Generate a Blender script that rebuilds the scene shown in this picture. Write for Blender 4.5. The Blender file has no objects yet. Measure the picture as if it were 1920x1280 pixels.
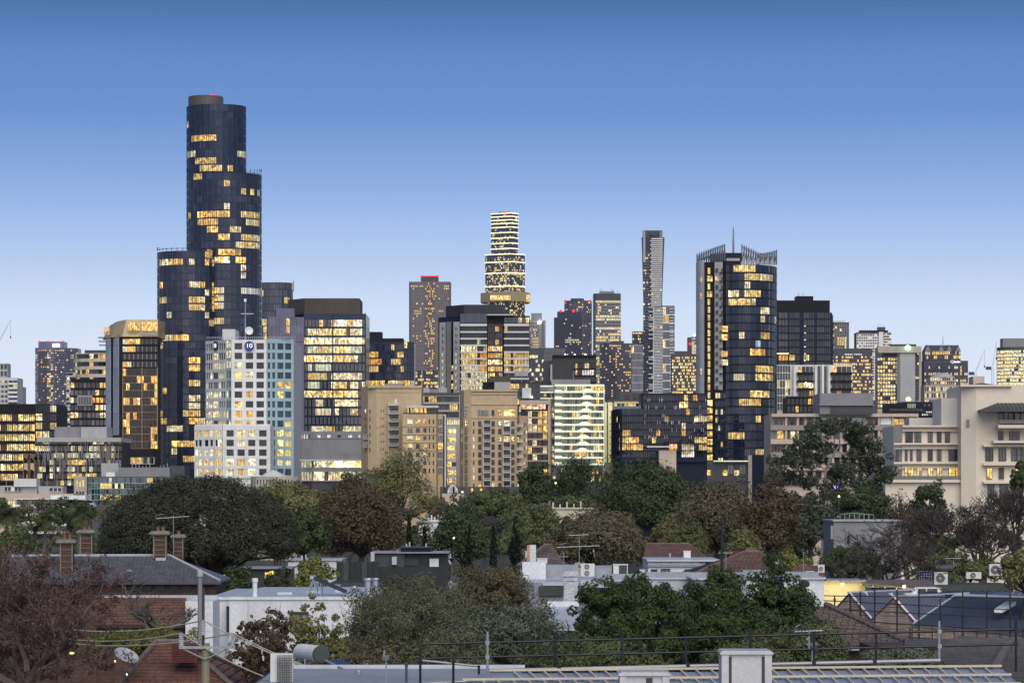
import bpy, math, random
import numpy as np
from mathutils import Vector

# ------------------------------------------------------------------ camera, sky, light, exposure
SC = bpy.context.scene
COL = SC.collection
F, HY, CX, CZ = 6000.0, 930.0, 960.0, 14.0      # focal length and horizon in photo pixels, eye height in metres
_c = bpy.data.cameras.new('camera'); CAM = bpy.data.objects.new('camera', _c); COL.objects.link(CAM)
CAM.location = (0, 0, CZ); CAM.rotation_euler = (math.pi/2, 0, 0)
_c.sensor_width = 36; _c.lens = 36*F/1920; _c.shift_y = (HY-640)/1920; _c.clip_start = 1; _c.clip_end = 40000
SC.camera = CAM
SUN_EL, SUN_AZ = 40.0, 180.0                    # low, behind the camera
_w = bpy.data.worlds.new('World'); SC.world = _w; _w.use_nodes = True
_n = _w.node_tree; _bg = _n.nodes['Background']
_sk = _n.nodes.new('ShaderNodeTexSky'); _sk.sky_type = 'NISHITA'; _sk.sun_disc = False
_sk.sun_elevation = math.radians(SUN_EL); _sk.sun_rotation = math.radians(SUN_AZ)
_sk.ozone_density = 3; _sk.dust_density = .5; _sk.air_density = 1
_tc = _n.nodes.new('ShaderNodeTexCoord'); _mp = _n.nodes.new('ShaderNodeMapping'); _mp.inputs['Scale'].default_value = (1, 1, 4)
_nm = _n.nodes.new('ShaderNodeVectorMath'); _nm.operation = 'NORMALIZE'
_n.links.new(_tc.outputs['Generated'], _mp.inputs[0]); _n.links.new(_mp.outputs[0], _nm.inputs[0]); _n.links.new(_nm.outputs[0], _sk.inputs[0])
_sp = _n.nodes.new('ShaderNodeSeparateXYZ'); _n.links.new(_tc.outputs['Generated'], _sp.inputs[0])
_dv = _n.nodes.new('ShaderNodeMath'); _dv.operation = 'DIVIDE'; _dv.inputs[1].default_value = .2
_n.links.new(_sp.outputs[2], _dv.inputs[0])
_rp = _n.nodes.new('ShaderNodeValToRGB'); _n.links.new(_dv.outputs[0], _rp.inputs[0])
_E = [(0, (0.438, 0.45, 0.607)), (0.108, (0.559, 0.43, 0.431)), (0.192, (0.789, 0.554, 0.466)), (0.241, (0.898, 0.628, 0.501)), (0.291, (0.96, 0.697, 0.557)), (0.357, (0.919, 0.692, 0.579)), (0.423, (0.804, 0.68, 0.631)), (0.506, (0.633, 0.598, 0.612)), (0.588, (0.472, 0.526, 0.61)), (0.685, (0.399, 0.498, 0.596)), (0.766, (0.253, 0.36, 0.472)), (1, (0.185, 0.278, 0.371))]
_el = _rp.color_ramp.elements
while len(_el) < len(_E): _el.new(.5)
for e, (p, c) in zip(_el, _E): e.position = p; e.color = (*c, 1)
_mx = _n.nodes.new('ShaderNodeMix'); _mx.data_type = 'RGBA'; _mx.blend_type = 'MULTIPLY'; _mx.inputs[0].default_value = 1
_n.links.new(_sk.outputs[0], _mx.inputs[6]); _n.links.new(_rp.outputs[0], _mx.inputs[7]); _n.links.new(_mx.outputs[2], _bg.inputs[0])
_bg.inputs[1].default_value = .139
_l = bpy.data.lights.new('sun', 'SUN'); _l.energy = 1.5; _l.angle = math.radians(60); _l.color = (1, .92, .81)
SUN = bpy.data.objects.new('sun', _l); COL.objects.link(SUN)
SUN.rotation_euler = (math.radians(90-SUN_EL), 0, math.radians(12))
SC.view_settings.view_transform = 'Standard'; SC.view_settings.look = 'None'; SC.view_settings.gamma = 1
SC.view_settings.exposure = 1.0
SC.render.engine = 'CYCLES'; SC.cycles.use_denoising = True
SC.cycles.max_bounces = 5; SC.cycles.transparent_max_bounces = 4; SC.cycles.sample_clamp_indirect = 4

# ------------------------------------------------------------------ helpers
RNG = random.Random(11)
def X(px, d): return (px-CX)/F*d
def Z(py, d): return CZ-(py-HY)/F*d
def S(px, d): return px*d/F
def PX(x, y): return CX+F*x/y
def PY(z, y): return HY+F*(CZ-z)/y

MATS = {}
def nd(nt, t, **k):
    n = nt.nodes.new(t)
    for a, b in k.items(): setattr(n, a, b)
    return n
def M(name, c, rough=.65, metal=0., var=.15, scale=.4, stretch=(1, 1, .35), spec=.35, fine=None, bump=0., emit=None, pattern=None, c2=None):
    """A procedural surface: base colour broken up by two layers of noise in world space."""
    if name in MATS: return MATS[name]
    m = bpy.data.materials.new(name); MATS[name] = m; m.use_nodes = True
    nt = m.node_tree; b = nt.nodes['Principled BSDF']; L = nt.links.new
    g = nd(nt, 'ShaderNodeNewGeometry'); mp = nd(nt, 'ShaderNodeMapping'); mp.inputs['Scale'].default_value = stretch
    L(g.outputs['Position'], mp.inputs[0])
    n1 = nd(nt, 'ShaderNodeTexNoise'); n1.inputs['Scale'].default_value = scale; n1.inputs['Detail'].default_value = 5; L(mp.outputs[0], n1.inputs[0])
    n2 = nd(nt, 'ShaderNodeTexNoise'); n2.inputs['Scale'].default_value = fine or scale*7; n2.inputs['Detail'].default_value = 3; L(g.outputs['Position'], n2.inputs[0])
    ad = nd(nt, 'ShaderNodeMath', operation='ADD'); L(n1.outputs[0], ad.inputs[0]); L(n2.outputs[0], ad.inputs[1])
    mr = nd(nt, 'ShaderNodeMapRange'); mr.inputs[1].default_value = .65; mr.inputs[2].default_value = 1.35; L(ad.outputs[0], mr.inputs[0])
    mx = nd(nt, 'ShaderNodeMix', data_type='RGBA'); L(mr.outputs[0], mx.inputs[0])
    d = c2 or tuple(min(1, q*(1+var)) for q in c)
    mx.inputs[6].default_value = (*[q*(1-var) for q in c], 1); mx.inputs[7].default_value = (*d, 1)
    out = mx.outputs[2]
    if pattern:
        bt = nd(nt, 'ShaderNodeTexBrick'); bt.offset = .5; bt.inputs['Scale'].default_value = 1
        bt.inputs['Brick Width'].default_value = pattern[0]; bt.inputs['Row Height'].default_value = pattern[1]; bt.inputs['Mortar Size'].default_value = pattern[2]
        bt.inputs['Color1'].default_value = (1, 1, 1, 1); bt.inputs['Color2'].default_value = (.6, .6, .6, 1); bt.inputs['Mortar'].default_value = (*pattern[3], 1)
        sx = nd(nt, 'ShaderNodeSeparateXYZ'); cb = nd(nt, 'ShaderNodeCombineXYZ'); L(g.outputs['Position'], sx.inputs[0])
        a2 = nd(nt, 'ShaderNodeMath', operation='ADD'); L(sx.outputs[0], a2.inputs[0]); L(sx.outputs[1], a2.inputs[1])
        L(a2.outputs[0], cb.inputs[0]); L(sx.outputs[2], cb.inputs[1]); L(cb.outputs[0], bt.inputs[0])
        m2 = nd(nt, 'ShaderNodeMix', data_type='RGBA', blend_type='MULTIPLY'); m2.inputs[0].default_value = 1
        L(out, m2.inputs[6]); L(bt.outputs[0], m2.inputs[7]); out = m2.outputs[2]
    L(out, b.inputs['Base Color'])
    b.inputs['Roughness'].default_value = rough; b.inputs['Metallic'].default_value = metal; b.inputs['Specular IOR Level'].default_value = spec
    if bump:
        bp = nd(nt, 'ShaderNodeBump'); bp.inputs['Strength'].default_value = bump; bp.inputs['Distance'].default_value = .05
        L(n2.outputs[0], bp.inputs['Height']); L(bp.outputs[0], b.inputs['Normal'])
    if emit:
        b.inputs['Emission Color'].default_value = (*emit[:3], 1); b.inputs['Emission Strength'].default_value = emit[3]
    return m

def pane_mat(name, from_object, rough=.06, spec=.5):
    """Window glass: colour = curtain/room tint when alpha is 0, lit room when alpha > 0."""
    m = bpy.data.materials.new(name); m.use_nodes = True; nt = m.node_tree; b = nt.nodes['Principled BSDF']; L = nt.links.new
    if from_object:
        a = nd(nt, 'ShaderNodeObjectInfo'); colo, alp, rnd = a.outputs['Color'], a.outputs['Alpha'], a.outputs['Random']
    else:
        a = nd(nt, 'ShaderNodeAttribute', attribute_name='pane'); colo, alp = a.outputs['Color'], a.outputs['Alpha']
        r = nd(nt, 'ShaderNodeAttribute', attribute_name='rnd'); rnd = r.outputs['Fac']
    uv = nd(nt, 'ShaderNodeUVMap', uv_map='UVMap'); sx = nd(nt, 'ShaderNodeSeparateXYZ'); L(uv.outputs[0], sx.inputs[0])
    r100 = nd(nt, 'ShaderNodeMath', operation='MULTIPLY'); L(rnd, r100.inputs[0]); r100.inputs[1].default_value = 91.7
    def comb(su, sv):
        c = nd(nt, 'ShaderNodeCombineXYZ')
        for k, s in ((0, su), (1, sv)):
            q = nd(nt, 'ShaderNodeMath', operation='MULTIPLY'); L(sx.outputs[k], q.inputs[0]); q.inputs[1].default_value = s
            L(q.outputs[0], c.inputs[k])
        L(r100.outputs[0], c.inputs[2]); return c.outputs[0]
    def noise(vec, det, lo, hi, o0, o1):
        n = nd(nt, 'ShaderNodeTexNoise'); n.inputs['Scale'].default_value = 1; n.inputs['Detail'].default_value = det; L(vec, n.inputs[0])
        r = nd(nt, 'ShaderNodeMapRange'); L(n.outputs[0], r.inputs[0])
        for k, v in zip((1, 2, 3, 4), (lo, hi, o0, o1)): r.inputs[k].default_value = v
        return r.outputs[0]
    streak = noise(comb(4.5, .12), 2, .38, .62, .4, 1.2)
    blotch = noise(comb(1.6, 1.9), 3, .36, .64, .22, 1.25)
    mu = nd(nt, 'ShaderNodeMath', operation='MULTIPLY'); L(streak, mu.inputs[0]); L(blotch, mu.inputs[1])
    st = nd(nt, 'ShaderNodeMath', operation='MULTIPLY'); L(mu.outputs[0], st.inputs[0]); L(alp, st.inputs[1])
    st2 = nd(nt, 'ShaderNodeMath', operation='MULTIPLY'); L(st.outputs[0], st2.inputs[0]); st2.inputs[1].default_value = .76; st = st2
    # dim light is warmer
    mxe = nd(nt, 'ShaderNodeMix', data_type='RGBA'); mxe.blend_type = 'MULTIPLY'; L(blotch, mxe.inputs[0])
    inv = nd(nt, 'ShaderNodeMath', operation='SUBTRACT'); inv.inputs[0].default_value = 1.1; inv.use_clamp = True; L(blotch, inv.inputs[1]); L(inv.outputs[0], mxe.inputs[0])
    L(colo, mxe.inputs[6]); mxe.inputs[7].default_value = (1, .76, .4, 1)
    L(mxe.outputs[2], b.inputs['Emission Color']); L(st.outputs[0], b.inputs['Emission Strength'])
    one = nd(nt, 'ShaderNodeMath', operation='SUBTRACT'); one.use_clamp = True; one.inputs[0].default_value = 1; L(alp, one.inputs[1])
    s2 = nd(nt, 'ShaderNodeMix', data_type='RGBA', blend_type='MULTIPLY'); s2.inputs[0].default_value = .8; L(colo, s2.inputs[6])
    L(streak, s2.inputs[7])
    s3 = nd(nt, 'ShaderNodeMix', data_type='RGBA'); L(one.outputs[0], s3.inputs[0]); s3.inputs[6].default_value = (.03, .03, .03, 1); L(s2.outputs[2], s3.inputs[7])
    L(s3.outputs[2], b.inputs['Base Color'])
    b.inputs['Roughness'].default_value = rough; b.inputs['Specular IOR Level'].default_value = spec; b.inputs['IOR'].default_value = 1.52
    gp = nd(nt, 'ShaderNodeNewGeometry'); wn = nd(nt, 'ShaderNodeTexNoise'); wn.inputs['Scale'].default_value = .35; L(gp.outputs['Position'], wn.inputs[0]); bp = nd(nt, 'ShaderNodeBump'); bp.inputs['Strength'].default_value = .25; bp.inputs['Distance'].default_value = .25; L(wn.outputs[0], bp.inputs['Height']); L(bp.outputs[0], b.inputs['Normal'])
    return m
PANE_O = pane_mat('window_glass', True); PANE_A = pane_mat('window_glass_joined', False)

def set_mesh(name, verts, faces, mats=(), uvs=None, smooth=False):
    me = bpy.data.meshes.new(name); me.from_pydata(verts, [], faces)
    for m in mats: me.materials.append(m)
    if smooth: me.polygons.foreach_set('use_smooth', [True]*len(me.polygons))
    return me
def np_mesh(name, V, n_per, mat, smooth=False):
    """V: (N*n_per, 3) vertices, every n_per of them one face."""
    V = np.asarray(V, dtype=np.float32).reshape(-1, 3); n = len(V); nf = n//n_per
    me = bpy.data.meshes.new(name); me.vertices.add(n); me.vertices.foreach_set('co', V.ravel())
    me.loops.add(n); me.loops.foreach_set('vertex_index', np.arange(n, dtype=np.int32))
    me.polygons.add(nf); me.polygons.foreach_set('loop_start', np.arange(0, n, n_per, dtype=np.int32))
    me.polygons.foreach_set('loop_total', np.full(nf, n_per, dtype=np.int32))
    me.materials.append(mat); me.update(calc_edges=True); return me
def tag(o, label=None, cat=None, group=None, kind=None):
    if label: o['label'] = label
    if cat: o['category'] = cat
    if group: o['group'] = group
    if kind: o['kind'] = kind
    return o
def thing(name, label, cat, loc, group=None, rz=0):
    o = bpy.data.objects.new(name, None); o.empty_display_size = .5; COL.objects.link(o); o.location = loc; o.rotation_euler = (0, 0, rz)
    return tag(o, label, cat, group)
def link(name, me, parent=None, loc=(0, 0, 0), scale=None, rz=0, kind=None):
    o = bpy.data.objects.new(name, me); COL.objects.link(o)
    if parent is not None:
        o.parent = parent; p = parent.location if parent.parent is None else parent.location+parent.parent.location
        o.location = (loc[0]-p[0], loc[1]-p[1], loc[2]-p[2])
    else: o.location = loc
    if scale: o.scale = scale
    if rz: o.rotation_euler = (0, 0, rz)
    if kind: o['kind'] = kind
    return o
def wpos(o): return o.location if o.parent is None else o.location+o.parent.location

BOXF = [(0, 3, 2, 1), (4, 5, 6, 7), (0, 1, 5, 4), (1, 2, 6, 5), (2, 3, 7, 6), (3, 0, 4, 7)]
def boxv(x0, x1, y0, y1, z0, z1): return [(x0, y0, z0), (x1, y0, z0), (x1, y1, z0), (x0, y1, z0), (x0, y0, z1), (x1, y0, z1), (x1, y1, z1), (x0, y1, z1)]
class MB:
    """Collects shapes in world space and links them as one mesh."""
    def __init__(s): s.v = []; s.f = []
    def add(s, v, f):
        k = len(s.v); s.v += [tuple(p) for p in v]; s.f += [tuple(i+k for i in q) for q in f]; return s
    def box(s, x0, x1, y0, y1, z0, z1): return s.add(boxv(x0, x1, y0, y1, z0, z1), BOXF)
    def rbox(s, c, size, rz=0, rx=0):
        v = np.array(boxv(-.5, .5, -.5, .5, -.5, .5))*np.array(size)
        if rx: q, w = math.cos(rx), math.sin(rx); v = v@np.array([[1, 0, 0], [0, q, w], [0, -w, q]])
        q, w = math.cos(rz), math.sin(rz); v = v@np.array([[q, w, 0], [-w, q, 0], [0, 0, 1]])
        return s.add(v+np.array(c), BOXF)
    def prism(s, poly, z0, z1, top=None):
        n = len(poly); t = top or poly
        v = [(p[0], p[1], z0) for p in poly]+[(p[0], p[1], z1) for p in t]
        return s.add(v, [tuple(range(n))[::-1], tuple(range(n, 2*n))]+[(i, (i+1) % n, n+(i+1) % n, n+i) for i in range(n)])
    def hexa(s, v): return s.add(v, BOXF)
    def tube(s, p0, p1, r0, r1=None, n=6, cap=True):
        p0, p1 = Vector(p0), Vector(p1); r1 = r0 if r1 is None else r1; d = (p1-p0)
        if d.length < 1e-6: return s
        d.normalize(); a = d.orthogonal().normalized(); b = d.cross(a); v = []
        for p, r in ((p0, r0), (p1, r1)):
            for i in range(n):
                t = 2*math.pi*i/n; v.append(p+a*(r*math.cos(t))+b*(r*math.sin(t)))
        f = [(i, (i+1) % n, n+(i+1) % n, n+i) for i in range(n)]
        if cap: f += [tuple(range(n))[::-1], tuple(range(n, 2*n))]
        return s.add(v, f)
    def path(s, pts, r, n=6):
        for a, b in zip(pts, pts[1:]): s.tube(a, b, r, r, n)
        return s
    def lathe(s, c, prof, n=16):
        v = [(c[0]+r*math.cos(2*math.pi*i/n), c[1]+r*math.sin(2*math.pi*i/n), c[2]+z) for r, z in prof for i in range(n)]
        f = [(k*n+i, k*n+(i+1) % n, (k+1)*n+(i+1) % n, (k+1)*n+i) for k in range(len(prof)-1) for i in range(n)]
        f += [tuple(range(n))[::-1], tuple(range((len(prof)-1)*n, len(prof)*n))]
        return s.add(v, f)
    def ob(s, name, mat, parent=None, kind=None, smooth=False):
        o = (0, 0, 0) if parent is None else wpos(parent)
        v = [(p[0]-o[0], p[1]-o[1], p[2]-o[2]) for p in s.v]
        me = set_mesh(name, v, s.f, [mat] if mat else [], smooth=smooth)
        q = bpy.data.objects.new(name, me); COL.objects.link(q)
        if parent is not None: q.parent = parent
        if kind: q['kind'] = kind
        return q

CUBES = {}
def cube(mat):
    if mat.name not in CUBES: CUBES[mat.name] = set_mesh('block', boxv(-.5, .5, -.5, .5, -.5, .5), BOXF, [mat])
    return CUBES[mat.name]
def bx(parent, name, mat, c, size, rz=0, kind=None): return link(name, cube(mat), parent, c, size, rz, kind)
PANE_ME = set_mesh('pane', boxv(-.5, .5, -.5, .5, -.5, .5), BOXF, [PANE_O])
_uv = PANE_ME.uv_layers.new(name='UVMap')
for _p in PANE_ME.polygons:
    for _li in _p.loop_indices:
        _co = PANE_ME.vertices[PANE_ME.loops[_li].vertex_index].co; _uv.data[_li].uv = (_co.x+.5, _co.z+.5)
def frame_mesh(name, mat, nx=2, nz=2, t=.05):
    b = MB(); y0, y1 = -1.6, .4
    b.box(-.53, -.53+t, y0, y1, -.53, .53).box(.53-t, .53, y0, y1, -.53, .53)
    b.box(-.53+t, .53-t, y0, y1, -.53, -.53+t*.8).box(-.53+t, .53-t, y0, y1, .53-t*.8, .53)
    for i in range(1, nx): x = -.5+i/nx; b.box(x-t/2, x+t/2, y0+.1, y1, -.53+t*.8, .53-t*.8)
    for k in range(1, nz): z = -.5+k/nz; b.box(-.53+t, .53-t, y0+.2, y1, z-t*.35, z+t*.35)
    return set_mesh(name, b.v, b.f, [mat])

# lit-room colours
W = (1, .63, .16); Y = (1, .75, .27); P = (1, .9, .56); CO = (.95, 1, .68); OR = (1, .45, .08); WH = (1, .97, .9); BL = (.55, .75, 1)
GLASS = ((.006, .009, .022), (.01, .014, .032), (.018, .023, .045), (.05, .056, .078))
def lits(p=.1, pal=(W, Y, P), rects=(), dark=GLASS, amp=(.22, 1.25), seed=0, rowp=None, sparkle=0):
    rg = random.Random(seed*7+3); rows = {}; rooms = {}
    def fn(px, py, r):
        for q in rects:
            if q[0] <= px <= q[1] and q[2] <= py <= q[3]:
                if rg.random() < .05: break
                c = q[4] if len(q) > 4 else rg.choice(pal); k = q[5] if len(q) > 5 else 1
                key = (q, int(px/17)); room = rooms.setdefault(key, (rg.choice((c, c, c, Y, P, W)), rg.uniform(*amp)))     # one lamp colour and level per room
                return (*room[0], k*room[1]*rg.uniform(.8, 1.15))
        pp = p
        if rowp:
            if r not in rows: rows[r] = rg.choice(rowp)
            pp = rows[r]
        if rg.random() < pp: return (*rg.choice(pal), rg.uniform(*amp))
        return (*rg.choice(dark), 0)
    return fn

def arc(px0, px1, d, bulge, n, a0=0., a1=1.):
    """Points of a bulging front between two photo columns: (px, depth)."""
    c, h = (px0+px1)/2, (px1-px0)/2; o = []
    for i in range(n+1):
        th = math.pi*(a0+(a1-a0)*i/n); o.append((c-h*math.cos(th), d+bulge*(1-math.sin(th))))
    return o
def xy(pts): return [(X(p, d), d) for p, d in pts]

class Bd:
    """One building: an Empty at its foot with walls, floor bands, piers and windows as parts."""
    def __init__(s, name, label, cat, px, d, group=None):
        s.o = thing(name, label, cat, (X(px, d), d, 0), group); s.panes = []; s.d = d; s.mull = MB(); s.frame = None; s.fine = MB()
    def body(s, mat, pts, top, bot=None, depth=18, name='wall', dref=None, roof=None):
        dr = dref or min(p[1] for p in pts); P_ = xy(pts)
        z1 = Z(top, dr); z0 = 0 if bot is None else Z(bot, dr)
        if len(pts) > 6: ym = max(p[1] for p in P_)+.5; poly = P_+[(p[0], 2*ym-p[1]) for p in P_[::-1]]     # curved front: rounded plan
        else: poly = P_+[(P_[-1][0], P_[-1][1]+depth), (P_[0][0], P_[0][1]+depth)]
        return MB().prism(poly, z0, z1).ob(name, mat, s.o)
    def box(s, name, mat, px0, px1, top, bot, d, dep=6):
        x0, x1 = X(px0, d), X(px1, d); z1 = Z(top, d); z0 = Z(bot, d) if bot is not None else 0
        return bx(s.o, name, mat, ((x0+x1)/2, d+dep/2, (z0+z1)/2), (x1-x0, dep, z1-z0))
    def fac(s, pts, top, bot, rows, cols, pier=.2, span=.3, proud=.25, wm=None, lit=None, bands=True, piers=True, mull=0, mm=None, pm=None, frame=None, joined=False, dref=None, fine=False, sill=.75, tall=1.):
        """Window grid over a polyline of (px, d). rows/cols: a count or a list of photo intervals."""
        dr = dref or min(p[1] for p in pts); Q = xy(pts); zt, zb = Z(top, dr), Z(bot, dr)
        pm = pm or wm; lit = lit or lits()
        if isinstance(rows, int):
            h = (zt-zb)/rows; R = [(zb+h*(i+span*sill), zb+h*(i+1-span*(1-sill))) for i in range(rows)][::-1]
        else: R = [(Z(b, dr), Z(a, dr)) for a, b in rows]
        segs = []; U0 = 0
        nseg = len(Q)-1; lens = [math.dist(Q[i], Q[i+1]) for i in range(nseg)]; tot = sum(lens)
        edges = []
        for i in range(nseg):
            A, B = Q[i], Q[i+1]; l = lens[i]; ux, uy = (B[0]-A[0])/l, (B[1]-A[1])/l
            if isinstance(cols, int): n = max(1, round(cols*l/tot)) if nseg > 1 else cols; C = [(l*(k+pier/2)/n, l*(k+1-pier/2)/n) for k in range(n)]
            elif nseg == 1 or isinstance(cols[0], tuple):
                C = []
                for a, b in cols:
                    t = []
                    for p in (a, b):
                        k = (p-CX)/F; t.append((k*A[1]-A[0])/((B[0]-A[0])-k*(B[1]-A[1])))
                    C.append((t[0]*l, t[1]*l))
            else: n = cols[i]; C = [(l*(k+pier/2)/n, l*(k+1-pier/2)/n) for k in range(n)]
            rz = math.atan2(uy, ux); nx, ny = uy, -ux
            for ri, (za, zc) in enumerate(R):
                for a, b in C:
                    u = (a+b)/2; x, y, z = A[0]+ux*u+nx*.055, A[1]+uy*u+ny*.055, (za+zc)/2
                    c = lit(PX(x, y), PY(z, y), ri)
                    if c is None: continue
                    w, h = (b-a), (zc-za)*tall
                    s.panes.append((w*h*(F/y)**2*(abs(ux)), (x, y, z), w, h, rz, c, joined, frame))
                    for k in range(1, mull):
                        t = a+(b-a)*k/mull; s.mull.rbox((A[0]+ux*t+nx*.1, A[1]+uy*t+ny*.1, z), (max(.07, y/F*.8), .1, h), rz)
            # piers between the windows
            if piers and wm:
                e = [0]+[q for ab in C for q in ab]+[l]; gaps = [(e[k], e[k+1]) for k in range(0, len(e), 2)]
                for a, b in gaps:
                    if b-a < .02: continue
                    u = (a+b)/2; c = (A[0]+ux*u+nx*proud/2, A[1]+uy*u+ny*proud/2, (zt+zb)/2); sz = (b-a, proud, zt-zb)
                    if fine: s.fine.rbox(c, sz, rz)
                    else: bx(s.o, 'pier', pm, c, sz, rz)
        s.mm = mm or wm or s.__dict__.get('mm')
        if bands and wm:
            e = [zt]+[q for ab in R for q in (ab[1], ab[0])]+[zb]
            cache = {}
            for k in range(0, len(e), 2):
                z1, z0 = e[k], e[k+1]; h = round(z1-z0, 3)
                if h < .02: continue
                pr = proud+.06
                key = h
                if key not in cache:
                    N = []
                    for i in range(len(Q)):
                        vx = vy = 0
                        for j in (i-1, i):
                            if 0 <= j < nseg: l = lens[j]; vx += (Q[j+1][1]-Q[j][1])/l; vy += -(Q[j+1][0]-Q[j][0])/l
                        l = math.hypot(vx, vy) or 1; N.append((vx/l, vy/l))
                    b = MB(); o0 = Q[0]; n = len(Q); v = []
                    for off in (pr, -.05):
                        for zz in (0, h): v += [(q[0]+m[0]*off-o0[0], q[1]+m[1]*off-o0[1], zz) for q, m in zip(Q, N)]
                    f = []
                    for i in range(n-1): f += [(i, i+1, n+i+1, n+i), (n+i, n+i+1, 3*n+i+1, 3*n+i), (2*n+i+1, 2*n+i, 3*n+i, 3*n+i+1), (i+1, i, 2*n+i, 2*n+i+1)]
                    f += [(0, n, 3*n, 2*n), (n-1, 3*n-1, 4*n-1, 2*n-1)]
                    cache[key] = set_mesh('floor_band', v, f, [wm]) if not fine else (v, f)
                if fine: v, f = cache[key]; s.fine.add([(a+Q[0][0], b_+Q[0][1], c+z0) for a, b_, c in v], f)
                else: link('floor_band', cache[key], s.o, (Q[0][0], Q[0][1], z0))
        if fine and wm: s.fm = wm
        return s
    def win(s, px0, px1, top, bot, d, c, frame=None):
        x0, x1, z1, z0 = X(px0, d), X(px1, d), Z(top, d), Z(bot, d)
        s.panes.append(((px1-px0)*(bot-top), ((x0+x1)/2, d, (z0+z1)/2), x1-x0, z1-z0, 0, c, False, frame))
    def done(s, limit=290, min_area=45):
        ob = []; jo = []
        for p in sorted(s.panes, key=lambda p: -(p[0]*(2.5 if p[5][3] > 0 else 1))):
            (ob if (not p[6] and p[0] >= min_area and len(ob) < limit) else jo).append(p)
        for a, c, w, h, rz, colr, j, fr in ob:
            o = link('window', PANE_ME, s.o, c, (w, .08, h), rz); o.color = colr
            if fr:
                q = bpy.data.objects.new('window_frame', fr); COL.objects.link(q); q.parent = o
        if jo:
            V = []; Cc = []; Rr = []
            for a, c, w, h, rz, colr, j, fr in jo:
                ux, uy = math.cos(rz)*w/2, math.sin(rz)*w/2; o = wpos(s.o); x, y, z = c[0]-o[0]+math.sin(rz)*.03, c[1]-o[1]-math.cos(rz)*.03, c[2]
                V += [(x-ux, y-uy, z-h/2), (x+ux, y+uy, z-h/2), (x+ux, y+uy, z+h/2), (x-ux, y-uy, z+h/2)]
                Cc += [colr]*4; Rr += [random.random()]*4
            me = np_mesh('window_panes', V, 4, PANE_A)
            uv = me.uv_layers.new(name='UVMap'); uv.data.foreach_set('uv', np.tile(np.array([0, 0, 1, 0, 1, 1, 0, 1], dtype=np.float32), len(jo)))
            at = me.attributes.new('pane', 'FLOAT_COLOR', 'CORNER'); at.data.foreach_set('color', np.array(Cc, dtype=np.float32).ravel())
            at = me.attributes.new('rnd', 'FLOAT', 'CORNER'); at.data.foreach_set('value', np.array(Rr, dtype=np.float32))
            q = bpy.data.objects.new('small_windows', me); COL.objects.link(q); q.parent = s.o; q['kind'] = 'stuff'
        if s.mull.v: s.mull.ob('glazing_bars', s.mm, s.o, 'stuff')
        if s.fine.v: s.fine.ob('facade_grid', s.fm, s.o, 'stuff')
        return s.o
def text_mesh(body, size, mat, depth=.05):
    cu = bpy.data.curves.new('lettering', 'FONT'); cu.body = body; cu.size = size; cu.extrude = depth; cu.align_x = 'CENTER'; cu.align_y = 'CENTER'
    t = bpy.data.objects.new('lettering_tmp', cu); COL.objects.link(t); dg = bpy.context.evaluated_depsgraph_get(); dg.update()
    me = bpy.data.meshes.new_from_object(t.evaluated_get(dg)); bpy.data.objects.remove(t); bpy.data.curves.remove(cu)
    me.materials.clear(); me.materials.append(mat); return me

# ------------------------------------------------------------------ ground
def big_ground():
    m = M('ground_soil', (.05, .055, .035), var=.4, scale=.02, fine=.3, stretch=(1, 1, 1))
    R = 16000; b = MB(); b.add([(-R, -200, 0), (R, -200, 0), (R, 2*R, 0), (-R, 2*R, 0)], [(0, 1, 2, 3)])
    o = b.ob('ground', m); o['kind'] = 'structure'
big_ground()
def road(px0, px1, d, w, name='road'):
    m = M('asphalt', (.05, .05, .055), var=.25, scale=.1, stretch=(1, 1, 1)); x0, x1 = X(px0, d), X(px1, d)
    o = MB().add([(x0, d, .006), (x1, d, .006), (x1, d+w, .006), (x0, d+w, .006)], [(0, 1, 2, 3)]).ob(name, m); o['kind'] = 'structure'
road(-400, 2300, 640, 12); road(-400, 2300, 146, 7, 'lane')

# ------------------------------------------------------------------ wall materials
mWhite = M('white_render', (.72, .72, .7), var=.16); mWhite2 = M('pale_grey_precast', (.55, .55, .545), var=.16)
mTeal = M('teal_glazed_panel', (.31, .44, .48), rough=.35, var=.1)
mNavy = M('dark_navy_panel', (.009, .014, .032), rough=.4, spec=.15, var=.3); mBlack = M('black_panel', (.01, .0105, .014), rough=.5, spec=.15, var=.3)
mNavyB = M('navy_glass_spandrel', (.018, .027, .06), rough=.15, spec=.3, var=.2)
mGrey = M('mid_grey_concrete', (.22, .22, .23), var=.16); mGreyD = M('dark_grey_cladding', (.065, .067, .078), var=.15); mGreyL = M('light_grey_concrete', (.37, .37, .37), var=.16)
mBrown = M('brown_plant_screen', (.075, .062, .05), var=.3, scale=.25); mCream = M('cream_render', (.47, .36, .22), var=.16, scale=.15); mCreamL = M('pale_cream_render', (.6, .54, .42), var=.16)
mPurple = M('violet_grey_cladding', (.13, .12, .2), rough=.3, var=.15); mPurpleD = M('dark_violet_cladding', (.06, .056, .085), rough=.35, var=.2)
mGold = M('gold_panel', (.42, .34, .19), rough=.4, metal=.15, var=.12); mBronze = M('bronze_frame', (.35, .22, .1), rough=.35, metal=.4)
mSilver = M('silver_glass', (.34, .38, .48), rough=.15, spec=1, var=.15); mTan = M('tan_stone', (.42, .37, .3), var=.16); mPink = M('pinkish_render', (.52, .42, .33), var=.16)
mSteel = M('galvanised_steel', (.42, .44, .47), rough=.4, metal=.6); mFin = M('aluminium_fin', (.3, .3, .31), rough=.35, metal=.4)
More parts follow.
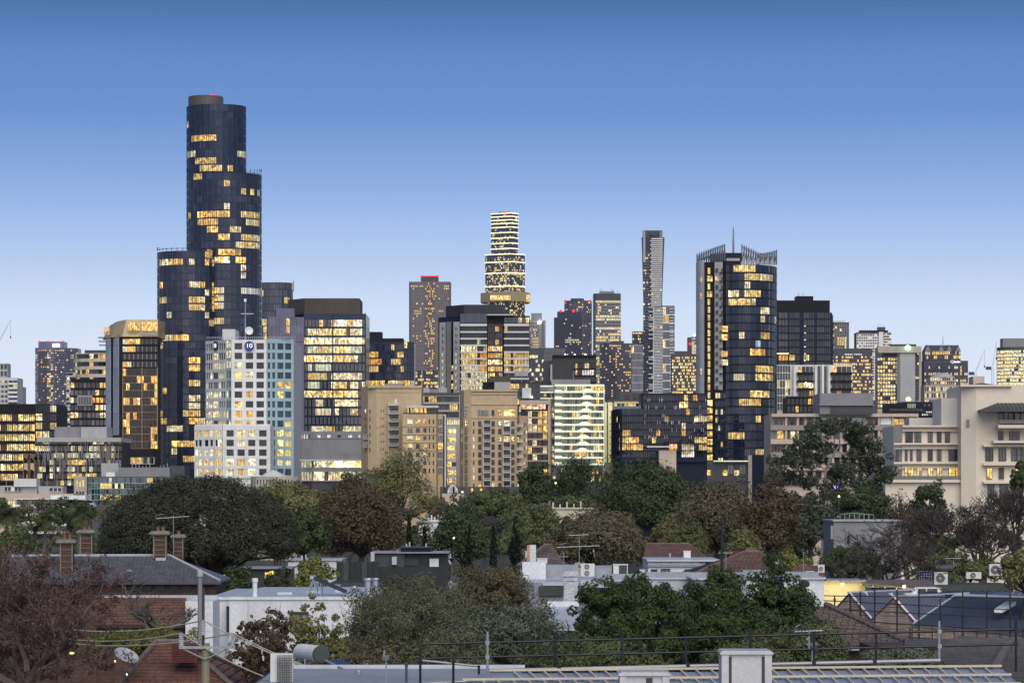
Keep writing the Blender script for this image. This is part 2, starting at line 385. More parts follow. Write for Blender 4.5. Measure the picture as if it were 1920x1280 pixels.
mRed = M('red_beacon', (.3, .01, .01), emit=(1, .03, .05, .9)); mLine = M('light_strip', (.8, .7, .4), emit=(1, .82, .45, 1.15)); mGoldLit = M('lit_gold_wall', (.7, .45, .12), emit=(1, .62, .15, .55))
mGreen = M('green_sign_light', (.2, .8, .3), emit=(.35, 1, .35, 2.6)); mYell = M('flood_lamp', (1, .8, .2), emit=(1, .78, .12, 4)); mLineW = M('pale_balcony_edge', (.6, .6, .58), var=.05)
mBlue = M('logo_blue', (.01, .06, .22), rough=.4); mSignW = M('sign_white', (.85, .85, .85), emit=(1, 1, 1, .35)); mLed = M('white_lamp', (1, 1, 1), emit=(1, .95, .85, 4))
mLineG = M('balcony_edge_painted_glow', (.7, .72, .6), emit=(.9, 1, .7, .2)); mUp = M('column_painted_uplight', (.62, .58, .4), emit=(.9, .85, .4, .22))  # glow put into both materials stands in for floodlight and uplight
mWin = M('window_frame_dark', (.03, .03, .035), rough=.4); mWinW = M('window_frame_white', (.6, .6, .58), rough=.4)
FR1 = frame_mesh('frame_two_light', mWin, 2, 1, .07); FRG = frame_mesh('frame_grid', mWinW, 3, 3, .05); FR3 = frame_mesh('frame_three_light', mWin, 3, 2, .05)

def mast(B, px, top, bot, d, r=.12, mat=mSteel, name='mast'): return MB().tube((X(px, d), d, Z(bot, d)), (X(px, d), d, Z(top, d)), r, r*.6, 6).ob(name, mat, B.o)
def beacon(B, px, py, d, r=.9):
    return MB().lathe((X(px, d), d-.5, Z(py, d)), [(r*.3, -r), (r, -r*.4), (r, r*.4), (r*.3, r)], 8).ob('beacon', mRed, B.o)

# ================================================================== tall stepped glass tower on the left
def capitol():
    d = 1316; R = [(357, 401, 250, 262, W, .9), (351, 363, 281, 296, P, .6), (443, 460, 281, 296, P, .5), (370, 399, 294, 309, Y, .9), (373, 432, 309, 324, Y, 1.1), (365, 380, 325, 340, P, .7),
        (422, 431, 342, 356, P, .9), (453, 465, 352, 368, W), (471, 475, 352, 368, Y), (481, 488, 354, 368, P, .4), (419, 435, 382, 396, Y, 1.2), (373, 435, 397, 411, W, 1.15), (453, 487, 397, 411, Y, 1.1),
        (373, 409, 412, 425, W), (462, 486, 412, 422, P, .45), (386, 409, 427, 440, Y, 1.2), (435, 448, 427, 440, Y), (411, 431, 441, 454, W, 1.3), (454, 487, 441, 468, Y, 1.1), (387, 452, 470, 484, W),
        (388, 459, 484, 498, W, 1.5), (295, 318, 485, 500, P, .7), (318, 363, 485, 500, W, 1.1), (356, 383, 521, 536, W, .9), (397, 418, 535, 579, W, 1.1), (355, 383, 552, 580, W, 1.2), (302, 311, 551, 564, P, .7), (390, 419, 592, 607, W, .9),
        (307, 355, 623, 637, W, 1.0), (324, 337, 611, 622, P, .5), (355, 372, 664, 694, W, 1.4), (355, 371, 711, 722, W), (305, 310, 696, 708, W, .7), (305, 310, 725, 737, W, .7), (352, 372, 738, 764, W, 1.2), (339, 351, 766, 780, W, .9),
        (355, 373, 766, 792, W, 1.3), (296, 306, 766, 780, W), (296, 312, 781, 796, P, .8), (306, 347, 795, 809, W, 1.1), (322, 365, 823, 837, W, 1.2), (355, 366, 850, 866, Y, 1.2), (456, 491, 536, 550, WH, .12)]
    dk = ((.019, .024, .047), (.022, .028, .053), (.024, .03, .056), (.026, .032, .06), (.028, .035, .064), (.03, .036, .066), (.036, .042, .075), (.065, .07, .1))
    B = Bd('skyscraper', 'tallest dark glass tower with three stepped curved tiers and scattered yellow lit rooms', 'tower', 390, d)
    lt = lits(.015, (W, P), R, dk, (.35, 1.2), 5)
    tiers = [(arc(350, 461, 1310, 11, 16), 195, 323, 9, 1), (arc(350, 490, 1304, 14, 20), 323, 882, 39, 1), (arc(295, 402, 1296, 11, 15), 470, 882, 29, 1)]
    for a, t, b, n, k in tiers:
        B.body(mNavyB, a, t, b if t < 200 else None, 26)
        B.fac(a, t, b, n, [1]*(len(a)-1), .05, .2, .06, mNavyB, lt, piers=False, mull=3, mm=mNavy, sill=.8)
    # glass balustrade rims and roof drum
    for a, t in ((arc(350, 490, 1303.5, 14, 20), 323), (arc(295, 402, 1295.5, 11, 15), 470)):
        q = MB()
        for p, dd in a: q.tube((X(p, dd), dd, Z(t, dd)), (X(p, dd), dd, Z(t-6, dd)), .12)
        q.ob('parapet_posts', mNavy, B.o, 'stuff')
        z = Z(t-1.5, 1304); pts = xy(a); MB().path([(x, y, z) for x, y in pts], .12, 4).ob('parapet_rail', mNavy, B.o)
    c = arc(353, 418, 1318, 8, 14); B.body(M('red_brown_metal', (.11, .085, .08), rough=.5), c, 178, 196, 14, 'roof_drum'); mast(B, 389, 172, 179, 1318)
    MB().path([(x, y, Z(178, 1318)+.05) for x, y in xy(c)[8:11]], .12, 4).ob('roof_light', mRed, B.o)
    B.done()
capitol()

# ================================================================== white and teal office with the round sign
def ten():
    d = 1000; B = Bd('office_building', 'white and teal stepped office block with round blue 10 sign', 'building', 455, d)
    rows = [(812+k*18.1-6, 812+k*18.1+6) for k in range(-9, 5)]
    R = [(440, 455, 680, 690, P), (440, 455, 698, 708, P, .8), (461, 468, 698, 708, P, .7), (488, 496, 716, 727, W), (461, 469, 734, 746, Y), (440, 455, 752, 764, Y), (440, 455, 770, 800, Y), (461, 468, 770, 800, W, .9), (450, 455, 734, 746, P, .6),
         (519, 546, 715, 746, Y, 1.05), (519, 546, 787, 855, Y, 1.05), (519, 546, 860, 873, P, .5), (400, 412, 663, 692, P), (412, 424, 680, 712, P), (388, 412, 733, 765, P, .7), (388, 424, 770, 800, P, .8)]
    dk = ((.01, .014, .02), (.014, .02, .03), (.03, .034, .04)); dt = ((.012, .03, .045), (.015, .04, .06), (.03, .06, .075))
    pt = [(387, 1009), (425, 1001), (434, 1000), (500, 1000), (550, 1003)]
    B.body(mWhite2, pt, 637, None, 40)
    tr = [r for r in rows if r[0] < 800]
    B.fac([(387, 1009), (425, 1001)], 637, 806, tr, [(388, 391.4), (392, 395.4), (396, 399.4), (401, 410.5), (412, 415.5), (416.2, 419.6), (420.3, 423.6)], wm=mWhite2, proud=.3, lit=lits(.1, (P, CO), R, ((.15, .17, .18), (.2, .22, .23), (.05, .06, .07)), seed=2))
    B.fac([(425, 1001), (434, 1000)], 637, 806, 9, 2, .25, .3, .2, M('green_glass_corner', (.25, .33, .31), rough=.2), lits(.25, (P, CO), (), ((.08, .1, .1), (.15, .18, .17)), seed=4))
    B.fac([(434, 1000), (500, 1000)], 637, 806, tr, [(440, 454.3), (461, 475), (481, 495)], wm=mWhite, proud=.45, lit=lits(0, rects=R, dark=dk, seed=3))
    B.fac([(500, 1000), (550, 1003)], 635, 896, rows, [(501.5, 506), (510, 515), (519.7, 530.8), (534, 545.3)], wm=mTeal, proud=.35, lit=lits(0, (Y, P), R, dt, seed=6))
    # podium
    R2 = [(367, 424, 805, 818, P, .7), (445, 459, 805, 818, Y), (465, 475, 805, 818, W), (445, 459, 824, 836, P, .5), (367, 418, 842, 855, CO), (445, 452, 842, 855, Y, .5), (367, 475, 860, 892, CO, .9)]
    pp = [(366, 985), (404, 981), (418, 980), (507, 980)]
    B.body(mWhite, pp, 797, None, 15, 'podium')
    pr = [r for r in rows if r[0] > 800]
    B.fac(pp[:2], 797, 896, pr, [(367.5, 372), (374, 379.5), (385, 392), (395.5, 400.5)], wm=mWhite, proud=.4, lit=lits(.35, (P, CO), R2, dk, seed=8))
    B.fac(pp[1:3], 797, 896, pr, [(405, 409), (410.5, 416.5)], wm=mWhite, proud=.4, lit=lits(.5, (P, CO), R2, dk, seed=9))
    B.fac(pp[2:], 797, 896, pr, [(425, 438.5), (445.3, 459), (465.6, 479), (486, 500)], wm=mWhite, proud=.45, lit=lits(0, rects=R2, dark=dk, seed=10))
    MB().prism(xy(pp)+[(X(507, 996), 996), (X(366, 996), 996)], Z(797, 980)+.01, Z(795, 980)).ob('parapet', mWhite, B.o)
    B.box('plant_room', mWhite2, 417, 441, 617, 637, 1010, 14)
    q = MB()
    for k in range(42):
        p = 388+k*3.9; dd = 1001; q.tube((X(p, dd), dd, Z(637, dd)), (X(p, dd), dd, Z(632, dd)), .09)
    q.box(X(388, 1001), X(549, 1001), 1001.1, 1001.25, Z(632.5, 1001), Z(631.7, 1001)); q.ob('roof_railing', mSteel, B.o, 'stuff')
    mast(B, 460, 560, 637, 1012, .25); MB().rbox((X(460, 1012), 1011.6, Z(563, 1012)), (.8, .5, 1)).ob('antenna_panel', mWhite, B.o)
    MB().box(X(452, 1012), X(475, 1012), 1011.5, 1013, Z(589, 1012), Z(587.5, 1012)).ob('antenna_bracket', mSteel, B.o)
    dsh = MB(); 
    for k in range(7): pass
    dsh.lathe((0, 0, 0), [(.05, -.5), (.6, -.4), (1.1, -.15), (1.3, .1), (1.2, .12), (.5, -.25)], 16); o = dsh.ob('satellite_dish', mWhite); o.parent = B.o; o.rotation_euler = (math.radians(80), 0, .3); o.location = Vector((X(467, 1008), 1008, Z(620, 1008)))-B.o.location
    # round sign with figure 10
    for cx, w, dd, rz in ((467.5, 17.8, 999.2, 0), (404.5, 8, 1004.6, math.atan2(-8, 6.3+.6))):
        r = S(17.8, dd)/2; sx = w/17.8
        g = MB(); n = 28
        g.add([(r*math.cos(2*math.pi*i/n), y, r*math.sin(2*math.pi*i/n)) for y in (-.25, .25) for i in range(n)], [tuple(range(n)), tuple(range(n, 2*n))[::-1]]+[(i, (i+1) % n, n+(i+1) % n, n+i) for i in range(n)])
        sg = g.ob('round_sign', mBlue if sx > .9 else M('logo_dark', (.05, .05, .06)), None); sg.parent = B.o
        sg.location = Vector((X(cx, dd), dd-.4, Z(648.5, dd)))-B.o.location; sg.rotation_euler = (0, 0, 0 if sx > .9 else -.9); sg.scale = (1, 1, 1) if sx > .9 else (.72, 1, 1)
        tm = text_mesh('10', r*1.25, mSignW, .06); t = bpy.data.objects.new('sign_lettering', tm); COL.objects.link(t); t.parent = sg; t.rotation_euler = (math.pi/2, 0, 0); t.location = (0, -.32, 0); t.scale = (1.15, 1, 1)
    B.done()
ten()

# ================================================================== left group
def left_group():
    # dark tower with gold crown
    d = 1250; B = Bd('gold_crowned_tower', 'black tower with faceted gold crown and amber lit floors', 'tower', 250, d)
    pts = [(198, 1262), (208, 1256), (213, 1254), (223, 1250), (230, 1250), (296, 1250)]
    B.body(mBlack, pts, 628, None, 9)
    B.fac([(199, 1261), (208, 1256)], 632, 815, 13, 1, .12, .04, .15, mSilver, lits(.03, (W,), dark=((.2, .24, .34), (.3, .34, .44), (.26, .28, .36)), seed=1))
    B.fac([(213, 1254), (223, 1250)], 632, 815, 13, 1, .12, .04, .15, mSilver, lits(.03, (W,), dark=((.2, .24, .34), (.3, .34, .44), (.26, .28, .36)), seed=2))
    B.fac([(230, 1250), (296, 1250)], 634, 691, 4, 8, .05, .3, .05, mBlack, lits(.02, (W,), [(231, 255, 638, 667, Y), (231, 244, 680, 692, W), (259, 264, 640, 650, Y)], ((.006, .006, .008),), seed=3), piers=False, mull=2, mm=mBlack)
    R = [(231, 244, 722, 735, OR), (255, 268, 705, 722, OR, 1.3), (278, 296, 700, 715, OR), (231, 246, 742, 758, W), (288, 296, 718, 745, Y), (248, 262, 745, 760, OR, .8), (231, 244, 785, 798, W), (286, 296, 750, 762, W), (284, 296, 800, 812, W), (231, 245, 827, 842, Y), (288, 296, 827, 842, OR), (250, 258, 778, 790, OR)]
    B.fac([(230, 1249), (296, 1249)], 691, 841, 11, 10, .06, .06, .25, mBronze, lits(.04, (OR, W), R, ((.006, .004, .004), (.012, .006, .004), (.005, .005, .008), (.035, .014, .006)), seed=4), piers=False)
    for p in (230, 266, 295): B.box('bronze_mullion', mBronze, p-.5, p+.8, 689, 842, 1248.4, .5)
    B.body(mBlack, [(234, 1249), (288, 1249)], 842, 858, 10, 'dark_lobby'); B.fac([(232, 1247), (290, 1247)], 857, 870, 1, 5, .35, .1, .3, mTan, lits(.7, (W, Y), seed=3))
    # crown
    cr = MB(); d0 = 1248
    lo = [(193, 1262), (208, 1254), (229, d0), (296, d0)]; up = [(206, 1264), (219, 1258), (237, d0+4), (296, d0+4)]
    v = [(X(p, q), q, Z(631, d0)) for p, q in lo]+[(X(p, q), q, Z(598 if i > 1 else (600 if i else 606), d0)) for i, (p, q) in enumerate(up)]
    v += [(X(296, d0), 1274, Z(631, d0)), (X(193, 1274), 1274, Z(631, d0)), (X(296, d0), 1274, Z(598, d0)), (X(206, 1274), 1274, Z(606, d0))]
    cr.add(v, [(0, 1, 5, 4), (1, 2, 6, 5), (2, 3, 7, 6), (3, 8, 10, 7), (8, 9, 11, 10), (9, 0, 4, 11), (4, 5, 6, 7, 10, 11), (0, 9, 8, 3, 2, 1)]); cr.ob('gold_crown', mGold, B.o)
    for a, b, t, bo in ((240, 262, 604, 619), (265, 295, 604, 620)):
        for k in range(5): q = a+(b-a)*k/5; B.win(q+.2, q+(b-a)/5-.3, t, bo, 1247.3, (*W, RNG.uniform(.8, 1.3)))
    for k in range(2): B.win(195+k*6, 199+k*6, 613, 627, 1252-k*3, (*OR, .8))
    q = MB().box(X(264, 1248), X(296, 1248), 1246, 1247, Z(628, 1248), Z(624, 1248)).ob('terrace_parapet', mGreyL, B.o)
    for k in range(3): bx(B.o, 'balcony', mGreyL, (X(191+k, 1258), 1257, Z(633+k*7, 1258)), (2.5, 3, .5))
    B.done()
    # curved balcony apartments
    d = 1500; B = Bd('balcony_apartments', 'cream banded curved balcony apartments beside the gold crowned tower', 'building', 165, d)
    a = arc(142, 225, d, 10, 8); B.body(mGreyD, a, 662, None, 18)
    B.fac(a, 662, 720, 4, [2]*8, .15, .42, 1.0, M('cream_balcony_band', (.55, .5, .4)), lits(.3, (W, Y, P), [(185, 200, 665, 678, W, 1.2)], seed=1), piers=False)
    MB().rbox((X(185, d+4), d+10, Z(659, d)), (14, 6, 2)).ob('roof_plant', mGreyD, B.o); B.body(mGreyL, [(125, d+6), (142, d+3)], 698, None, 14, 'side_wing')
    B.fac([(125, d+5.8), (142, d+2.8)], 698, 800, 13, 3, .1, .45, .5, mWhite2, lits(.25, (Y, P), seed=2), piers=False)
    B.done()
    d = 1450; B = Bd('apartment_block', 'black framed apartment block in front of the cream banded apartments', 'building', 165, d)
    B.body(mBlack, [(132, d), (202, d)], 710, None, 18)
    B.fac([(132, d), (202, d)], 716, 800, 6, 9, .18, .3, .3, mBlack, lits(.13, (Y, P), [(183, 200, 720, 732, Y), (172, 192, 748, 757, OR), (187, 200, 763, 790, P, 1.3), (133, 143, 770, 780, P)], ((.03, .03, .035), (.16, .16, .17), (.1, .1, .11)), seed=4))
    B.box('framed_bay', mGreyL, 145, 173, 741, 760, d-1.5, 1.4)
    for k in range(5): B.win(147+k*5, 151+k*5, 744, 758, d-1.6, (.1, .1, .12, 0))
    B.done()
    # violet/white far tower with red top
    d = 2600; B = Bd('twin_apartment_tower', 'far violet and white apartment tower with red roof lights', 'tower', 95, d)
    B.body(mPurpleD, [(66, d), (82, d), (120, d)], 652, None, 25); B.body(mPurple, [(72, d-1), (120, d-1)], 640, 655, 20, 'crown')
    sp = ((.2, .22, .36), (.12, .12, .2), (.3, .32, .42), (.05, .05, .07))
    B.fac([(66, d), (72, d)], 655, 770, 26, 2, .1, .2, .2, mWhite2, lits(.08, (Y, P), dark=sp, seed=1), fine=True, joined=True, piers=False)
    B.fac([(72, d-1.2), (88, d-1.2)], 655, 770, 26, 4, .4, .5, .15, mPurpleD, lits(.12, (Y, OR), [(72, 88, 641, 660, OR, .7)], seed=2), fine=True, joined=True)
    B.fac([(88, d-1.2), (103, d-1.2)], 655, 770, 26, 4, .1, .25, .2, mWhite2, lits(.45, (Y, P), dark=sp, seed=3), fine=True, joined=True, piers=False)
    B.body(mPurple, [(100, d-20), (124, d-24), (146, d-18)], 652, None, 20, 'right_tower')
    B.fac([(103, d-20.5), (124, d-24)], 655, 790, 30, 6, .3, .45, .15, mPurple, lits(.18, (Y, P), dark=sp[:2], seed=4), fine=True, joined=True); B.fac([(124, d-24), (146, d-18)], 655, 790, 30, 6, .3, .45, .15, mPurpleD, lits(.07, (Y, P), [(130, 140, 663, 672, Y)], sp[1:2], seed=5), fine=True, joined=True)
    for p in (74, 90, 118): beacon(B, p, 640, d, .8)
    MB().box(X(100, d), X(112, d), d-2.2, d-1.8, Z(650, d), Z(645, d)).ob('roof_floodlight', mLed, B.o)
    B.done()
    # pale stepped block at the far left edge
    d = 1800; B = Bd('stepped_apartments', 'pale grey stepped apartment block at the far left edge', 'building', 10, d)
    B.body(mWhite2, [(-25, d), (33, d)], 708, None, 20); B.body(mGreyL, [(-20, d+6), (14, d+6)], 681, 710, 12, 'upper_storeys')
    B.fac([(-25, d), (15, d)], 712, 785, 8, 6, .25, .4, .4, mWhite2, lits(.1, (Y, P), [(0, 28, 745, 752, W)], ((.06, .07, .08), (.1, .11, .12)), seed=1)); B.fac([(16, d-1.5), (33, d-1.5)], 712, 785, 9, 2, .15, .45, .8, mWhite, lits(.12, (Y,), seed=2), piers=False)
    B.fac([(-20, d+6), (14, d+6)], 682, 708, 2, 5, .3, .3, .3, mGreyL, lits(.1, (P,), seed=3)); B.done()
    B = Bd('slim_grey_tower', 'slim slate coloured block between the pale stepped block and violet tower', 'building', 36, 2300)
    B.body(mPurpleD, [(28, 2300), (43, 2300)], 725, None, 15); B.fac([(28, 2300), (43, 2300)], 727, 775, 9, 4, .4, .4, .2, mPurple, lits(.08, (Y,), seed=3), fine=True, joined=True); B.done()
    # black office with brightly lit floors
    d = 1000; B = Bd('dark_office_building', 'black framed office with brightly lit open floors at the left edge', 'building', 50, d)
    B.body(mBlack, [(-30, d), (66, d), (106, d+4)], 757, None, 25)
    lt = lits(.85, (Y, P, Y), [], ((.02, .02, .022), (.05, .05, .05)), (.35, 1.2), 3)
    B.fac([(-30, d), (66, d)], 775, 905, 7, 9, .12, .34, .5, mBlack, lt, mull=3, mm=mBlack); B.fac([(66, d), (106, d+4)], 758, 905, 9, 3, .1, .25, .2, M('black_mesh_screen', (.02, .02, .023)), lits(.28, (Y, P), seed=2), mull=3, mm=mBlack)
    B.body(mGreyD, [(20, d+8), (66, d+8)], 765, 778, 10, 'upper_level'); B.fac([(38, d+7.9), (66, d+7.9)], 768, 778, 1, 4, .1, .2, .2, mBlack, lits(.7, (Y, P), seed=4))
    B.done()
    # low block with vertical fins
    d = 950; B = Bd('finned_office', 'low glass block wrapped in vertical fins under a grey roof slab', 'building', 145, d)
    B.body(mBlack, [(66, d), (228, d)], 822, None, 22)
    lt = lits(.3, (P, Y, CO), [(124, 163, 858, 870, W, 1.2), (127, 182, 888, 898, W, 1.1), (196, 216, 828, 838, W, 1.2), (115, 120, 900, 910, W)], ((.02, .02, .02), (.07, .07, .065), (.12, .12, .11)), (.2, .8), 5)
    B.fac([(66, d), (228, d)], 822, 912, 7, 24, .04, .25, .25, mBlack, lt, piers=False)
    fm = MB(); rg = random.Random(4)
    for k in range(82):
        p = 70+k*1.93; t = rg.choice((824, 836, 850, 862)); b = t+rg.choice((14, 26, 40))
        fm.box(X(p, d), X(p, d)+.14, d-.9, d-.35, Z(min(b, 912), d), Z(t, d))
    fm.ob('fins', mFin, B.o, 'stuff')
    B.box('roof_slab', mGreyL, 69, 227, 820, 828, d-2, 26); B.box('plant_box', mGrey, 102, 152, 800, 820, d+3, 14); B.box('plant_box', mGreyL, 152, 200, 800, 820, d+2, 14)
    B.done()
    # copper portal frames
    d = 930; B = Bd('portal_frames', 'pair of brown angular portal frames beside the finned block', 'structure', 54, d)
    mC = M('rust_brown_panel', (.2, .11, .07))
    for p in (43, 55):
        b = MB(); b.box(X(p, d), X(p+1.6, d), d, d+5, 0, Z(853, d)).box(X(p+9, d), X(p+10.6, d), d, d+5, 0, Z(856, d))
        b.hexa([(X(p, d), d, Z(856, d)), (X(p+10.6, d), d, Z(862, d)), (X(p+10.6, d), d+5, Z(862, d)), (X(p, d), d+5, Z(856, d)), (X(p, d), d, Z(850, d)), (X(p+10.6, d), d, Z(851, d)), (X(p+10.6, d), d+5, Z(851, d)), (X(p, d), d+5, Z(850, d))])
        b.ob('portal', mC, B.o); MB().box(X(p+1.7, d), X(p+8.9, d), d+.4, d+4, Z(880, d), Z(868, d)).ob('portal_panel', mPink, B.o)
    B.done()
    # teal glass low office + plant
    d = 800; B = Bd('teal_glass_office', 'low teal gridded glass office with tan end wall', 'building', 230, d)
    B.body(mGreyD, [(139, d), (166, d), (330, d+2)], 893, None, 20)
    B.fac([(139, d), (163, d)], 893, 948, [(899, 912), (921, 937)], [(143, 146.5), (149, 152.5), (154.5, 158)], wm=mTan, lit=lits(0, rects=[(139, 163, 895, 915, Y, .8)], seed=1), proud=.3)
    mT = M('teal_mullion', (.2, .34, .36), rough=.3)
    B.fac([(166, d), (330, d+2)], 895, 948, 5, 30, .1, .12, .15, mT, lits(.04, (Y, P), [(188, 197, 902, 918, Y), (199, 210, 903, 915, Y), (214, 219, 902, 918, Y, 1.2), (187, 200, 924, 934, CO, .7), (201, 209, 924, 940, Y, 1.3), (213, 228, 924, 940, Y, 1.2), (275, 286, 894, 908, P, .8)], ((.05, .075, .085), (.1, .14, .155), (.015, .02, .02)), seed=7))
    B.box('plant_room', mGrey, 222, 318, 876, 896, d+6, 12); B.box('plant_room', mGreyD, 318, 346, 873, 900, d+8, 12); B.box('roof_hatch', mWhite, 199, 215, 885, 894, d+2, 3); B.box('plant_screen', mGreyL, 190, 222, 868, 894, d+9, 4)
    q = MB()
    for k in range(11): p = 248+k*6.6; q.tube((X(p, d+8), d+8, Z(876, d)), (X(p, d+8), d+8, Z(866+RNG.random()*8, d)), .12)
    q.ob('roof_masts', mSteel, B.o, 'stuff'); B.done()
    # pale terraces at left
    d = 700; B = Bd('podium_building', 'long low building with pink parapet and grey rooftop plant at left', 'building', 60, d)
    B.body(mPink, [(-20, d), (138, d)], 925, None, 14); B.fac([(-20, d), (138, d)], 938, 952, 1, 16, .1, .15, .2, mGreyD, lits(.1, (W,), [(-20, 36, 938, 952, W, 1.1), (62, 70, 938, 952, OR, .8)], seed=1))
    B.body(mGreyL, [(0, d+5), (70, d+5)], 910, 926, 8, 'rooftop_plant'); B.body(mWhite2, [(26, d+4), (68, d+4)], 897, 912, 6, 'plant_box'); B.body(mGreyL, [(72, d+4), (118, d+4)], 911, 926, 6, 'plant_box')
    B.fac([(8, d+4.9), (40, d+4.9)], 912, 922, 1, 5, .3, .2, .1, mGreyL, lits(.2, (WH,), seed=3)); B.fac([(92, d+3.9), (116, d+3.9)], 914, 922, 1, 3, .2, .2, .1, mWhite2, lits(0, seed=3))
    for k in range(6): mast(B, 12+k*19, 889+RNG.random()*8, 912, d+6, .07, name='roof_pipe')
    B.done()
    d = 640; B = Bd('terrace_apartments', 'white balconied terrace apartments above the palm trees', 'building', 90, d)
    B.body(mGreyD, [(42, d), (125, d)], 936, None, 14); B.fac([(30, d-1), (125, d-1)], 934, 1000, 4, 9, .2, .42, .9, mWhite, lits(.06, (W,), [(99, 112, 946, 985, Y, 1.3), (54, 62, 978, 990, Y)], ((.04, .045, .05), (.1, .11, .12), (.18, .19, .2)), seed=2), piers=False)
    B.body(mBlack, [(122, d+1), (160, d+1)], 938, None, 10, 'dark_annex'); B.fac([(122, d+1), (160, d+1)], 942, 985, 3, 4, .3, .3, .2, mGreyD, lits(.2, (W,), seed=5))
    B.box('roof_slab', mWhite, 95, 160, 928, 936, d-1, 10); B.box('roof_box', mWhite, 163, 176, 943, 950, d-3, 3); B.done()
left_group()

# ================================================================== middle group
def middle_group():
    # curved glass tower behind
    d = 1800; B = Bd('curved_glass_tower', 'slate glass tower with sloping top behind the round sign office', 'tower', 520, d)
    a = arc(478, 549, d, 8, 8)
    B.body(mNavyB, a, 529, None, 20); B.fac(a, 529, 760, 17, [2]*8, .08, .12, .1, mNavyB, lits(.04, (W, Y), [(490, 518, 552, 557, Y), (493, 503, 594, 612, W, 1.2), (492, 503, 617, 640, Y), (533, 538, 545, 575, Y, .6)], ((.05, .055, .075), (.08, .085, .11), (.1, .1, .13)), seed=2), piers=False, mull=2, mm=mNavy)
    MB().tube((X(549, d), d+6, Z(545, d)), (X(549, d), d+6, Z(525, d)), .2).ob('corner_fin', mNavy, B.o); B.done()
    # office with brown plant screen
    d = 1150; B = Bd('lit_glass_office', 'glass office with brightly lit floors and brown rooftop screen', 'building', 620, d)
    B.body(mNavyB, [(552, d+9), (569, d), (686, d)], 588, None, 30)
    rows = [(599.5+k*16.6, 612+k*16.6) for k in range(13)]
    R = [(597, 614, 600, 611, P, .9), (618, 682, 600, 611, WH, 1.25), (575, 617, 617, 628, Y, .9), (618, 672, 617, 628, P, 1.1), (552, 620, 634, 645, P, 1.3), (620, 686, 634, 645, P, 1.3), (574, 618, 650, 662, CO, .7), (618, 678, 650, 662, CO, .95), (552, 571, 667, 678, P, .9), (572, 617, 667, 678, P, 1.35), (618, 668, 667, 678, P, 1.1), (580, 620, 684, 694, CO, .35),
         (576, 612, 700, 711, CO, .5), (620, 678, 700, 711, P, 1), (580, 600, 717, 728, CO, .3), (622, 668, 717, 728, P, 1.1), (671, 683, 717, 728, P, 1.4), (552, 574, 733, 745, Y, 1), (574, 674, 733, 745, Y, 1.2), (588, 608, 750, 762, P, .6), (629, 670, 750, 762, P, 1.2), (592, 624, 766, 778, CO, .4), (626, 637, 766, 778, P, .8), (655, 668, 766, 778, P, .8), (552, 580, 798, 812, P, .5), (584, 628, 798, 812, CO, .8), (640, 680, 798, 812, CO, .9)]
    lt = lits(.06, (P, CO), R, ((.01, .012, .018), (.018, .02, .03), (.03, .032, .042)), (.8, 1.5), 12)
    B.fac([(569, d), (686, d)], 588, 814, rows, [(570+k*7.25, 577+k*7.25) for k in range(16)], wm=mNavyB, lit=lt, proud=.1, piers=False, mull=3, mm=mNavy)
    B.fac([(552, d+9), (569, d)], 588, 814, rows, [(552.5, 556.5), (557, 560.5), (561, 564.5), (565, 568.6)], wm=mBlack, lit=lt, proud=.1, piers=False, mull=2, mm=mNavy)
    for p in (569, 624, 685): B.box('corner_post', mNavy, p-.6, p+.6, 586, 812, d-.5, .4)
    B.body(mBrown, [(540, d+14), (571, d+4), (674, d+4)], 559, 589, 24, 'plant_screen')
    q = MB(); rg = random.Random(3)
    for k in range(24): p = 572+k*4.3; hh = rg.uniform(.05, .35); q.box(X(p, d+4)+.05, X(p+4.1, d+4), d+4-hh, d+4.1, Z(589, d)+.2, Z(559+rg.random()*2, d))
    q.ob('screen_panels', mBrown, B.o, 'stuff')
    # violet stepped wing
    B.body(mPurple, [(503, d-4), (570, d-2)], 594, None, 14, 'violet_wing'); B.body(mPurple, [(518, d-3.5), (552, d-3)], 578, 596, 10, 'violet_wing_top')
    B.fac([(503, d-4.1), (570, d-2.1)], 596, 640, 3, 10, .1, .1, .06, mPurple, lits(0, rects=[(508, 519, 604, 617, Y), (535, 543, 601, 632, Y, 1.2)], dark=((.12, .115, .19), (.15, .145, .23), (.1, .1, .16)), seed=2), mull=2, mm=mPurpleD)
    # concrete base
    B.body(mGrey, [(552, d-3), (588, d-5), (677, d-5)], 808, None, 10, 'base_wall')
    B.fac([(588, d-5), (677, d-5)], 811, 822, [(815, 820)], [(595, 601), (614, 620), (633, 640), (653, 660), (672, 676)], wm=mGrey, lit=lits(.6, (WH,), amp=(.3, .7), seed=1), proud=.15)
    B.fac([(552, d-3), (588, d-5)], 811, 822, [(814, 822)], [(555+k*5, 557+k*5) for k in range(6)], wm=mGrey, lit=lits(.5, (WH,), amp=(.3, .7), seed=2), proud=.15)
    B.done()
    # lit pavilion
    d = 850; B = Bd('lit_pavilion', 'low pavilion with two glowing glass storeys below a curved grey roof', 'building', 660, d)
    B.body(mGreyD, [(566, d), (586, d-3), (756, d-3)], 862, None, 22)
    B.fac([(586, d-3), (756, d-3)], 862, 902, [(864, 876), (884, 900)], [(588+k*7, 594.6+k*7) for k in range(24)], wm=mGreyL, lit=lits(.9, (CO, P), [(620, 756, 862, 878, P, 2.4)], amp=(.7, 1.4), seed=3), proud=.35, piers=False, mull=2, mm=mGreyD)
    B.fac([(566, d), (586, d-3)], 862, 902, [(864, 876), (884, 900)], 4, .12, wm=mGreyL, lit=lits(.8, (CO, P), amp=(.3, .7), seed=4), proud=.3)
    pr = [(0, 862), (20, 853), (70, 848), (130, 850), (172, 858), (172, 862)]
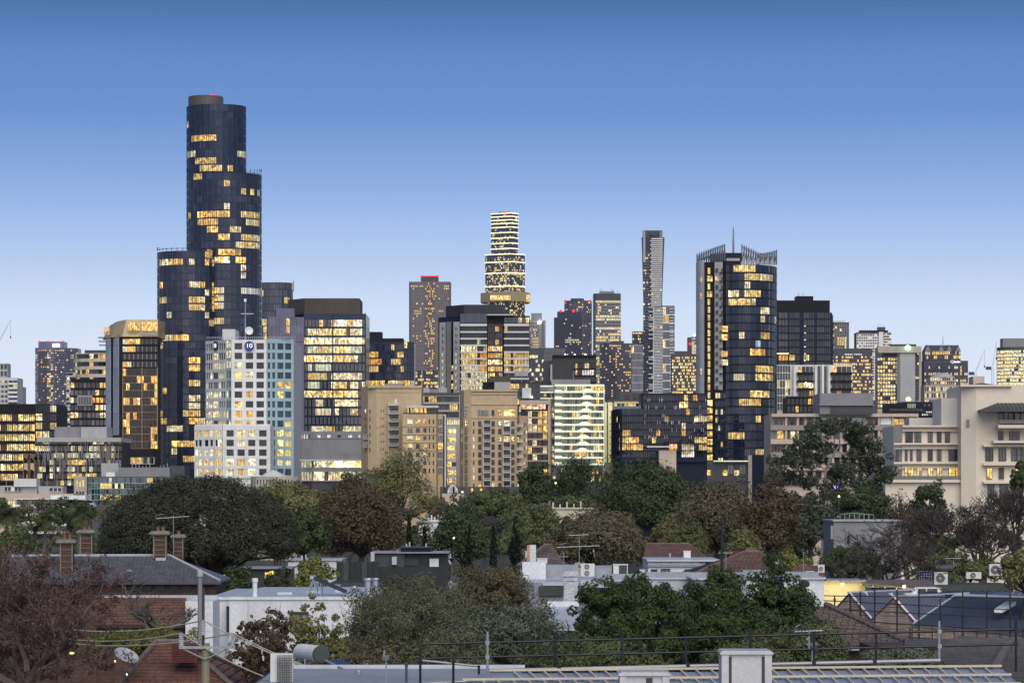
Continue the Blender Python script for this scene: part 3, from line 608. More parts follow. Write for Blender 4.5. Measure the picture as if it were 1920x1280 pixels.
    b = MB(); n = len(pr); v = [(X(584+p, d-4), y, Z(q, d-4)) for y in (d-4.5, d+22) for p, q in pr]
    b.add(v, [tuple(range(n)), tuple(range(n, 2*n))[::-1]]+[(i, (i+1) % n, n+(i+1) % n, n+i) for i in range(n)]); b.ob('roof', mGrey, B.o); B.box('roof_edge', mWhite2, 562, 760, 861, 863.5, d-6, 2); B.done()
    B = Bd('stone_rotunda', 'low beige stone hall with small lantern roof before the round sign office', 'building', 520, 700)
    B.body(mTan, arc(470, 562, 700, 5, 8), 893, None, 10); MB().lathe((X(512, 706), 706, Z(893, 700)), [(3, 0), (1.6, .9), (.2, 1.5)], 8).ob('lantern_roof', mWhite2, B.o)
    B.fac([(480, 699), (550, 699)], 896, 915, 1, 12, .6, .5, .2, mTan, lits(.1, (W,), seed=2)); B.done()
    # navy block
    d = 1300; B = Bd('navy_block', 'navy glass block with black roof and yellow lit rooms left of red topped tower', 'building', 730, d)
    B.body(mNavyB, [(680, d), (757, d), (776, d+6)], 641, None, 20); B.body(mBlack, [(680, d+3), (756, d+3)], 634, 646, 14, 'roof_plant'); B.body(mBlack, [(680, d+4), (716, d+4)], 622, 636, 10, 'lift_overrun')
    R = [(686, 712, 662, 675, W), (743, 770, 662, 671, Y), (686, 713, 676, 684, OR, .8), (729, 754, 676, 685, W), (690, 712, 688, 700, OR, .7), (686, 776, 713, 724, W, 1.2)]
    B.fac([(680, d), (757, d)], 645, 726, 6, 13, .08, .2, .15, mNavyB, lits(.08, (W, Y), R, ((.02, .024, .036), (.04, .045, .065), (.06, .065, .085)), seed=3), mull=2, mm=mNavy); B.fac([(757, d), (776, d+6)], 640, 726, 6, 3, .1, .2, .15, mNavyB, lits(.1, (Y,), R, seed=4)); B.done()
    # far tower, red topped
    d = 2800; B = Bd('red_topped_tower', 'far brown grey residential tower with glowing red cap', 'tower', 806, d)
    B.body(M('warm_grey_cladding', (.15, .125, .13), rough=.35), [(767, d), (770, d-2), (842, d-2), (845, d)], 528, None, 26)
    wg = MATS['warm_grey_cladding']; dk = ((.12, .1, .105), (.15, .125, .13), (.1, .085, .09))
    B.fac([(770, d-2), (797, d-2)], 530, 735, 44, 8, .35, .5, .12, wg, lits(.05, (Y, P), [(769, 793, 533, 540, Y), (776, 790, 582, 590, Y)], dk, seed=1), fine=True, joined=True); B.fac([(797, d-2.5), (815, d-2.5)], 530, 735, 44, 7, .2, .35, .12, M('brown_strip', (.09, .06, .05)), lits(.33, (Y, W, OR), [], ((.06, .04, .035), (.1, .07, .06)), seed=2), fine=True, joined=True)
    B.fac([(815, d-2), (842, d-2)], 530, 735, 44, 8, .35, .5, .12, wg, lits(.05, (Y, P), [(832, 844, 534, 542, P), (821, 832, 580, 586, Y)], dk, seed=3), fine=True, joined=True)
    B.body(mPurpleD, [(789, d+2), (822, d+2)], 517, 530, 12, 'roof_cap'); MB().box(X(789, d), X(822, d), d+1.4, d+1.8, Z(518, d), Z(516.4, d)).ob('red_roof_edge', mRed, B.o)
    for p in (790, 821): beacon(B, p, 518, d+1.5, .9)
    B.done()
    B = Bd('far_lit_slab', 'small far slab with white frame and yellow lit grid', 'building', 800, 2100)
    B.body(mNavy, [(775, 2100), (823, 2100)], 695, None, 14); B.fac([(775, 2100), (823, 2100)], 696, 728, 5, 12, .15, .3, .3, mNavyB, lits(.55, (Y, W), seed=3), joined=True, fine=True)
    for p in (776, 791, 822): B.box('white_column', mWhite, p-.5, p+.5, 695, 730, 2098.5, .7)
    B.done()
    # large apartment block with pale piers
    d = 1200; B = Bd('large_apartment_block', 'wide apartment block with pale concrete piers, white slab edges and glowing lower floors', 'building', 905, d)
    B.body(mNavy, [(822, d+12), (866, d), (993, d)], 592, None, 32); B.body(M('charcoal_roof', (.035, .035, .042)), [(836, d+14), (870, d+4), (947, d+4)], 571, 606, 22, 'roof_plant')
    for a, b, dd, t in ((824, 836, d+6, 604), (837, 846, d+3.4, 603), (850, 862, d-.5, 603)): B.body(mGreyL if a != 837 else mGrey, [(a, dd), (b, dd-1.5)], t, None, 8, 'concrete_pier')
    rows = [(611.5+k*12.5, 621+k*12.5) for k in range(10)]
    for a, dd in ((829, d+4.9), (854, d-1.6)):
        for k in range(10):
            B.win(a, a+1.6, 612+k*12.5, 618+k*12.5, dd, (*(P if k > 3 else (.02, .02, .02)), .8 if k > 3 and RNG.random() < .7 else 0)); B.win(a+3, a+4.2, 615+k*12.5, 618+k*12.5, dd, (.02, .02, .02, 0))
    for k in range(3): B.win(846.5, 849.5, 685+k*17, 695+k*17, d+1, (*W, 1))
    R1 = [(862, 896, 645, 659, P, 1.25), (864, 880, 659, 671, W, .9), (880, 896, 659, 671, P), (862, 896, 671, 684, Y, 1), (900, 912, 659, 696, OR, .7), (862, 912, 684, 735, P, 1.15)]
    dk = ((.015, .02, .03), (.025, .03, .04), (.04, .045, .05))
    B.fac([(863, d-2), (913, d-2)], 607, 735, rows, [(865+k*6, 870.4+k*6) for k in range(8)], wm=mLineW, lit=lits(.02, (Y, P), R1, dk, seed=2), proud=.9, piers=False, mull=3, mm=mNavy)
    B.body(mNavy, [(863, d-1.9), (913, d-1.9)], 590, None, 4, 'left_bay'); B.body(mNavy, [(945, d-1.9), (993, d-1.9)], 595, None, 4, 'right_bay')
    B.fac([(863, d-2), (913, d-2)], 586, 606, [(588, 605)], 7, .08, lit=lits(0, dark=((.05, .07, .1), (.07, .09, .13)), seed=1), mull=2, mm=mNavy)
    R2 = [(914, 942, 646, 659, P, 1.35), (929, 942, 659, 671, Y), (914, 929, 659, 671, OR, .5), (914, 942, 671, 684, P, 1.4), (914, 929, 684, 707, Y), (929, 942, 684, 696, OR, .5), (929, 942, 696, 707, P), (928, 936, 609, 645, W, .5)]
    B.fac([(914, d-.5), (944, d-.5)], 607, 735, rows, [(915, 921), (921.6, 927.6), (929, 935), (935.6, 941.6)], wm=M('dark_red_frame', (.06, .03, .025)), lit=lits(0, rects=R2, dark=((.02, .016, .014), (.06, .05, .04)), seed=3), proud=.4, piers=False, mull=2, mm=mBlack)
    R3 = [(945, 958, 657, 699, Y, .9), (963, 991, 659, 671, W, 1), (963, 991, 671, 696, Y, 1.15)]
    B.fac([(945, d-2), (992, d-2)], 607, 735, rows, [(946+k*5.7, 951.2+k*5.7) for k in range(8)], wm=mLineW, lit=lits(.02, (Y,), R3, dk, seed=4), proud=.9, piers=False, mull=3, mm=mNavy)
    B.fac([(945, d-2), (992, d-2)], 593, 606, [(595, 605)], 7, .08, lit=lits(.05, (Y,), dark=((.03, .045, .06), (.05, .065, .085)), seed=1)); B.box('canopy', mWhite2, 913, 961, 589, 591, d-3.5, 4); B.box('top_floor', mBlack, 914, 944, 592, 609, d-.3, 4); B.done()
    # supertall with gold band
    d = 3500; B = Bd('stepped_skyscraper', 'far stepped skyscraper with glowing floor lines and projecting gold starburst box', 'tower', 947, d)
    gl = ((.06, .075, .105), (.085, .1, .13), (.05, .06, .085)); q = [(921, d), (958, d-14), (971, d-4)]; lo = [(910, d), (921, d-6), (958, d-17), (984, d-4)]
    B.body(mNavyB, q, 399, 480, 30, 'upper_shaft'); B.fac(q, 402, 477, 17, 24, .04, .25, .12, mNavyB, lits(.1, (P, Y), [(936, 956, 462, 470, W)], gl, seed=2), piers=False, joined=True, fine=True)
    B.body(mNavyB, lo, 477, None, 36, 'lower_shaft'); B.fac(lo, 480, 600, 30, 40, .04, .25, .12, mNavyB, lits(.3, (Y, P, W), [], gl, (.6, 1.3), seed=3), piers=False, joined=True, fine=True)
    for pts, ys in ((q, (400, 406, 412.5, 419, 426, 436, 446, 456, 466)), (lo, (477, 491.5, 512, 537))):
        for y in ys:
            z = Z(y, d-10); b = MB()
            for i in range(len(pts)-1):
                A, C = xy(pts)[i], xy(pts)[i+1]; L_ = math.dist(A, C); b.rbox(((A[0]+C[0])/2+.5*(C[1]-A[1])/L_, (A[1]+C[1])/2-.5, z), (L_, .5, .72), math.atan2(C[1]-A[1], C[0]-A[0]))
            b.ob('light_strip', mLine, B.o)
    g = MB(); zt, zb = Z(550, d), Z(568, d); pts = [(901, d-4), (918, d-24), (958, d-40), (985, d-24), (994, d-6)]
    g.prism(xy(pts)+[(X(990, d+20), d+20), (X(905, d+20), d+20)], zb, zt); g.ob('gold_box', mGold, B.o)
    for a, b, t, bo, dd, c in ((919, 957, 554, 562, 0, Y), (986, 993, 552, 566, 1, W)):
        n = 8 if not dd else 2
        for k in range(n):
            p0 = a+(b-a)*k/n; p1 = a+(b-a)*(k+1)/n
            pm = (p0+p1)/2; de = d-24-(pm-918)/40*16 if not dd else d-24+(pm-985)/9*18
            B.win(p0+.2, p1-.2, t, bo, de-1.5, (*c, 1.4))
    beacon(B, 948, 402, d-12, 1.2); MB().box(X(935, d), X(957, d), d, d+8, Z(400, d), Z(397.6, d)).ob('roof_plant', mGreyD, B.o); B.done()
    # small tower
    d = 2500; B = Bd('slim_grey_far_tower', 'slim far grey tower with single white roof lamp', 'tower', 1008, d)
    B.body(mGrey, [(985, d), (1023, d+3)], 600, None, 16); B.body(mGrey, [(996, d+2), (1016, d+2)], 587, 602, 10, 'lift_core'); B.fac([(985, d), (1010, d+2)], 604, 740, 24, 9, .3, .4, .15, mGreyD, lits(.25, (Y, W, P), [(996, 1009, 632, 660, OR, .5)], ((.06, .055, .055), (.1, .09, .09)), seed=2), fine=True, joined=True)
    B.fac([(1013, d+2.2), (1022, d+3)], 604, 690, 20, 1, .5, .5, .15, mGrey, lits(0, dark=((.02, .02, .03),), seed=1), fine=True, joined=True)
    MB().lathe((X(1012, d), d-1, Z(604, d)), [(.4, -1.2), (1.3, -.6), (1.3, .6), (.4, 1.2)], 8).ob('roof_lamp', mLed, B.o); B.done()
    B = Bd('grey_glass_slab', 'grey glass slab with lit strips right of the wide apartment block', 'building', 1015, 1500)
    B.body(mGreyD, [(985, 1500), (1060, 1500)], 652, None, 14); B.fac([(985, 1500), (1020, 1500)], 665, 740, 9, 9, .05, .35, .1, mGreyD, lits(.3, (P, CO), dark=((.03, .03, .035),), seed=4), piers=False, joined=True); B.fac([(1020, 1500), (1060, 1500)], 653, 690, 4, 8, .1, .12, .1, mGreyD, lits(0, dark=((.09, .095, .11), (.11, .115, .13)), seed=4)); B.done()
    B = Bd('dark_low_apartments', 'dark low apartments with roof clutter behind the right cream block', 'building', 960, 1000)
    B.body(mBlack, [(905, 1000), (1025, 1000)], 716, None, 14); B.fac([(945, 1000), (1025, 1000)], 718, 790, 5, 14, .15, .35, .4, mGreyD, lits(.2, (W, Y, P), [(955, 990, 705, 716, W)], ((.02, .02, .024), (.05, .05, .05)), seed=4))
    B.box('brown_plant_box', mBrown, 918, 957, 705, 716, 998, 5); B.box('grey_plant_box', mGreyL, 927, 957, 716, 731, 990, 4); B.box('tank', mGreyL, 965, 990, 695, 705, 1004, 5); B.box('white_plant_box', mWhite2, 979, 996, 727, 746, 980, 4)
    for k in range(8): mast(B, 930+k*12, 697+RNG.random()*10, 717, 1003, .1, name='roof_pipe')
    MB().lathe((X(997, 979), 979, Z(744, 979)), [(.1, -.3), (.3, -.1), (.3, .1), (.1, .3)], 8).ob('roof_lamp', mLed, B.o); B.done()
middle_group()

def cream_pair():
    mR = M('white_rail', (.62, .62, .6), rough=.4)
    def balcony(B, px0, px1, top, d, h=4.0):
        x0, x1 = X(px0, d), X(px1, d); b = MB(); z = Z(top, d)
        b.box(x0, x1, d-1.3, d, z-S(h, d)-.18, z-S(h, d)); b.box(x0, x1, d-1.3, d-1.22, z-.09, z); b.box(x0, x0+.08, d-1.22, d, z-S(h, d), z).box(x1-.08, x1, d-1.22, d, z-S(h, d), z)
        n = int((x1-x0)/.22)
        for k in range(n): xx = x0+.12+k*.22; b.box(xx, xx+.05, d-1.29, d-1.24, z-S(h, d), z-.09)
        return b.ob('balcony', mR, B.o)
    dk = ((.012, .012, .018), (.02, .02, .028), (.05, .05, .055))
    # left cream tower
    d = 800; B = Bd('cream_apartment_building', 'cream apartment block with stacked white balconies and lower wing, left of the pair', 'building', 750, d)
    B.body(mCream, [(677, d+4), (690, d), (706, d-1), (790, d-1)], 724, None, 20)
    rows = [(766+k*14.4, 775+k*14.4) for k in range(6)]
    for k, (t, b) in enumerate(rows):
        for a, w in ((684, 2.2), (688.5, 2), (692.5, 2)):
            if k == 0 and a == 688.5: continue
            B.win(a, a+w, t+1, b-1, d-.9 if a > 689 else d+.6, (*P, .9) if (k == 0 and a == 684) else (*dk[0], 0))
        for a in (714, 718.5): B.win(a, a+1.3, t+1.5, b-3, d-1.06, (*dk[0], 0))
    for t in (814, 829): B.win(681, 691, t, t+9, d-.2, (.04, .04, .05, 0), FRG)
    for k in range(5):
        t = 766+k*15
        B.win(732, 746, t-1, t+9, d-1.06, (.03, .03, .035, 0), FR3); balcony(B, 728, 749, t+4.5, d-1.1)
    for p in (728.2, 748.6): MB().box(X(p-.3, d-2), X(p+.3, d-2), d-2.4, d-2.1, 0, Z(756, d)).ob('balcony_post', mR, B.o)
    balcony(B, 728, 749, 755, d-1.1); B.box('vent_shaft', mWhite, 740, 744, 748, 757, d-1.2, .8)
    for y in (735, 800): B.box('string_course', M('cream_band', (.42, .32, .2)), 706, 790, y, y+.7, d-1.12, .3)
    B.box('parapet', mCream, 690, 791, 723, 727, d-1.4, 1); B.box('roof_house', mGrey, 722, 756, 719, 724, d+4, 6)
    # wing
    w = d-12; B.body(mCream, [(755, w), (818, w), (821, w+2), (835, w+2)], 776, None, 14, 'wing_wall')
    wr = [(786, 794), (802, 810), (817, 824), (832, 840.5), (848, 856), (863, 871), (878, 886)]
    LW = {(0, 0): P, (0, 1): Y, (2, 0): P, (2, 1): Y, (3, 0): W, (3, 2): Y, (0, 2): OR, (4, 2): P}
    for k, (t, b) in enumerate(wr):
        for j, (a, e) in enumerate(((764, 773.5), (780, 787), (794, 799.5), (804, 806.5), (811.5, 814))):
            c = LW.get((k, j)); B.win(a, e, t, b, w-.08, (*c, 1.1) if c else (*random.Random(k*9+j).choice(dk), 0), FRG if j == 0 else None)
        B.win(821.5, 830.5, t-1, b+1, w+1.92, (*W, 1.1) if k == 3 else (.03, .03, .036, 0), FRG)
    for y in (798.5, 814, 829, 844): B.box('string_course', MATS['cream_band'], 755, 818, y, y+.6, w-.2, .3)
    # rooftop glass room
    B.body(mWhite2, [(762, w+1.5), (822, w+1.5)], 760, 764, 9, 'penthouse_roof'); B.body(mGreyD, [(763, w+3), (820, w+3)], 763, 777, 7, 'penthouse')
    for a, e, c in ((764, 766, P), (770, 777, W), (777.5, 785, Y), (795, 800, W), (786, 793, OR)): B.win(a, e, 764.5, 775, w+2.8, (*c, .75))
    for a in (802, 808, 814): B.win(a, a+5, 765, 775, w+2.8, (.05, .055, .05, 0))
    MB().box(X(756, w), X(822, w), w+.1, w+.5, Z(775.5, w), Z(773.5, w)).ob('planter_edge', M('roof_garden', (.03, .05, .02)), B.o)
    B.box('white_fin', mWhite, 833.5, 836, 777, None, w+1.5, 4); B.box('dark_gap', mBlack, 830.9, 833.4, 779, None, w+1.8, 3); B.done()
    # right cream tower
    d = 780; B = Bd('cream_apartment_block', 'taller plain topped cream apartment block with two balcony columns, right of the pair', 'building', 925, d)
    B.body(mCream, [(862, d+5), (870, d+1), (884, d), (970, d)], 731, None, 20); B.body(mCream, [(970, d+1), (974, d-1), (989, d+1)], 779, None, 14, 'side_wing')
    rr = [(790+k*14.5, 798+k*14.5) for k in range(9)]; rg = random.Random(5)
    lit = {(0, 2): CO, (0, 3): CO, (2, 4): Y, (2, 3): P, (8, 0): W, (8, 1): P}
    for k, (t, b) in enumerate(rr):
        for j, a in enumerate((897, 922, 934.5, 959)):
            c = lit.get((k, j if j < 2 else j+1)); B.win(a, a+5.4, t-.5, b, d-.08, (*c, 1) if c else (*rg.choice(dk), 0), FR1)
        for j, a in enumerate((908, 945)):
            c = {(0, 1): CO, (2, 1): Y}.get((k, j)); B.win(a, a+11, t-2, b, d-.06, (*c, 1) if c else (.03, .03, .032, 0), FR3); balcony(B, a-1.5, a+12.5, b-3.5, d-.1, 3.5)
        for a in (970.3,): B.win(a, a+2.4, t, b, d-.3, (*Y, 1) if k in (2, 8) else (*rg.choice(dk), 0))
        for a in (983, 986): B.win(a, a+1.4, t+2, b, d-.05, (*P, 1) if (rg.random() < .15) else (*dk[0], 0))
        balcony(B, 970, 980, b-3, d-1, 3.5); B.win(872, 881, t-2, b, d+.55, (.16, .16, .13, 0) if k else (*P, .6), FR3); B.win(887, 889.5, t, b, d-.08, (*P, .7) if rg.random() < .3 else (*dk[1], 0))
        B.win(866, 868, t, b, d+2.8, (*P, .9) if rg.random() < .3 else (*dk[1], 0))
    for a, e, c in ((922, 927, None), (934, 940, W), (945, 966, Y)): B.win(a, e, 768.5, 779, d-.08, (*c, 1) if c else (.015, .015, .03, 0))
    B.win(896, 916, 768.5, 779, d-.08, (.2, .2, .19, 0)); B.win(872, 882, 760, 780, d+.55, (.1, .1, .1, 0), FRG)
    for y in (739, 758, 783): B.box('string_course', MATS['cream_band'], 884, 970, y, y+.7, d-.2, .3)
    B.box('parapet', mCream, 884, 971, 730, 733.5, d-.4, 1)
    for a in (906.5, 920, 943.2, 957): MB().box(X(a, d), X(a+.7, d), d-1.6, d-1.3, 0, Z(790, d)).ob('balcony_post', mR, B.o)
    B.box('painted_uplight_strip', MATS['cream_band'], 869, 870.4, 785, None, d+.2, .6)  # corner strip put in for uplight on the edge
    B.body(mGreyD, [(825, d-25), (985, d-25)], 912, None, 8, 'entry_hall'); B.body(mPink, [(829, d-30), (870, d-30)], 925, None, 5, 'entry_wall')
    for k in range(8): B.win(832+k*17, 836+k*17, 915, 922, d-25.1, (*W, 1.2) if k in (3, 4) else (.02, .02, .02, 0))
    n = 9; hoop = [(X(849+9*math.cos(math.pi*i/n), d-28), d-28, Z(924-14*math.sin(math.pi*i/n), d-28)) for i in range(n+1)]
    q = MB().path(hoop, .14, 5)
    for i in (2, 3, 5, 6, 7): q.tube(hoop[i], (hoop[i][0], hoop[i][1], Z(924, d-28)), .1, .1, 5)
    q.ob('arched_trellis', mWhite, B.o); B.done()
    # slab between
    d = 860; B = Bd('grey_slab_apartments', 'grey slab edged apartments between the two cream blocks', 'building', 826, d)
    B.body(mGreyD, [(788, d), (866, d)], 742, None, 16)
    B.fac([(788, d-.5), (866, d-.5)], 742, 800, 4, 10, .08, .25, .9, mGreyL, lits(.08, (W,), [(802, 820, 743, 757, W, 1.2), (846, 860, 757, 768, Y, 1.4)], ((.05, .05, .05), (.09, .09, .085), (.03, .03, .03)), seed=4), piers=False, mull=2, mm=mGreyD)
    B.box('roof_box', mGreyL, 790, 805, 727, 742, d+3, 4); B.box('roof_box', mGrey, 805, 822, 729, 742, d+3, 4); B.box('roof_box', mGreyL, 822, 838, 727, 742, d+4, 4); MB().box(X(788, d-1), X(862, d-1), d-1, d-.9, Z(742, d), Z(736, d)).ob('glass_rail', M('smoked_glass', (.05, .055, .06), rough=.1), B.o)
    B.box('white_pier', mWhite2, 861, 863.5, 740, 800, d-2, 1); B.done()
    d = 830; B = Bd('striped_stair_block', 'narrow grey block with white lit stair landings between the cream blocks', 'building', 850, d)
    B.body(mGreyL, [(836, d), (862, d)], 797, None, 10); B.fac([(838.5, d-.1), (855, d-.1)], 803, 910, 7, 2, .02, .48, .5, mWhite, lits(.75, (W, Y), amp=(.8, 1.3), seed=5), piers=False); B.fac([(838, d+2), (862, d+2)], 786, 797, 1, 6, .1, .1, .1, mGreyD, lits(.4, (P,), amp=(.2, .5), seed=4)); B.done()
    # brown with pink slab
    d = 850; B = Bd('brown_balcony_block', 'dark brown block with pink slab frame and warm lit balconies beside the cream block', 'building', 1003, d)
    mDB = M('dark_brown_brick', (.035, .025, .022)); B.body(mDB, [(976, d), (1030, d)], 752, None, 14)
    B.fac([(988, d-.4), (1027, d-.4)], 770, 905, 10, 4, .15, .22, .7, mPink, lits(.3, (W, P), [(1010, 1027, 771, 813, W, 1.2), (1003, 1010, 842, 852, W, 1.3), (1010, 1027, 880, 893, W, 1.2)], ((.015, .012, .012), (.04, .035, .03)), seed=6), piers=False)
    B.box('top_slab', mPink, 974, 1030, 750, 758, d-1.5, 6)
    for k in range(4): B.win(976+k*12, 987+k*12, 758, 767, d-.4, (1, .75, .5, 1.1))
    B.box('pink_pier', mPink, 1027.5, 1034, 748, None, d-1.2, 3); B.box('dark_column', mDB, 976, 990, 770, None, d-1, 2); B.done()
cream_pair()

# ================================================================== towers in the middle distance, centre right
def centre_right():
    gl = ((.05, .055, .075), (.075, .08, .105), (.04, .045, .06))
    d = 2500; B = Bd('navy_far_tower', 'far navy tower with stepped shoulders and small red roof lights', 'tower', 1066, d)
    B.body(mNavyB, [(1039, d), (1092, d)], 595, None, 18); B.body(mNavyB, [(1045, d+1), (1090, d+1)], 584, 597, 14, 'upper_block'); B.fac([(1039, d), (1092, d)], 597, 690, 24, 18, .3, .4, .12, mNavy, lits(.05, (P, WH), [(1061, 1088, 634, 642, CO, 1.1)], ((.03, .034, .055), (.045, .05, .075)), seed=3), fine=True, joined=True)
    for p in (1051, 1075): beacon(B, p, 583, d+1, 1.1)
    B.done()
    d = 2700; B = Bd('rounded_far_tower', 'far grey violet tower with rounded top behind the navy tower', 'tower', 1085, d)
    a = arc(1058, 1110, d, 10, 8); B.body(mPurpleD, a, 563, None, 18); B.body(mGreyD, arc(1070, 1095, d+5, 5, 6), 559, 565, 8, 'roof_cap')
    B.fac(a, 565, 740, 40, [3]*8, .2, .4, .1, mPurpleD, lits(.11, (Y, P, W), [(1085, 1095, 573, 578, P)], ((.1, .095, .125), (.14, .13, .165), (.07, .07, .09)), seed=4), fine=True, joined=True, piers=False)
    for p in (1060, 1107): beacon(B, p, 563, d+4, .8)
    B.done()
    d = 2600; B = Bd('banded_far_tower', 'far grey office tower with many yellow lit floors and roof clutter', 'tower', 1139, d)
    B.body(mGreyD, [(1113, d+2), (1117, d), (1164, d)], 550, None, 18); B.fac([(1117, d), (1164, d)], 563, 730, 30, 14, .15, .35, .15, M('slate_cladding', (.12, .12, .14)), lits(.1, (Y, P), [(1117, 1164, 563, 570, Y), (1117, 1164, 588, 604, P, .9), (1117, 1164, 610, 616, P), (1117, 1164, 630, 636, Y, .8)], gl, seed=5, rowp=(.1, .2, .6, .75, .9, .3)), fine=True, joined=True)
    B.fac([(1113, d+2), (1117, d)], 560, 730, 30, 1, .1, .4, .1, mGrey, lits(.1, seed=2), fine=True, joined=True); B.box('roof_plant', mGrey, 1124, 1152, 546, 551, d+4, 8)
    for k, p in enumerate((1126, 1130, 1138, 1147, 1150, 1158)): mast(B, p, 540+k % 3*2, 550, d+5, .25)
    B.done()
    d = 2000; B = Bd('speckled_block', 'dark slate block speckled with yellow lit rooms below the far towers', 'building', 1157, d)
    B.body(mPurpleD, [(1125, d), (1142, d-3), (1191, d)], 643, None, 16); B.fac([(1125, d), (1142, d-3)], 646, 745, 20, 5, .3, .45, .12, mPurple, lits(.22, (Y, W, P), dark=gl, seed=3), fine=True, joined=True); B.fac([(1142, d-3), (1191, d)], 646, 745, 20, 13, .3, .45, .12, mPurpleD, lits(.25, (Y, W), [(1172, 1186, 655, 660, W), (1172, 1186, 697, 703, W)], ((.03, .03, .042), (.05, .05, .068)), seed=4), fine=True, joined=True); B.box('roof_plant', mGreyD, 1146, 1170, 639, 644, d+4, 8); B.done()
    d = 1950; B = Bd('pale_glass_slab', 'pale grey glass slab with white floor lines left of the slender tower', 'building', 1195, d)
    B.body(mGrey, [(1184, d), (1206, d)], 646, None, 12); B.fac([(1184, d), (1206, d)], 648, 745, 7, 5, .04, .06, .2, mWhite2, lits(.02, (P,), dark=((.13, .135, .165), (.16, .165, .2)), seed=4), piers=False, joined=True); B.done()
    B = Bd('dark_far_block', 'small dark far block with lit top floors left of the slender tower', 'building', 1196, 2900)
    B.body(mNavy, [(1186, 2900), (1208, 2900)], 621, None, 12); B.fac([(1186, 2900), (1208, 2900)], 622, 700, 14, 7, .2, .4, .15, mNavy, lits(.25, (Y, P), seed=4), fine=True, joined=True); B.done()
    # slender flared tower
    d = 3400; B = Bd('slender_flared_tower', 'slender far tower flaring wider at the top with white balcony lines', 'tower', 1224, d)
    def q(pts, z0, z1, top, name, m): return MB().prism(xy(pts)+[(X(pts[-1][0], d+30), d+30), (X(pts[0][0], d+30), d+30)], z0, z1, xy(top)+[(X(top[-1][0], d+30), d+30), (X(top[0][0], d+30), d+30)]).ob(name, m, B.o)
    zA, zB = Z(560, d), Z(445, d)
    q([(1206, d), (1241.5, d)], 0, zA, [(1206, d), (1241.5, d)], 'shaft', mNavyB)
    q([(1206, d), (1241.5, d)], zA, zB, [(1203, d), (1246, d)], 'flared_head', mNavyB)
    B.body(mGreyD, [(1206, d+1), (1242, d+1)], 432, 446, 16, 'crown'); B.box('crown_pier', mGreyL, 1206, 1210, 433, 492, d-1.5, 2); B.box('crown_pier', mGrey, 1237, 1241, 433, 490, d-1.2, 2); B.win(1218, 1231, 434, 441, d-1, (.02, .03, .04, 0)); B.win(1232, 1236, 436, 440, d-1, (.02, .03, .04, 0))
    b = MB(); rg = random.Random(3)
    for k in range(76):
        y = 447+k*3.9
        if y < 575: b.box(X(1219 if k % 2 else 1221, d), X(1243-(y-447)*.026, d), d-2.6, d-1, Z(y+1.9, d), Z(y, d))
        elif rg.random() < .5: b.box(X(1216, d), X(1228, d), d-2.6, d-1, Z(y+1.4, d), Z(y, d))
    b.ob('balcony_lines', mWhite, B.o, 'stuff')
    B.fac([(1206, d-.5), (1218, d-.5)], 470, 745, 48, 4, .2, .3, .1, mNavyB, lits(.14, (Y, P, W), dark=((.06, .07, .1), (.09, .1, .14)), seed=6), fine=True, joined=True, piers=False); B.fac([(1218, d-.6), (1241, d-.6)], 500, 745, 60, 7, .2, .35, .1, mNavy, lits(.12, (Y, W, P), dark=((.03, .034, .045),), seed=7), fine=True, joined=True, piers=False)
    B.done()
    d = 3150; B = Bd('white_lined_tower', 'far tower of white horizontal lines attached right of the slender tower', 'tower', 1250, d)
    B.body(mNavyB, [(1226, d), (1243, d-4), (1265, d-4)], 573, None, 18); B.fac([(1226, d), (1243, d-4)], 575, 745, 60, 3, .1, .5, .2, mGreyD, lits(.06, (Y, W), seed=3), fine=True, joined=True, piers=False)
    B.fac([(1243, d-4), (1265, d-4)], 575, 745, 11, 4, .03, .12, .25, mWhite, lits(.06, (Y, W), [(1243, 1252, 595, 600, Y)], ((.1, .115, .145), (.13, .145, .18)), seed=4), piers=False, joined=True, fine=True)
    b = MB()
    for k in range(30): b.box(X(1255, d), X(1262, d), d-5.2, d-4.3, Z(579+k*5.5+1.3, d), Z(579+k*5.5, d))
    b.ob('balcony_lines', mWhite, B.o, 'stuff'); B.done()
    d = 2400; B = Bd('golden_lit_offices', 'far office block glowing yellow floor by floor left of the tall dark curved tower', 'building', 1283, d)
    B.body(mGreyD, [(1260, d), (1308, d)], 663, None, 16); B.fac([(1260, d), (1308, d)], 668, 745, 13, 16, .15, .3, .15, mGreyD, lits(.62, (Y, P, W), seed=5, amp=(.7, 1.3)), fine=True, joined=True); B.box('roof_box', mGreyD, 1266, 1290, 658, 664, d+3, 6); B.done()
    B = Bd('lattice_lit_tower', 'narrow far tower with white lit corner frame beside the dark curved tower', 'building', 1300, 2600)
    B.body(mGreyD, [(1290, 2600), (1310, 2600)], 632, None, 12); B.fac([(1297, 2599.5), (1310, 2599.5)], 630, 745, 20, 3, .25, .3, .3, mWhite2, lits(.4, (P, Y), seed=5), fine=True, joined=True); B.box('lamp_housing', mLed, 1300, 1304, 627, 630, 2598, 2); beacon(B, 1294, 645, 2597, 1.2); B.done()
    # brown block and grey box behind wavy balconies
    d = 1000; B = Bd('charcoal_cube_building', 'charcoal cube building with one bright window behind the wavy balconies', 'building', 1072, d)
    mCh = M('charcoal_brown', (.045, .04, .038)); B.body(mCh, [(1036, d), (1118, d)], 668, None, 16); B.body(mGreyD, [(1019, d+3), (1036, d+2)], 676, None, 12, 'grey_return'); B.box('tan_edge', mTan, 1032, 1035.5, 683, 715, d-.4, 1)
    R = [(1093, 1113, 693, 706, WH, 1.2), (1080, 1084, 684, 693, W), (1078, 1082, 695, 705, W, 1.2), (1095, 1104, 683, 692, P, .6)]
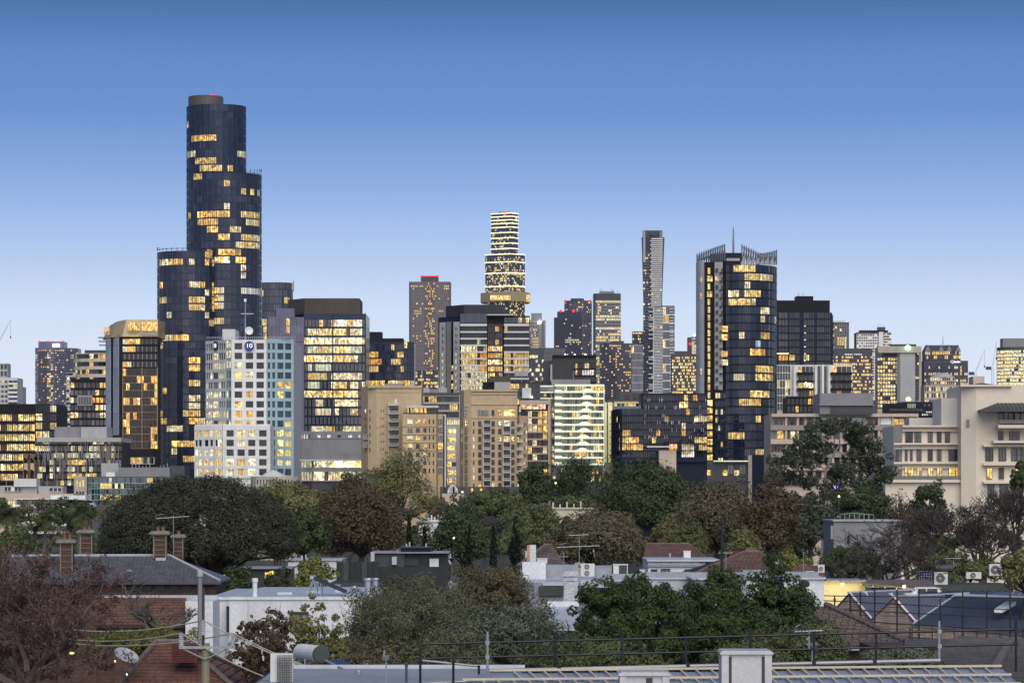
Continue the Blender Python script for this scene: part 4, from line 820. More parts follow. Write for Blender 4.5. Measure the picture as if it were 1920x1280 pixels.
    B.fac([(1074, d), (1118, d)], 680, 718, 3, 10, .2, .25, .2, mBlack, lits(0, rects=R, dark=((.01, .01, .012), (.02, .02, .022)), seed=2)); B.box('parapet', mBlack, 1036, 1118, 665, 669, d-.6, 16)
    for k in range(3): MB().lathe((X((1060, 1078, 1098)[k], d), d+2, Z(664, d)), [(.08, -.25), (.22, -.1), (.22, .1), (.08, .25)], 8).ob('roof_lamp', mLed, B.o)
    mast(B, 1075, 694, 720, d-6, .15); B.done()
    # wavy balcony building
    d = 800; B = Bd('wavy_balcony_building', 'pale apartment building with white wavy balcony edges, floodlight painted in as glow', 'building', 1080, d)
    B.body(mGreyL, [(1034, d+5), (1042, d+1), (1133, d)], 722, None, 18); B.box('roof_plant', mGrey, 1034, 1107, 711, 721, d+4, 8); B.body(mGreyL, [(1013, d+8), (1034, d+5)], 722, 736, 8, 'side_terrace')
    lt = lits(.13, (P, CO, W), [(1110, 1131, 723, 734, W, 1.2), (1076, 1088, 773, 783, W, 1.2), (1115, 1128, 802, 812, P), (1076, 1103, 845, 862, W, 1.1), (1115, 1130, 834, 843, P, .9), (1118, 1132, 858, 866, W, 1.2), (1078, 1096, 724, 735, P, .5)], ((.14, .15, .14), (.22, .23, .21), (.06, .065, .06), (.3, .31, .28)), (.6, 1.2), 4)
    B.fac([(1058, d-.4), (1133, d-.4)], 722, 872, 12, 15, .1, .2, .1, mGreyL, lt, piers=False, mull=2, mm=mWhite2, bands=False)
    B.fac([(1034, d+4.9), (1042, d+.9)], 736, 872, 11, 1, .4, .3, .2, mGreyL, lits(.3, (P, W), seed=2))
    for k in range(13):
        y = 722+k*12.3; b = MB(); z = Z(y, d); pts = [(1034, -1.2), (1042, -2), (1056, -2)]; n = 24; bot = []; c0 = 1103-k*1.1
        pr = []
        for i in range(n+1):
            p = 1040+i*(93/n); bump = 4.6*math.exp(-((p-c0)/9)**4) if 0 < k < 11 else 0
            if k and p < 1056: bump = max(bump, 2.6/(1+math.exp((p-1053)*1.5)))
            pr.append((p, bump))
        v = []
        for dd in (d-2.2, d-.1):
            for p, bu in pr: v += [(X(p, dd), dd, z-.28), (X(p, dd), dd, z+S(bu, d)+.14)]
        m = len(pr)*2; f = []
        for i in range(len(pr)-1):
            a = 2*i; f += [(a, a+2, a+3, a+1), (m+a, m+a+1, m+a+3, m+a+2), (a+1, a+3, m+a+3, m+a+1), (a, m+a, m+a+2, a+2)]
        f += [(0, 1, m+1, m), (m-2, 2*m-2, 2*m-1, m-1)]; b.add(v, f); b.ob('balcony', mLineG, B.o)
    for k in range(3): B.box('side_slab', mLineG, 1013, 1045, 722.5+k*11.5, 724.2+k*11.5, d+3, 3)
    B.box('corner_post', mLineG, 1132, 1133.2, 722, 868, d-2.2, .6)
    B.body(mGreyD, [(1036, d-6), (1130, d-6)], 875, None, 5, 'podium'); B.fac([(1036, d-6), (1130, d-6)], 876, 905, 2, 12, .15, .25, .2, mGreyD, lits(.45, (W, P), seed=5)); B.done()
    d = 830; B = Bd('columned_apartments', 'cream block with tall columns, uplight painted in as glow, right of the wavy balconies', 'building', 1165, d)
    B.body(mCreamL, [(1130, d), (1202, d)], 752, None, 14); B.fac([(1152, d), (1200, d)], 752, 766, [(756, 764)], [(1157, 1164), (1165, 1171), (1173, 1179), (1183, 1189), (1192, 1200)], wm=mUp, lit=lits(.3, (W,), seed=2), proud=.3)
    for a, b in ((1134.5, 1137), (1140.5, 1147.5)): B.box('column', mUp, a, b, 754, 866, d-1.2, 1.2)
    b = MB()
    for k in range(9): B.win(1143.2, 1144.8, 757+k*12.3, 759+k*12.3, d-1.3, (.01, .01, .01, 0))
    for a in (1138.5, 1149): B.win(a, a+1.6, 758, 866, d-.1, (.02, .02, .02, 0))
    B.body(mPink, [(1122, d-20), (1150, d-20)], 868, None, 8, 'pink_annex'); B.body(mGreyD, [(1160, d+6), (1205, d+6)], 735, 753, 8, 'roof_house'); B.win(1172, 1180, 739, 748, d+5.9, (.012, .012, .015, 0)); B.win(1187, 1195, 739, 748, d+5.9, (.012, .012, .015, 0)); B.box('roof_canopy', mGreyD, 1130, 1203, 749, 752, d-1.5, 6); B.done()
    # dark navy apartments
    d = 800; B = Bd('navy_apartment_block', 'long dark navy balcony apartments with orange lit rooms beside the tower base', 'building', 1240, d)
    B.body(mNavy, [(1150, d+5), (1165, d), (1326, d)], 766, None, 20); B.body(mNavy, [(1202, d+1), (1326, d+1)], 737, 768, 16, 'upper_storeys')
    rows = [(740+k*13.2, 751+k*13.2) for k in range(11)]; lk = ((.008, .012, .026), (.014, .02, .042), (.024, .034, .065), (.01, .014, .03))
    R = [(1281, 1287, 743, 752, Y), (1302, 1311, 743, 752, OR), (1276, 1287, 757, 766, OR, 1.2), (1220, 1233, 772, 782, W, 1.2), (1171, 1190, 772, 783, OR, .5), (1215, 1236, 786, 797, Y, 1.2), (1252, 1270, 787, 795, BL, .7), (1276, 1282, 786, 800, Y), (1300, 1325, 785, 798, P, 1.4), (1223, 1238, 802, 810, OR, 1.2), (1276, 1282, 802, 812, W), (1163, 1180, 808, 814, W), (1162, 1195, 815, 828, OR, 1), (1222, 1232, 816, 825, Y, .8), (1300, 1323, 815, 828, Y, .9), (1160, 1184, 830, 843, OR, 1.3), (1186, 1208, 831, 843, OR), (1256, 1270, 831, 844, OR, 1.1), (1275, 1288, 830, 841, WH, 1), (1289, 1300, 831, 841, WH, .4), (1276, 1300, 846, 857, WH, .8), (1313, 1322, 830, 840, (.1, .4, .9), .5)]
    B.fac([(1202, d+.9), (1326, d+.9)], 738, 768, rows[:2], [(1206+k*8.5, 1213.4+k*8.5) for k in range(14)], wm=mNavy, lit=lits(.05, (W, Y), R, lk, seed=5), proud=.5, piers=False, mull=2, mm=mBlack)
    B.fac([(1165, d-.1), (1326, d-.1)], 768, 866, rows[2:9], [(1167+k*7.95, 1174+k*7.95) for k in range(20)], wm=mNavy, lit=lits(.05, (W, OR, Y), R, lk, seed=6), proud=.8, piers=False, mull=2, mm=mBlack)
    B.fac([(1150, d+5), (1165, d)], 768, 866, rows[2:9], [(1151, 1155), (1157, 1160.5), (1161.5, 1164.5)], wm=mNavy, lit=lits(.18, (OR, W), R, lk, seed=7), proud=.4)
    MB().box(X(1150, d), X(1208, d), d+1, d+1.1, Z(766, d), Z(761, d)).ob('glass_balustrade', M('teal_glass', (.1, .17, .18), rough=.1), B.o)
    rg = random.Random(8); q = MB()
    for k in range(60): p = rg.uniform(1205, 1325); y = rg.choice((753, 767, 782, 795, 809, 822)); q.box(X(p, d-1), X(p, d-1)+.1, d-1, d-.95, Z(y, d), Z(y-6, d))
    q.ob('balcony_posts', mSteel, B.o, 'stuff')
    B.body(mPink, [(1236, d-10), (1268, d-10)], 844, None, 5, 'annex_wall'); B.box('annex_rail', mWhite, 1213, 1270, 836, 838, d-11, .3); B.done()
centre_right()

# ================================================================== dark curved tower with crown and mast
def crown_tower():
    d = 1000; B = Bd('curved_crown_tower', 'dark curved glass tower with lattice crown, mast and lit stair strip', 'tower', 1380, d)
    R = [(1376, 1417, 500, 515, Y, .9), (1395, 1446, 516, 530, Y, .75), (1398, 1408, 530, 545, Y), (1370, 1381, 547, 561, P), (1394, 1422, 547, 561, Y, 1), (1369, 1417, 563, 577, Y, 1.2), (1416, 1443, 578, 592, P, .8), (1425, 1441, 623, 637, W, .9), (1415, 1427, 637, 650, BL, .7), (1405, 1427, 651, 667, W, 1.3), (1427, 1440, 651, 667, OR, .8), (1420, 1446, 681, 695, Y, .9), (1412, 1449, 695, 709, Y, .75), (1372, 1392, 695, 709, P, .5), (1406, 1443, 724, 739, Y, 1.1),
        (1385, 1408, 740, 754, W, 1), (1411, 1422, 740, 754, W, .6), (1431, 1442, 770, 784, W, 1), (1412, 1428, 784, 799, Y, 1.2), (1369, 1392, 814, 829, Y, 1.1), (1431, 1446, 814, 829, OR, 1), (1412, 1424, 843, 854, Y), (1424, 1446, 846, 856, P, .7), (1385, 1392, 756, 768, W, .5), (1417, 1428, 755, 768, WH, .7)]
    a = arc(1336, 1456, d-4, 13, 18); a = [p for p in a if p[0] >= 1361]; a = [(1361, a[0][1])]+a
    B.body(mNavyB, a, 496, None, 24)
    B.fac(a, 496, 872, 24, [1]*(len(a)-1), .06, .2, .1, mNavy, lits(.02, (W, P), R, ((.006, .01, .024), (.01, .014, .032), (.018, .023, .045), (.045, .05, .072)), (.4, 1.15), 3), piers=False, mull=3, mm=mNavy)
    # pale curved wall at left with small square windows
    l = arc(1306, 1346, d+2, 8, 8, 0, .42); B.body(mWhite2, l, 488, None, 14, 'pale_wall'); 
    for k in range(24):
        y = 504+k*15.7
        B.box('panel_joint', mGreyD, 1310, 1322, y+9, y+9.5, d+4.2, .3)
        B.win(1308.6, 1311.2, y-1, y+5.5, d+6.3, (.01, .01, .014, 0))
        if k in (1, 3, 12): B.win(1313.5, 1320.5, y-2, y+9.5, d+3.2, (*W, .75))
    # recess with the lit strip
    B.body(mBlack, [(1321, d+1), (1341, d)], 491, None, 12, 'dark_recess')
    for k in range(26):
        y = 502+k*14.55; wide = k in (1, 3) or k > 16
        B.win(1327 if not wide else 1325.5, 1331.5 if not wide else 1336, y, y+11.5, d-.3, (*(Y if k % 3 else W), .65 if not wide else 1.05), FR1 if wide else None)
    B.body(mGreyL, [(1340, d-1), (1355, d-2)], 491, 730, 10, 'pale_bay'); B.body(mNavy, [(1340, d-.9), (1362, d-1.8)], 730, None, 10, 'dark_bay'); B.body(mBlack, [(1354, d-.5), (1362, d-1)], 489, 740, 10, 'dark_return')
    for k in range(15):
        y = 503+k*15.7; B.win(1341.5, 1346.6, y, y+7, d-1.9, (*Y, .8) if k == 1 else (.01, .01, .014, 0))
        if k < 7: B.win(1352.5, 1356, y, y+7, d-2.3, (.01, .01, .014, 0))
        if k in (7, 8, 10, 11): B.win(1353, 1364.5, y-2, y+9, d-3.4, (*(W if k < 11 else P), .9))
        bx(B.o, 'balcony', mGreyD, (X(1351, d), d-2.6, Z(y+9, d)), (S(6, d), 1.6, .25))
    B.fac([(1341, d-2), (1361, d-2.6)], 735, 872, 9, 4, .25, .35, .3, mNavy, lits(.3, (W, Y, P), seed=8))
    # crown
    mCr = M('crown_lattice', (.16, .17, .19), rough=.4, metal=.3)
    def lattice(pts, name, pale):
        b = MB(); n = len(pts)
        for i, (p, dd, t, bo) in enumerate(pts):
            b.tube((X(p, dd), dd, Z(bo, dd)), (X(p, dd), dd, Z(t, dd)), .22, .18, 5)
            b.tube((X(p, dd+3), dd+3, Z(bo, dd)), (X(p, dd+.2), dd+.2, Z(t+1, dd)), .14, .14, 5)
            if i:
                p0, d0, t0, b0 = pts[i-1]
                for u, v in (((p0, d0, t0), (p, dd, t)), ((p0, d0, (t0+b0)/2), (p, dd, (t+bo)/2)), ((p0, d0, b0), (p, dd, t)), ((p0, d0, t0+3), (p, dd, t+3))):
                    b.tube((X(u[0], u[1]), u[1], Z(u[2], d)), (X(v[0], v[1]), v[1], Z(v[2], d)), .13, .13, 5)
        b.ob(name, mCr, B.o)
    lat = []
    for i in range(13): t = i/12; p = 1307+52*t; lat.append((p, d+14-14*math.sin(t*1.3), 475-17*t**.9, 490))
    lattice(lat, 'crown_lattice', 1)
    lat = []
    for i in range(9): t = i/8; lat.append((1391+35*t, d+8+4*t, 458+16*t, 492))
    lattice(lat, 'crown_lattice', 0)
    lat = []
    for i in range(12): t = i/11; p = 1420+36*t; lat.append((p, d-2+10*t*t, 477-9*t**1.6, 495))
    lattice(lat, 'crown_lattice', 0)
    for k in range(7):      # sail panels leaning out at the roof edge
        p = 1388+k*9; dd = d-4+((p-1396)/60)**2*8
        MB().add([(X(p, dd), dd, Z(496, d)), (X(p+8.5, dd), dd+.3, Z(496, d)), (X(p+8, dd+1.5), dd+1.5, Z(481-abs(k-2)*.5, d)), (X(p+8, dd+1.8), dd+1.8, Z(481, d)), (X(p+8.5, dd+.8), dd+.8, Z(496, d)), (X(p, dd+.5), dd+.5, Z(496, d))], [(0, 1, 2), (0, 5, 3, 2), (1, 4, 3, 2), (5, 4, 3)]).ob('crown_sail', mCr, B.o)
    B.body(mGreyD, [(1334, d+4), (1356, d+3)], 475, 492, 8, 'lift_core'); B.body(mNavy, [(1354, d+3), (1390, d+3)], 474, 497, 10, 'roof_plant'); B.box('roof_louvre', mGreyL, 1362, 1387, 484, 489, d+2.5, .4)
    MB().lathe((X(1375, d+5), d+5, Z(476, d)), [(S(2, d), 0), (S(1.9, d), 3), (S(1.3, d), 6.6), (S(1.1, d), S(48, d)), (.05, S(54.5, d))], 10).ob('mast', mGrey, B.o)
    # side fin frame at the right edge
    q = MB()
    for p in (1441, 1446, 1451): q.box(X(p, d+2), X(p, d+2)+.14, d+.5+(p-1441)*.5, d+.7+(p-1441)*.5, Z(872, d), Z(497, d))
    q.ob('edge_fins', mFin, B.o, 'stuff')
    # low base in front
    B.body(mGreyD, [(1310, d-60), (1404, d-60)], 864, None, 8, 'base_block'); B.body(mTan, [(1403, d-61), (1410, d-61)], 853, None, 6, 'base_pier'); B.body(mNavy, [(1410, d-60), (1446, d-60)], 852, None, 8, 'base_annex')
    B.box('base_canopy', mLineG, 1338, 1403, 863, 865, d-61.5, 1.2)
    for a, c in ((1324, W), (1355, Y), (1377, P)): B.win(a, a+9, 881, 891, d-60.1, (*c, 1.1))
    for a in (1366, 1388): B.win(a, a+8, 873, 886, d-60.1, (.05, .05, .06, 0), FRG)
    B.done()
crown_tower()

# ================================================================== right group
def right_group():
    d = 1150; B = Bd('black_slab_tower', 'black boxy apartment slab right of the curved crown tower', 'building', 1508, d)
    B.body(mNavy, [(1445, d), (1562, d)], 590, None, 24); B.body(mBlack, [(1445, d+2), (1556, d+2)], 563, 591, 18, 'roof_screen'); B.box('lift_overrun', mBlack, 1493, 1525, 555, 564, d+6, 8)
    R = [(1456, 1478, 663, 676, OR, .9), (1482, 1490, 665, 676, OR, .7), (1507, 1519, 664, 677, W, 1.1), (1539, 1549, 651, 662, OR, 1), (1539, 1547, 666, 676, W)]
    B.fac([(1457, d), (1560, d)], 586, 690, [(586+k*13.2, 596.5+k*13.2) for k in range(8)], [(1460, 1477), (1480, 1490), (1491, 1499), (1507, 1517), (1518, 1527), (1532, 1545), (1546, 1557)], wm=mNavy, lit=lits(0, rects=R, dark=((.014, .018, .026), (.025, .032, .042), (.05, .06, .07)), seed=3), proud=.35, mull=3, mm=mBlack)
    for k in range(7): bx(B.o, 'balcony', mGreyD, (X(1562, d), d+4, Z(606+k*13, d)), (1.6, 5, .4))
    B.box('light_strip', mLine, 1457, 1479, 662, 663.3, d-1, .4)
    for k in range(6): B.win(1508, 1511, 610+k*13, 612+k*13, d-.5, (*WH, 1.2))
    for k in range(2): mast(B, 1497+k*9, 548, 556, d+8, .12)
    B.done()
    d = 1050; B = Bd('white_framed_apartments', 'white framed apartments with dark balconies below the black slab', 'building', 1526, d)
    B.body(mWhite, [(1445, d), (1598, d)], 684, None, 16); dk = ((.012, .014, .02), (.03, .03, .036), (.05, .05, .055))
    B.fac([(1457, d), (1482, d)], 685, 770, 6, 5, .16, .1, .35, mWhite, lits(.1, (Y,), [(1470, 1482, 716, 724, Y)], dk, seed=2))
    rows = [(687+k*14.8, 699+k*14.8) for k in range(6)]
    for a, b in ((1496, 1525), (1559, 1597)):
        B.fac([(a, d-.1), (b, d-.1)], 686, 772, rows, [(a+1+k*(b-a-1)/4, a+(k+1)*(b-a-1)/4) for k in range(4)], lit=lits(.05, (W, OR), [(1497, 1523, 716, 729, W, 1.4), (1568, 1580, 728, 742, OR, .6), (1575, 1580, 700, 704, Y)], dk, seed=4), bands=False)
        for k in range(6): B.box('balcony', mBlack, a-1, b+1, 697.5+k*14.8, 702+k*14.8, d-2.2, 2.1)
    for a, b in ((1533, 1538), (1545, 1550)): B.fac([(a, d-.1), (b, d-.1)], 686, 772, 6, 1, .05, .1, .1, mGreyD, lits(0, dark=((.03, .05, .05), (.06, .07, .07)), seed=2))
    for p in (1488, 1528, 1541, 1553): B.box('white_pier', mWhite, p, p+4, 683.5, 772, d-1.6, 1.5)
    MB().lathe((X(1510, d), d-3, Z(719, d)), [(.08, -.3), (.35, -.12), (.35, .12), (.08, .3)], 8).ob('balcony_lamp', mLed, B.o); B.done()
    B = Bd('dark_garden_apartments', 'low black apartments with roof garden and warm rooms under the white frame', 'building', 1505, 900)
    B.body(mBlack, [(1475, 900), (1545, 900)], 745, None, 14); B.fac([(1475, 900), (1545, 900)], 746, 775, 2, 9, .3, .25, .3, mBlack, lits(.15, (OR, W), [(1524, 1538, 748, 760, Y, 1.3), (1497, 1509, 762, 773, Y, 1.3), (1514, 1521, 750, 757, W)], seed=3)); MB().box(X(1474, 900), X(1540, 900), 899, 903, Z(745, 900), Z(742.5, 900)).ob('planter_hedge', M('hedge_green', (.025, .04, .02), var=.6, scale=2), B.o); B.done()
    # far towers at right
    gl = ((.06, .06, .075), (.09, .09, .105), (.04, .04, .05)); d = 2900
    B = Bd('ribbed_far_tower', 'far grey ribbed tower beside the black slab', 'tower', 1576, d); B.body(mGreyD, [(1556, d), (1592, d)], 604, None, 16); B.fac([(1556, d), (1592, d)], 606, 740, 26, 8, .3, .15, .3, mGrey, lits(.1, (Y, P), [(1570, 1586, 632, 648, Y)], gl, seed=4), fine=True, joined=True); B.box('roof_crown', mLineW, 1562, 1584, 601, 604.5, d+2, 6); B.done()
    d = 2000; B = Bd('yellow_lit_office', 'wide dark office with rows of yellow lit windows behind the white frame', 'building', 1603, d)
    B.body(mGreyD, [(1556, d), (1636, d)], 653, None, 16); B.fac([(1556, d), (1636, d)], 667, 745, 12, 22, .15, .4, .15, mPurpleD, lits(.5, (Y, W), seed=6, rowp=(.85, .5, .3, .9, .6), amp=(.7, 1.2)), fine=True, joined=True)
    q = MB()
    for k in range(11): q.box(X(1584+k*3, d)-.0, X(1584+k*3+(1.6 if k != 5 else .3), d), d-.6, d-.3, Z(665, d), Z(663.4, d))
    q.ob('roof_lettering', mSignW, B.o, 'stuff'); B.done()
    d = 2500; B = Bd('white_balcony_far_tower', 'far tower with white balcony stripes and stepped roof', 'tower', 1639, d)
    B.body(mGreyD, [(1606, d), (1671, d)], 623, None, 18); B.fac([(1606, d), (1648, d)], 626, 750, 24, 10, .3, .4, .3, mWhite2, lits(.25, (Y, P), dark=gl, seed=3), fine=True, joined=True); B.fac([(1656, d-.5), (1671, d-.5)], 624, 690, 13, 4, .15, .5, .8, mWhite, lits(.35, (Y, P), seed=3), fine=True, joined=True, piers=False); B.box('roof_plant', mNavy, 1612, 1665, 619, 624, d+3, 8); B.box('roof_core', mGreyD, 1646, 1660, 613, 620, d+4, 6); B.box('white_core', mWhite, 1648, 1656, 622, 690, d-1, 1)
    for k in range(3): mast(B, 1647+k*5, 609, 615, d+5, .2)
    B.done()
    d = 1700; B = Bd('tan_slab_tower', 'tan office tower with blank concrete slab and green glowing sign', 'tower', 1688, d)
    B.body(mTan, [(1648, d+2), (1728, d+2)], 650, None, 18); B.body(mTan, [(1645, d), (1685, d)], 670, None, 10, 'office_front')
    B.fac([(1645, d), (1684, d)], 670, 765, 13, 8, .22, .3, .35, mTan, lits(.75, (Y, P), [], ((.03, .03, .04), (.05, .04, .05)), (.6, 1.2), 7, rowp=(.8, .9, .95, .6)), joined=True, fine=True); B.body(mGreyL, [(1682, d-3), (1688, d-5), (1716, d-5)], 657, None, 8, 'blank_slab'); B.fac([(1716, d+1), (1723, d+1)], 660, 750, 14, 2, .2, .4, .2, mGreyD, lits(.3, (P, Y), seed=3), joined=True, fine=True)
    B.box('top_band', mTan, 1646, 1728, 649, 661, d-6, 5); B.box('roof_plant', mGreyD, 1672, 1718, 645, 650, d+2, 8); B.box('dark_opening', mPurpleD, 1654, 1681, 661, 669, d-.6, .5)
    MB().lathe((X(1702, d-6), d-6.5, Z(653, d)), [(.3, -1.4), (1.3, -.9), (1.5, 0), (1.2, .9), (.3, 1.4)], 10).ob('green_sign', mGreen, B.o); B.done()
    d = 2100; B = Bd('gabled_office_tower', 'grey office tower with triangular roof gables and white sign', 'tower', 1774, d)
    B.body(mGreyD, [(1733, d), (1815, d)], 676, None, 18); B.body(mGreyD, [(1734, d+2), (1801, d+2)], 658, 677, 14, 'upper_storeys')
    g = MB(); zb, zt = Z(658, d), Z(646, d)
    g.prism([(X(1734, d), d+1), (X(1801, d), d+1), (X(1801, d), d+15), (X(1734, d), d+15)], zb, zt, [(X(1738, d), d+7), (X(1797, d), d+7), (X(1797, d), d+9), (X(1738, d), d+9)]); g.ob('pitched_roof', mGreyD, B.o)
    for c in (1740, 1765, 1780, 1797):
        MB().add([(X(c-5, d), d+.6, zb), (X(c+5, d), d+.6, zb), (X(c, d), d+.6, zt), (X(c-5, d), d+7, zb), (X(c+5, d), d+7, zb), (X(c, d), d+7, zt)], [(0, 1, 2), (3, 5, 4), (0, 2, 5, 3), (1, 4, 5, 2)]).ob('gable', mGrey, B.o)
    B.fac([(1734, d+1.8), (1801, d+1.8)], 658, 674, 2, 20, .25, .25, .2, mGreyD, lits(.45, (W, Y), [(1735, 1781, 658, 665, W, .9)], seed=3), joined=True, fine=True)
    B.fac([(1733, d), (1815, d)], 680, 765, 14, 22, .35, .25, .3, mPurpleD, lits(.3, (P, Y), [], ((.07, .07, .085), (.04, .04, .05)), seed=4, rowp=(0, .05, .4, .5, .6)), joined=True, fine=True)
    t = text_mesh('Q', 2.6, mSignW, .1); o = link('sign_mark', t, B.o, (X(1785, d), d-.5, Z(678, d))); o.rotation_euler = (math.pi/2, 0, 0)
    q = MB()
    for k in range(6): q.box(X(1788.5+k*2.1, d), X(1788.5+k*2.1+1.3, d), d-.6, d-.2, Z(680, d), Z(677+(k % 3 == 0)*-1, d))
    q.ob('sign_lettering', mSignW, B.o, 'stuff'); mast(B, 1768, 631, 646, d+8, .3); B.done()
    d = 1600; B = Bd('domed_hall', 'stone hall with a shallow grey dome in front of the gabled tower', 'building', 1767, d)
    B.body(mTan, [(1733, d), (1802, d)], 722, None, 14); B.body(mTan, [(1744, d+1), (1790, d+1)], 706, 723, 12, 'drum'); n = 8
    MB().lathe((X(1767, d+6), d+6, Z(707, d)), [(S(21, d), 0)]+[(S(21, d)*math.cos(i/7*1.5), S(9, d)*math.sin(i/7*1.5)) for i in range(8)], 20).ob('dome', mGreyL, B.o, smooth=True)
    B.fac([(1744, d+.9), (1790, d+.9)], 708, 721, 2, 12, .3, .3, .3, mTan, lits(.3, (P, Y), seed=4), joined=True, fine=True); B.fac([(1733, d), (1802, d)], 724, 760, 3, 16, .3, .35, .3, mTan, lits(.4, (P, Y), seed=5), joined=True, fine=True); B.done()
    d = 1900; B = Bd('banded_glass_office', 'rounded glass office with bright continuous floor bands at the right edge', 'building', 1910, d)
    a = arc(1870, 1985, d, 10, 8, 0, .6); B.body(mGreyD, a, 650, None, 20); B.fac(a, 656, 750, 14, [3]*8, .03, .3, .2, M('band_metal', (.3, .3, .27)), lits(.92, (Y, P, CO), amp=(.8, 1.2), seed=4), piers=False, joined=True, fine=True); B.box('roof_plant', mGrey, 1880, 1960, 634, 651, d+5, 10); B.done()
    # cranes
    for i, (p, b, t, j, lab) in enumerate(((1829, 735, 700, (1846, 655), 'white lattice crane, nearest to the gabled tower'), (1861, 735, 690, (1868, 640), 'white lattice crane beside the banded glass office'), (-9, 720, 655, (20, 600), 'pale crane jib at the left edge of the sky'))):
        d = 2400; B = Bd('tower_crane', 'distant '+lab, 'crane', p, d, 'distant cranes'); m = M('crane_white', (.6, .6, .6))
        q = MB(); x = X(p, d); w = .7
        for sx in (-w, w):
            for sy in (-w, w): q.tube((x+sx, d+sy, 0 if i < 2 else Z(b, d)-150), (x+sx, d+sy, Z(t, d)), .16, .16, 4)
        for k in range(12): z0 = Z(b, d)+(Z(t, d)-Z(b, d))*k/12; q.tube((x-w, d-w, z0), (x+w, d-w, z0+(Z(t, d)-Z(b, d))/12), .1, .1, 4)
        q.ob('crane_mast', m, B.o); A = Vector((x, d, Z(t, d))); T = Vector((X(j[0], d), d, Z(j[1], d)))
        q = MB().tube(A, T, .3, .2, 4).tube(A+Vector((0, 0, 2)), T, .2, .15, 4)
        for k in range(9): q.tube(A+(T-A)*(k/9), A+Vector((0, 0, 2))+(T-A-Vector((0, 0, 2)))*((k+.5)/9), .1, .1, 4)
        q.ob('crane_jib', m, B.o); MB().tube(T, T-Vector((0, 0, S(30, d))), .08).rbox(T-Vector((0, 0, S(32, d))), (.8, .8, 1.6)).ob('hoist_line', mGreyD, B.o); MB().rbox(A+Vector((-3, 0, 0)), (4, 2, 2.4)).ob('counterweight', mGreyD, B.o)
    # dark block behind
    d = 700; B = Bd('navy_town_block', 'navy low block with yellow floodlight behind the long pink building', 'building', 1708, d)
    B.body(mBlack, [(1662, d), (1705, d)], 756, None, 8); B.body(mNavy, [(1690, d+2), (1764, d+2)], 753, None, 10, 'right_half'); B.win(1702, 1716, 757, 764, d-.2, (.18, .2, .18, 0), FRG)
    for a in (1732, 1740, 1749, 1757): B.win(a, a+4, 757, 762, d+1.8, (.06, .065, .075, 0))
    B.fac([(1728, d+1.9), (1760, d+1.9)], 770, 780, 2, 8, .3, .4, .1, mNavy, lits(.5, (WH,), amp=(.15, .3), seed=2), joined=True, fine=True); mast(B, 1702, 750, 757, d-1, .1, mGreyD); MB().lathe((X(1702, d), d-1.2, Z(748.5, d)), [(.15, -.4), (.5, -.2), (.5, .2), (.15, .4)], 8).ob('flood_lamp', mYell, B.o)
    for k in range(9): B.box('railing_panel', mGreyD, 1668+k*7, 1674+k*7, 766, 770, d-3, .2)
    B.done()
    # long pinkish apartments
    d = 600; B = Bd('long_pink_apartments', 'long pinkish beige apartment building behind the gum tree', 'building', 1580, d)
    B.body(mPink, [(1445, d), (1722, d)], 776, None, 16); dk = ((.02, .02, .024), (.05, .05, .052), (.16, .16, .16)); rg = random.Random(6)
    B.box('roof_slab', mPink, 1447, 1722, 775, 781, d-1.2, 18)
    rows = [(782, 796), (808, 822), (833, 847), (858, 871), (884, 897)]
    lit = {(1, 1458): W, (1, 1463): OR, (1, 1686): W, (3, 1628): Y, (3, 1664): Y, (1, 1482): P, (3, 1610): W}
    for k, (t, b) in enumerate(rows):
        for a, w in ((1446, 5), (1452, 5), (1458, 4), (1463, 5), (1471, 9), (1482, 9), (1497, 10), (1514, 10), (1530, 10), (1547, 10), (1565, 9), (1580, 9), (1595, 9), (1610, 9), (1628, 9), (1640, 8), (1656, 8), (1664, 9), (1676, 9), (1686, 8)):
            c = lit.get((k, a)); B.win(a, a+w, t, b, d-.08, (*c, 1.1) if c else (*rg.choice(dk), 0), FR1 if w > 7 else None)
        B.box('floor_band', mPink if k % 2 else M('warm_grey_band', (.3, .26, .24)), 1445, 1700, b+1, b+10, d-.9, .8)
    for a in (1540, 1570, 1596, 1651): B.box('roller_blind', mWhite, a, a+21 if a < 1640 else a+20, 782, 796, d-.45, .25)
    for a in (1472, 1494, 1560, 1588, 1618, 1646, 1672, 1700): B.box('pier', mPink, a, a+4, 781, 900, d-.7, .6)
    B.win(1676, 1694, 785, 796, d-.2, (*W, .5)); B.body(mGrey, [(1537, d-3), (1637, d-3)], 737, 776, 14, 'roof_shed'); B.box('shed_eave', mGrey, 1535, 1639, 758, 760, d-3.6, 15); B.box('shed_louvre', mGreyD, 1557, 1637, 761, 774, d-3.2, .15)
    q = MB()
    for k in range(64): p = 1452+k*4.2; q.tube((X(p, d), d-1, Z(775, d)), (X(p, d), d-1, Z(773, d)), .05, .05, 4)
    q.ob('roof_studs', mGreyD, B.o, 'stuff')
    sg = MB().box(X(1553.5, d), X(1564.5, d), d-8.2, d-8, Z(920, d), Z(905, d)).ob('purple_sign', M('purple_sign', (.15, .1, .6), emit=(.3, .18, 1, .8)), B.o)
    q = MB()
    for x0, x1, z0, z1 in ((1555, 1557, 907, 908.5), (1557.5, 1559, 907, 910), (1560, 1563, 907, 908), (1555, 1558, 911, 912), (1559, 1563, 912, 913), (1556, 1558, 914, 917), (1560, 1562, 915, 918)): q.box(X(x0, d), X(x1, d), d-8.3, d-8.22, Z(z1, d), Z(z0, d))
    q.ob('sign_lettering', mSignW, sg); MB().tube((X(1559, d), d-7.9, Z(920, d)), (X(1559, d), d-7.9, 0), .1).ob('sign_post', mGreyD, B.o); B.done()
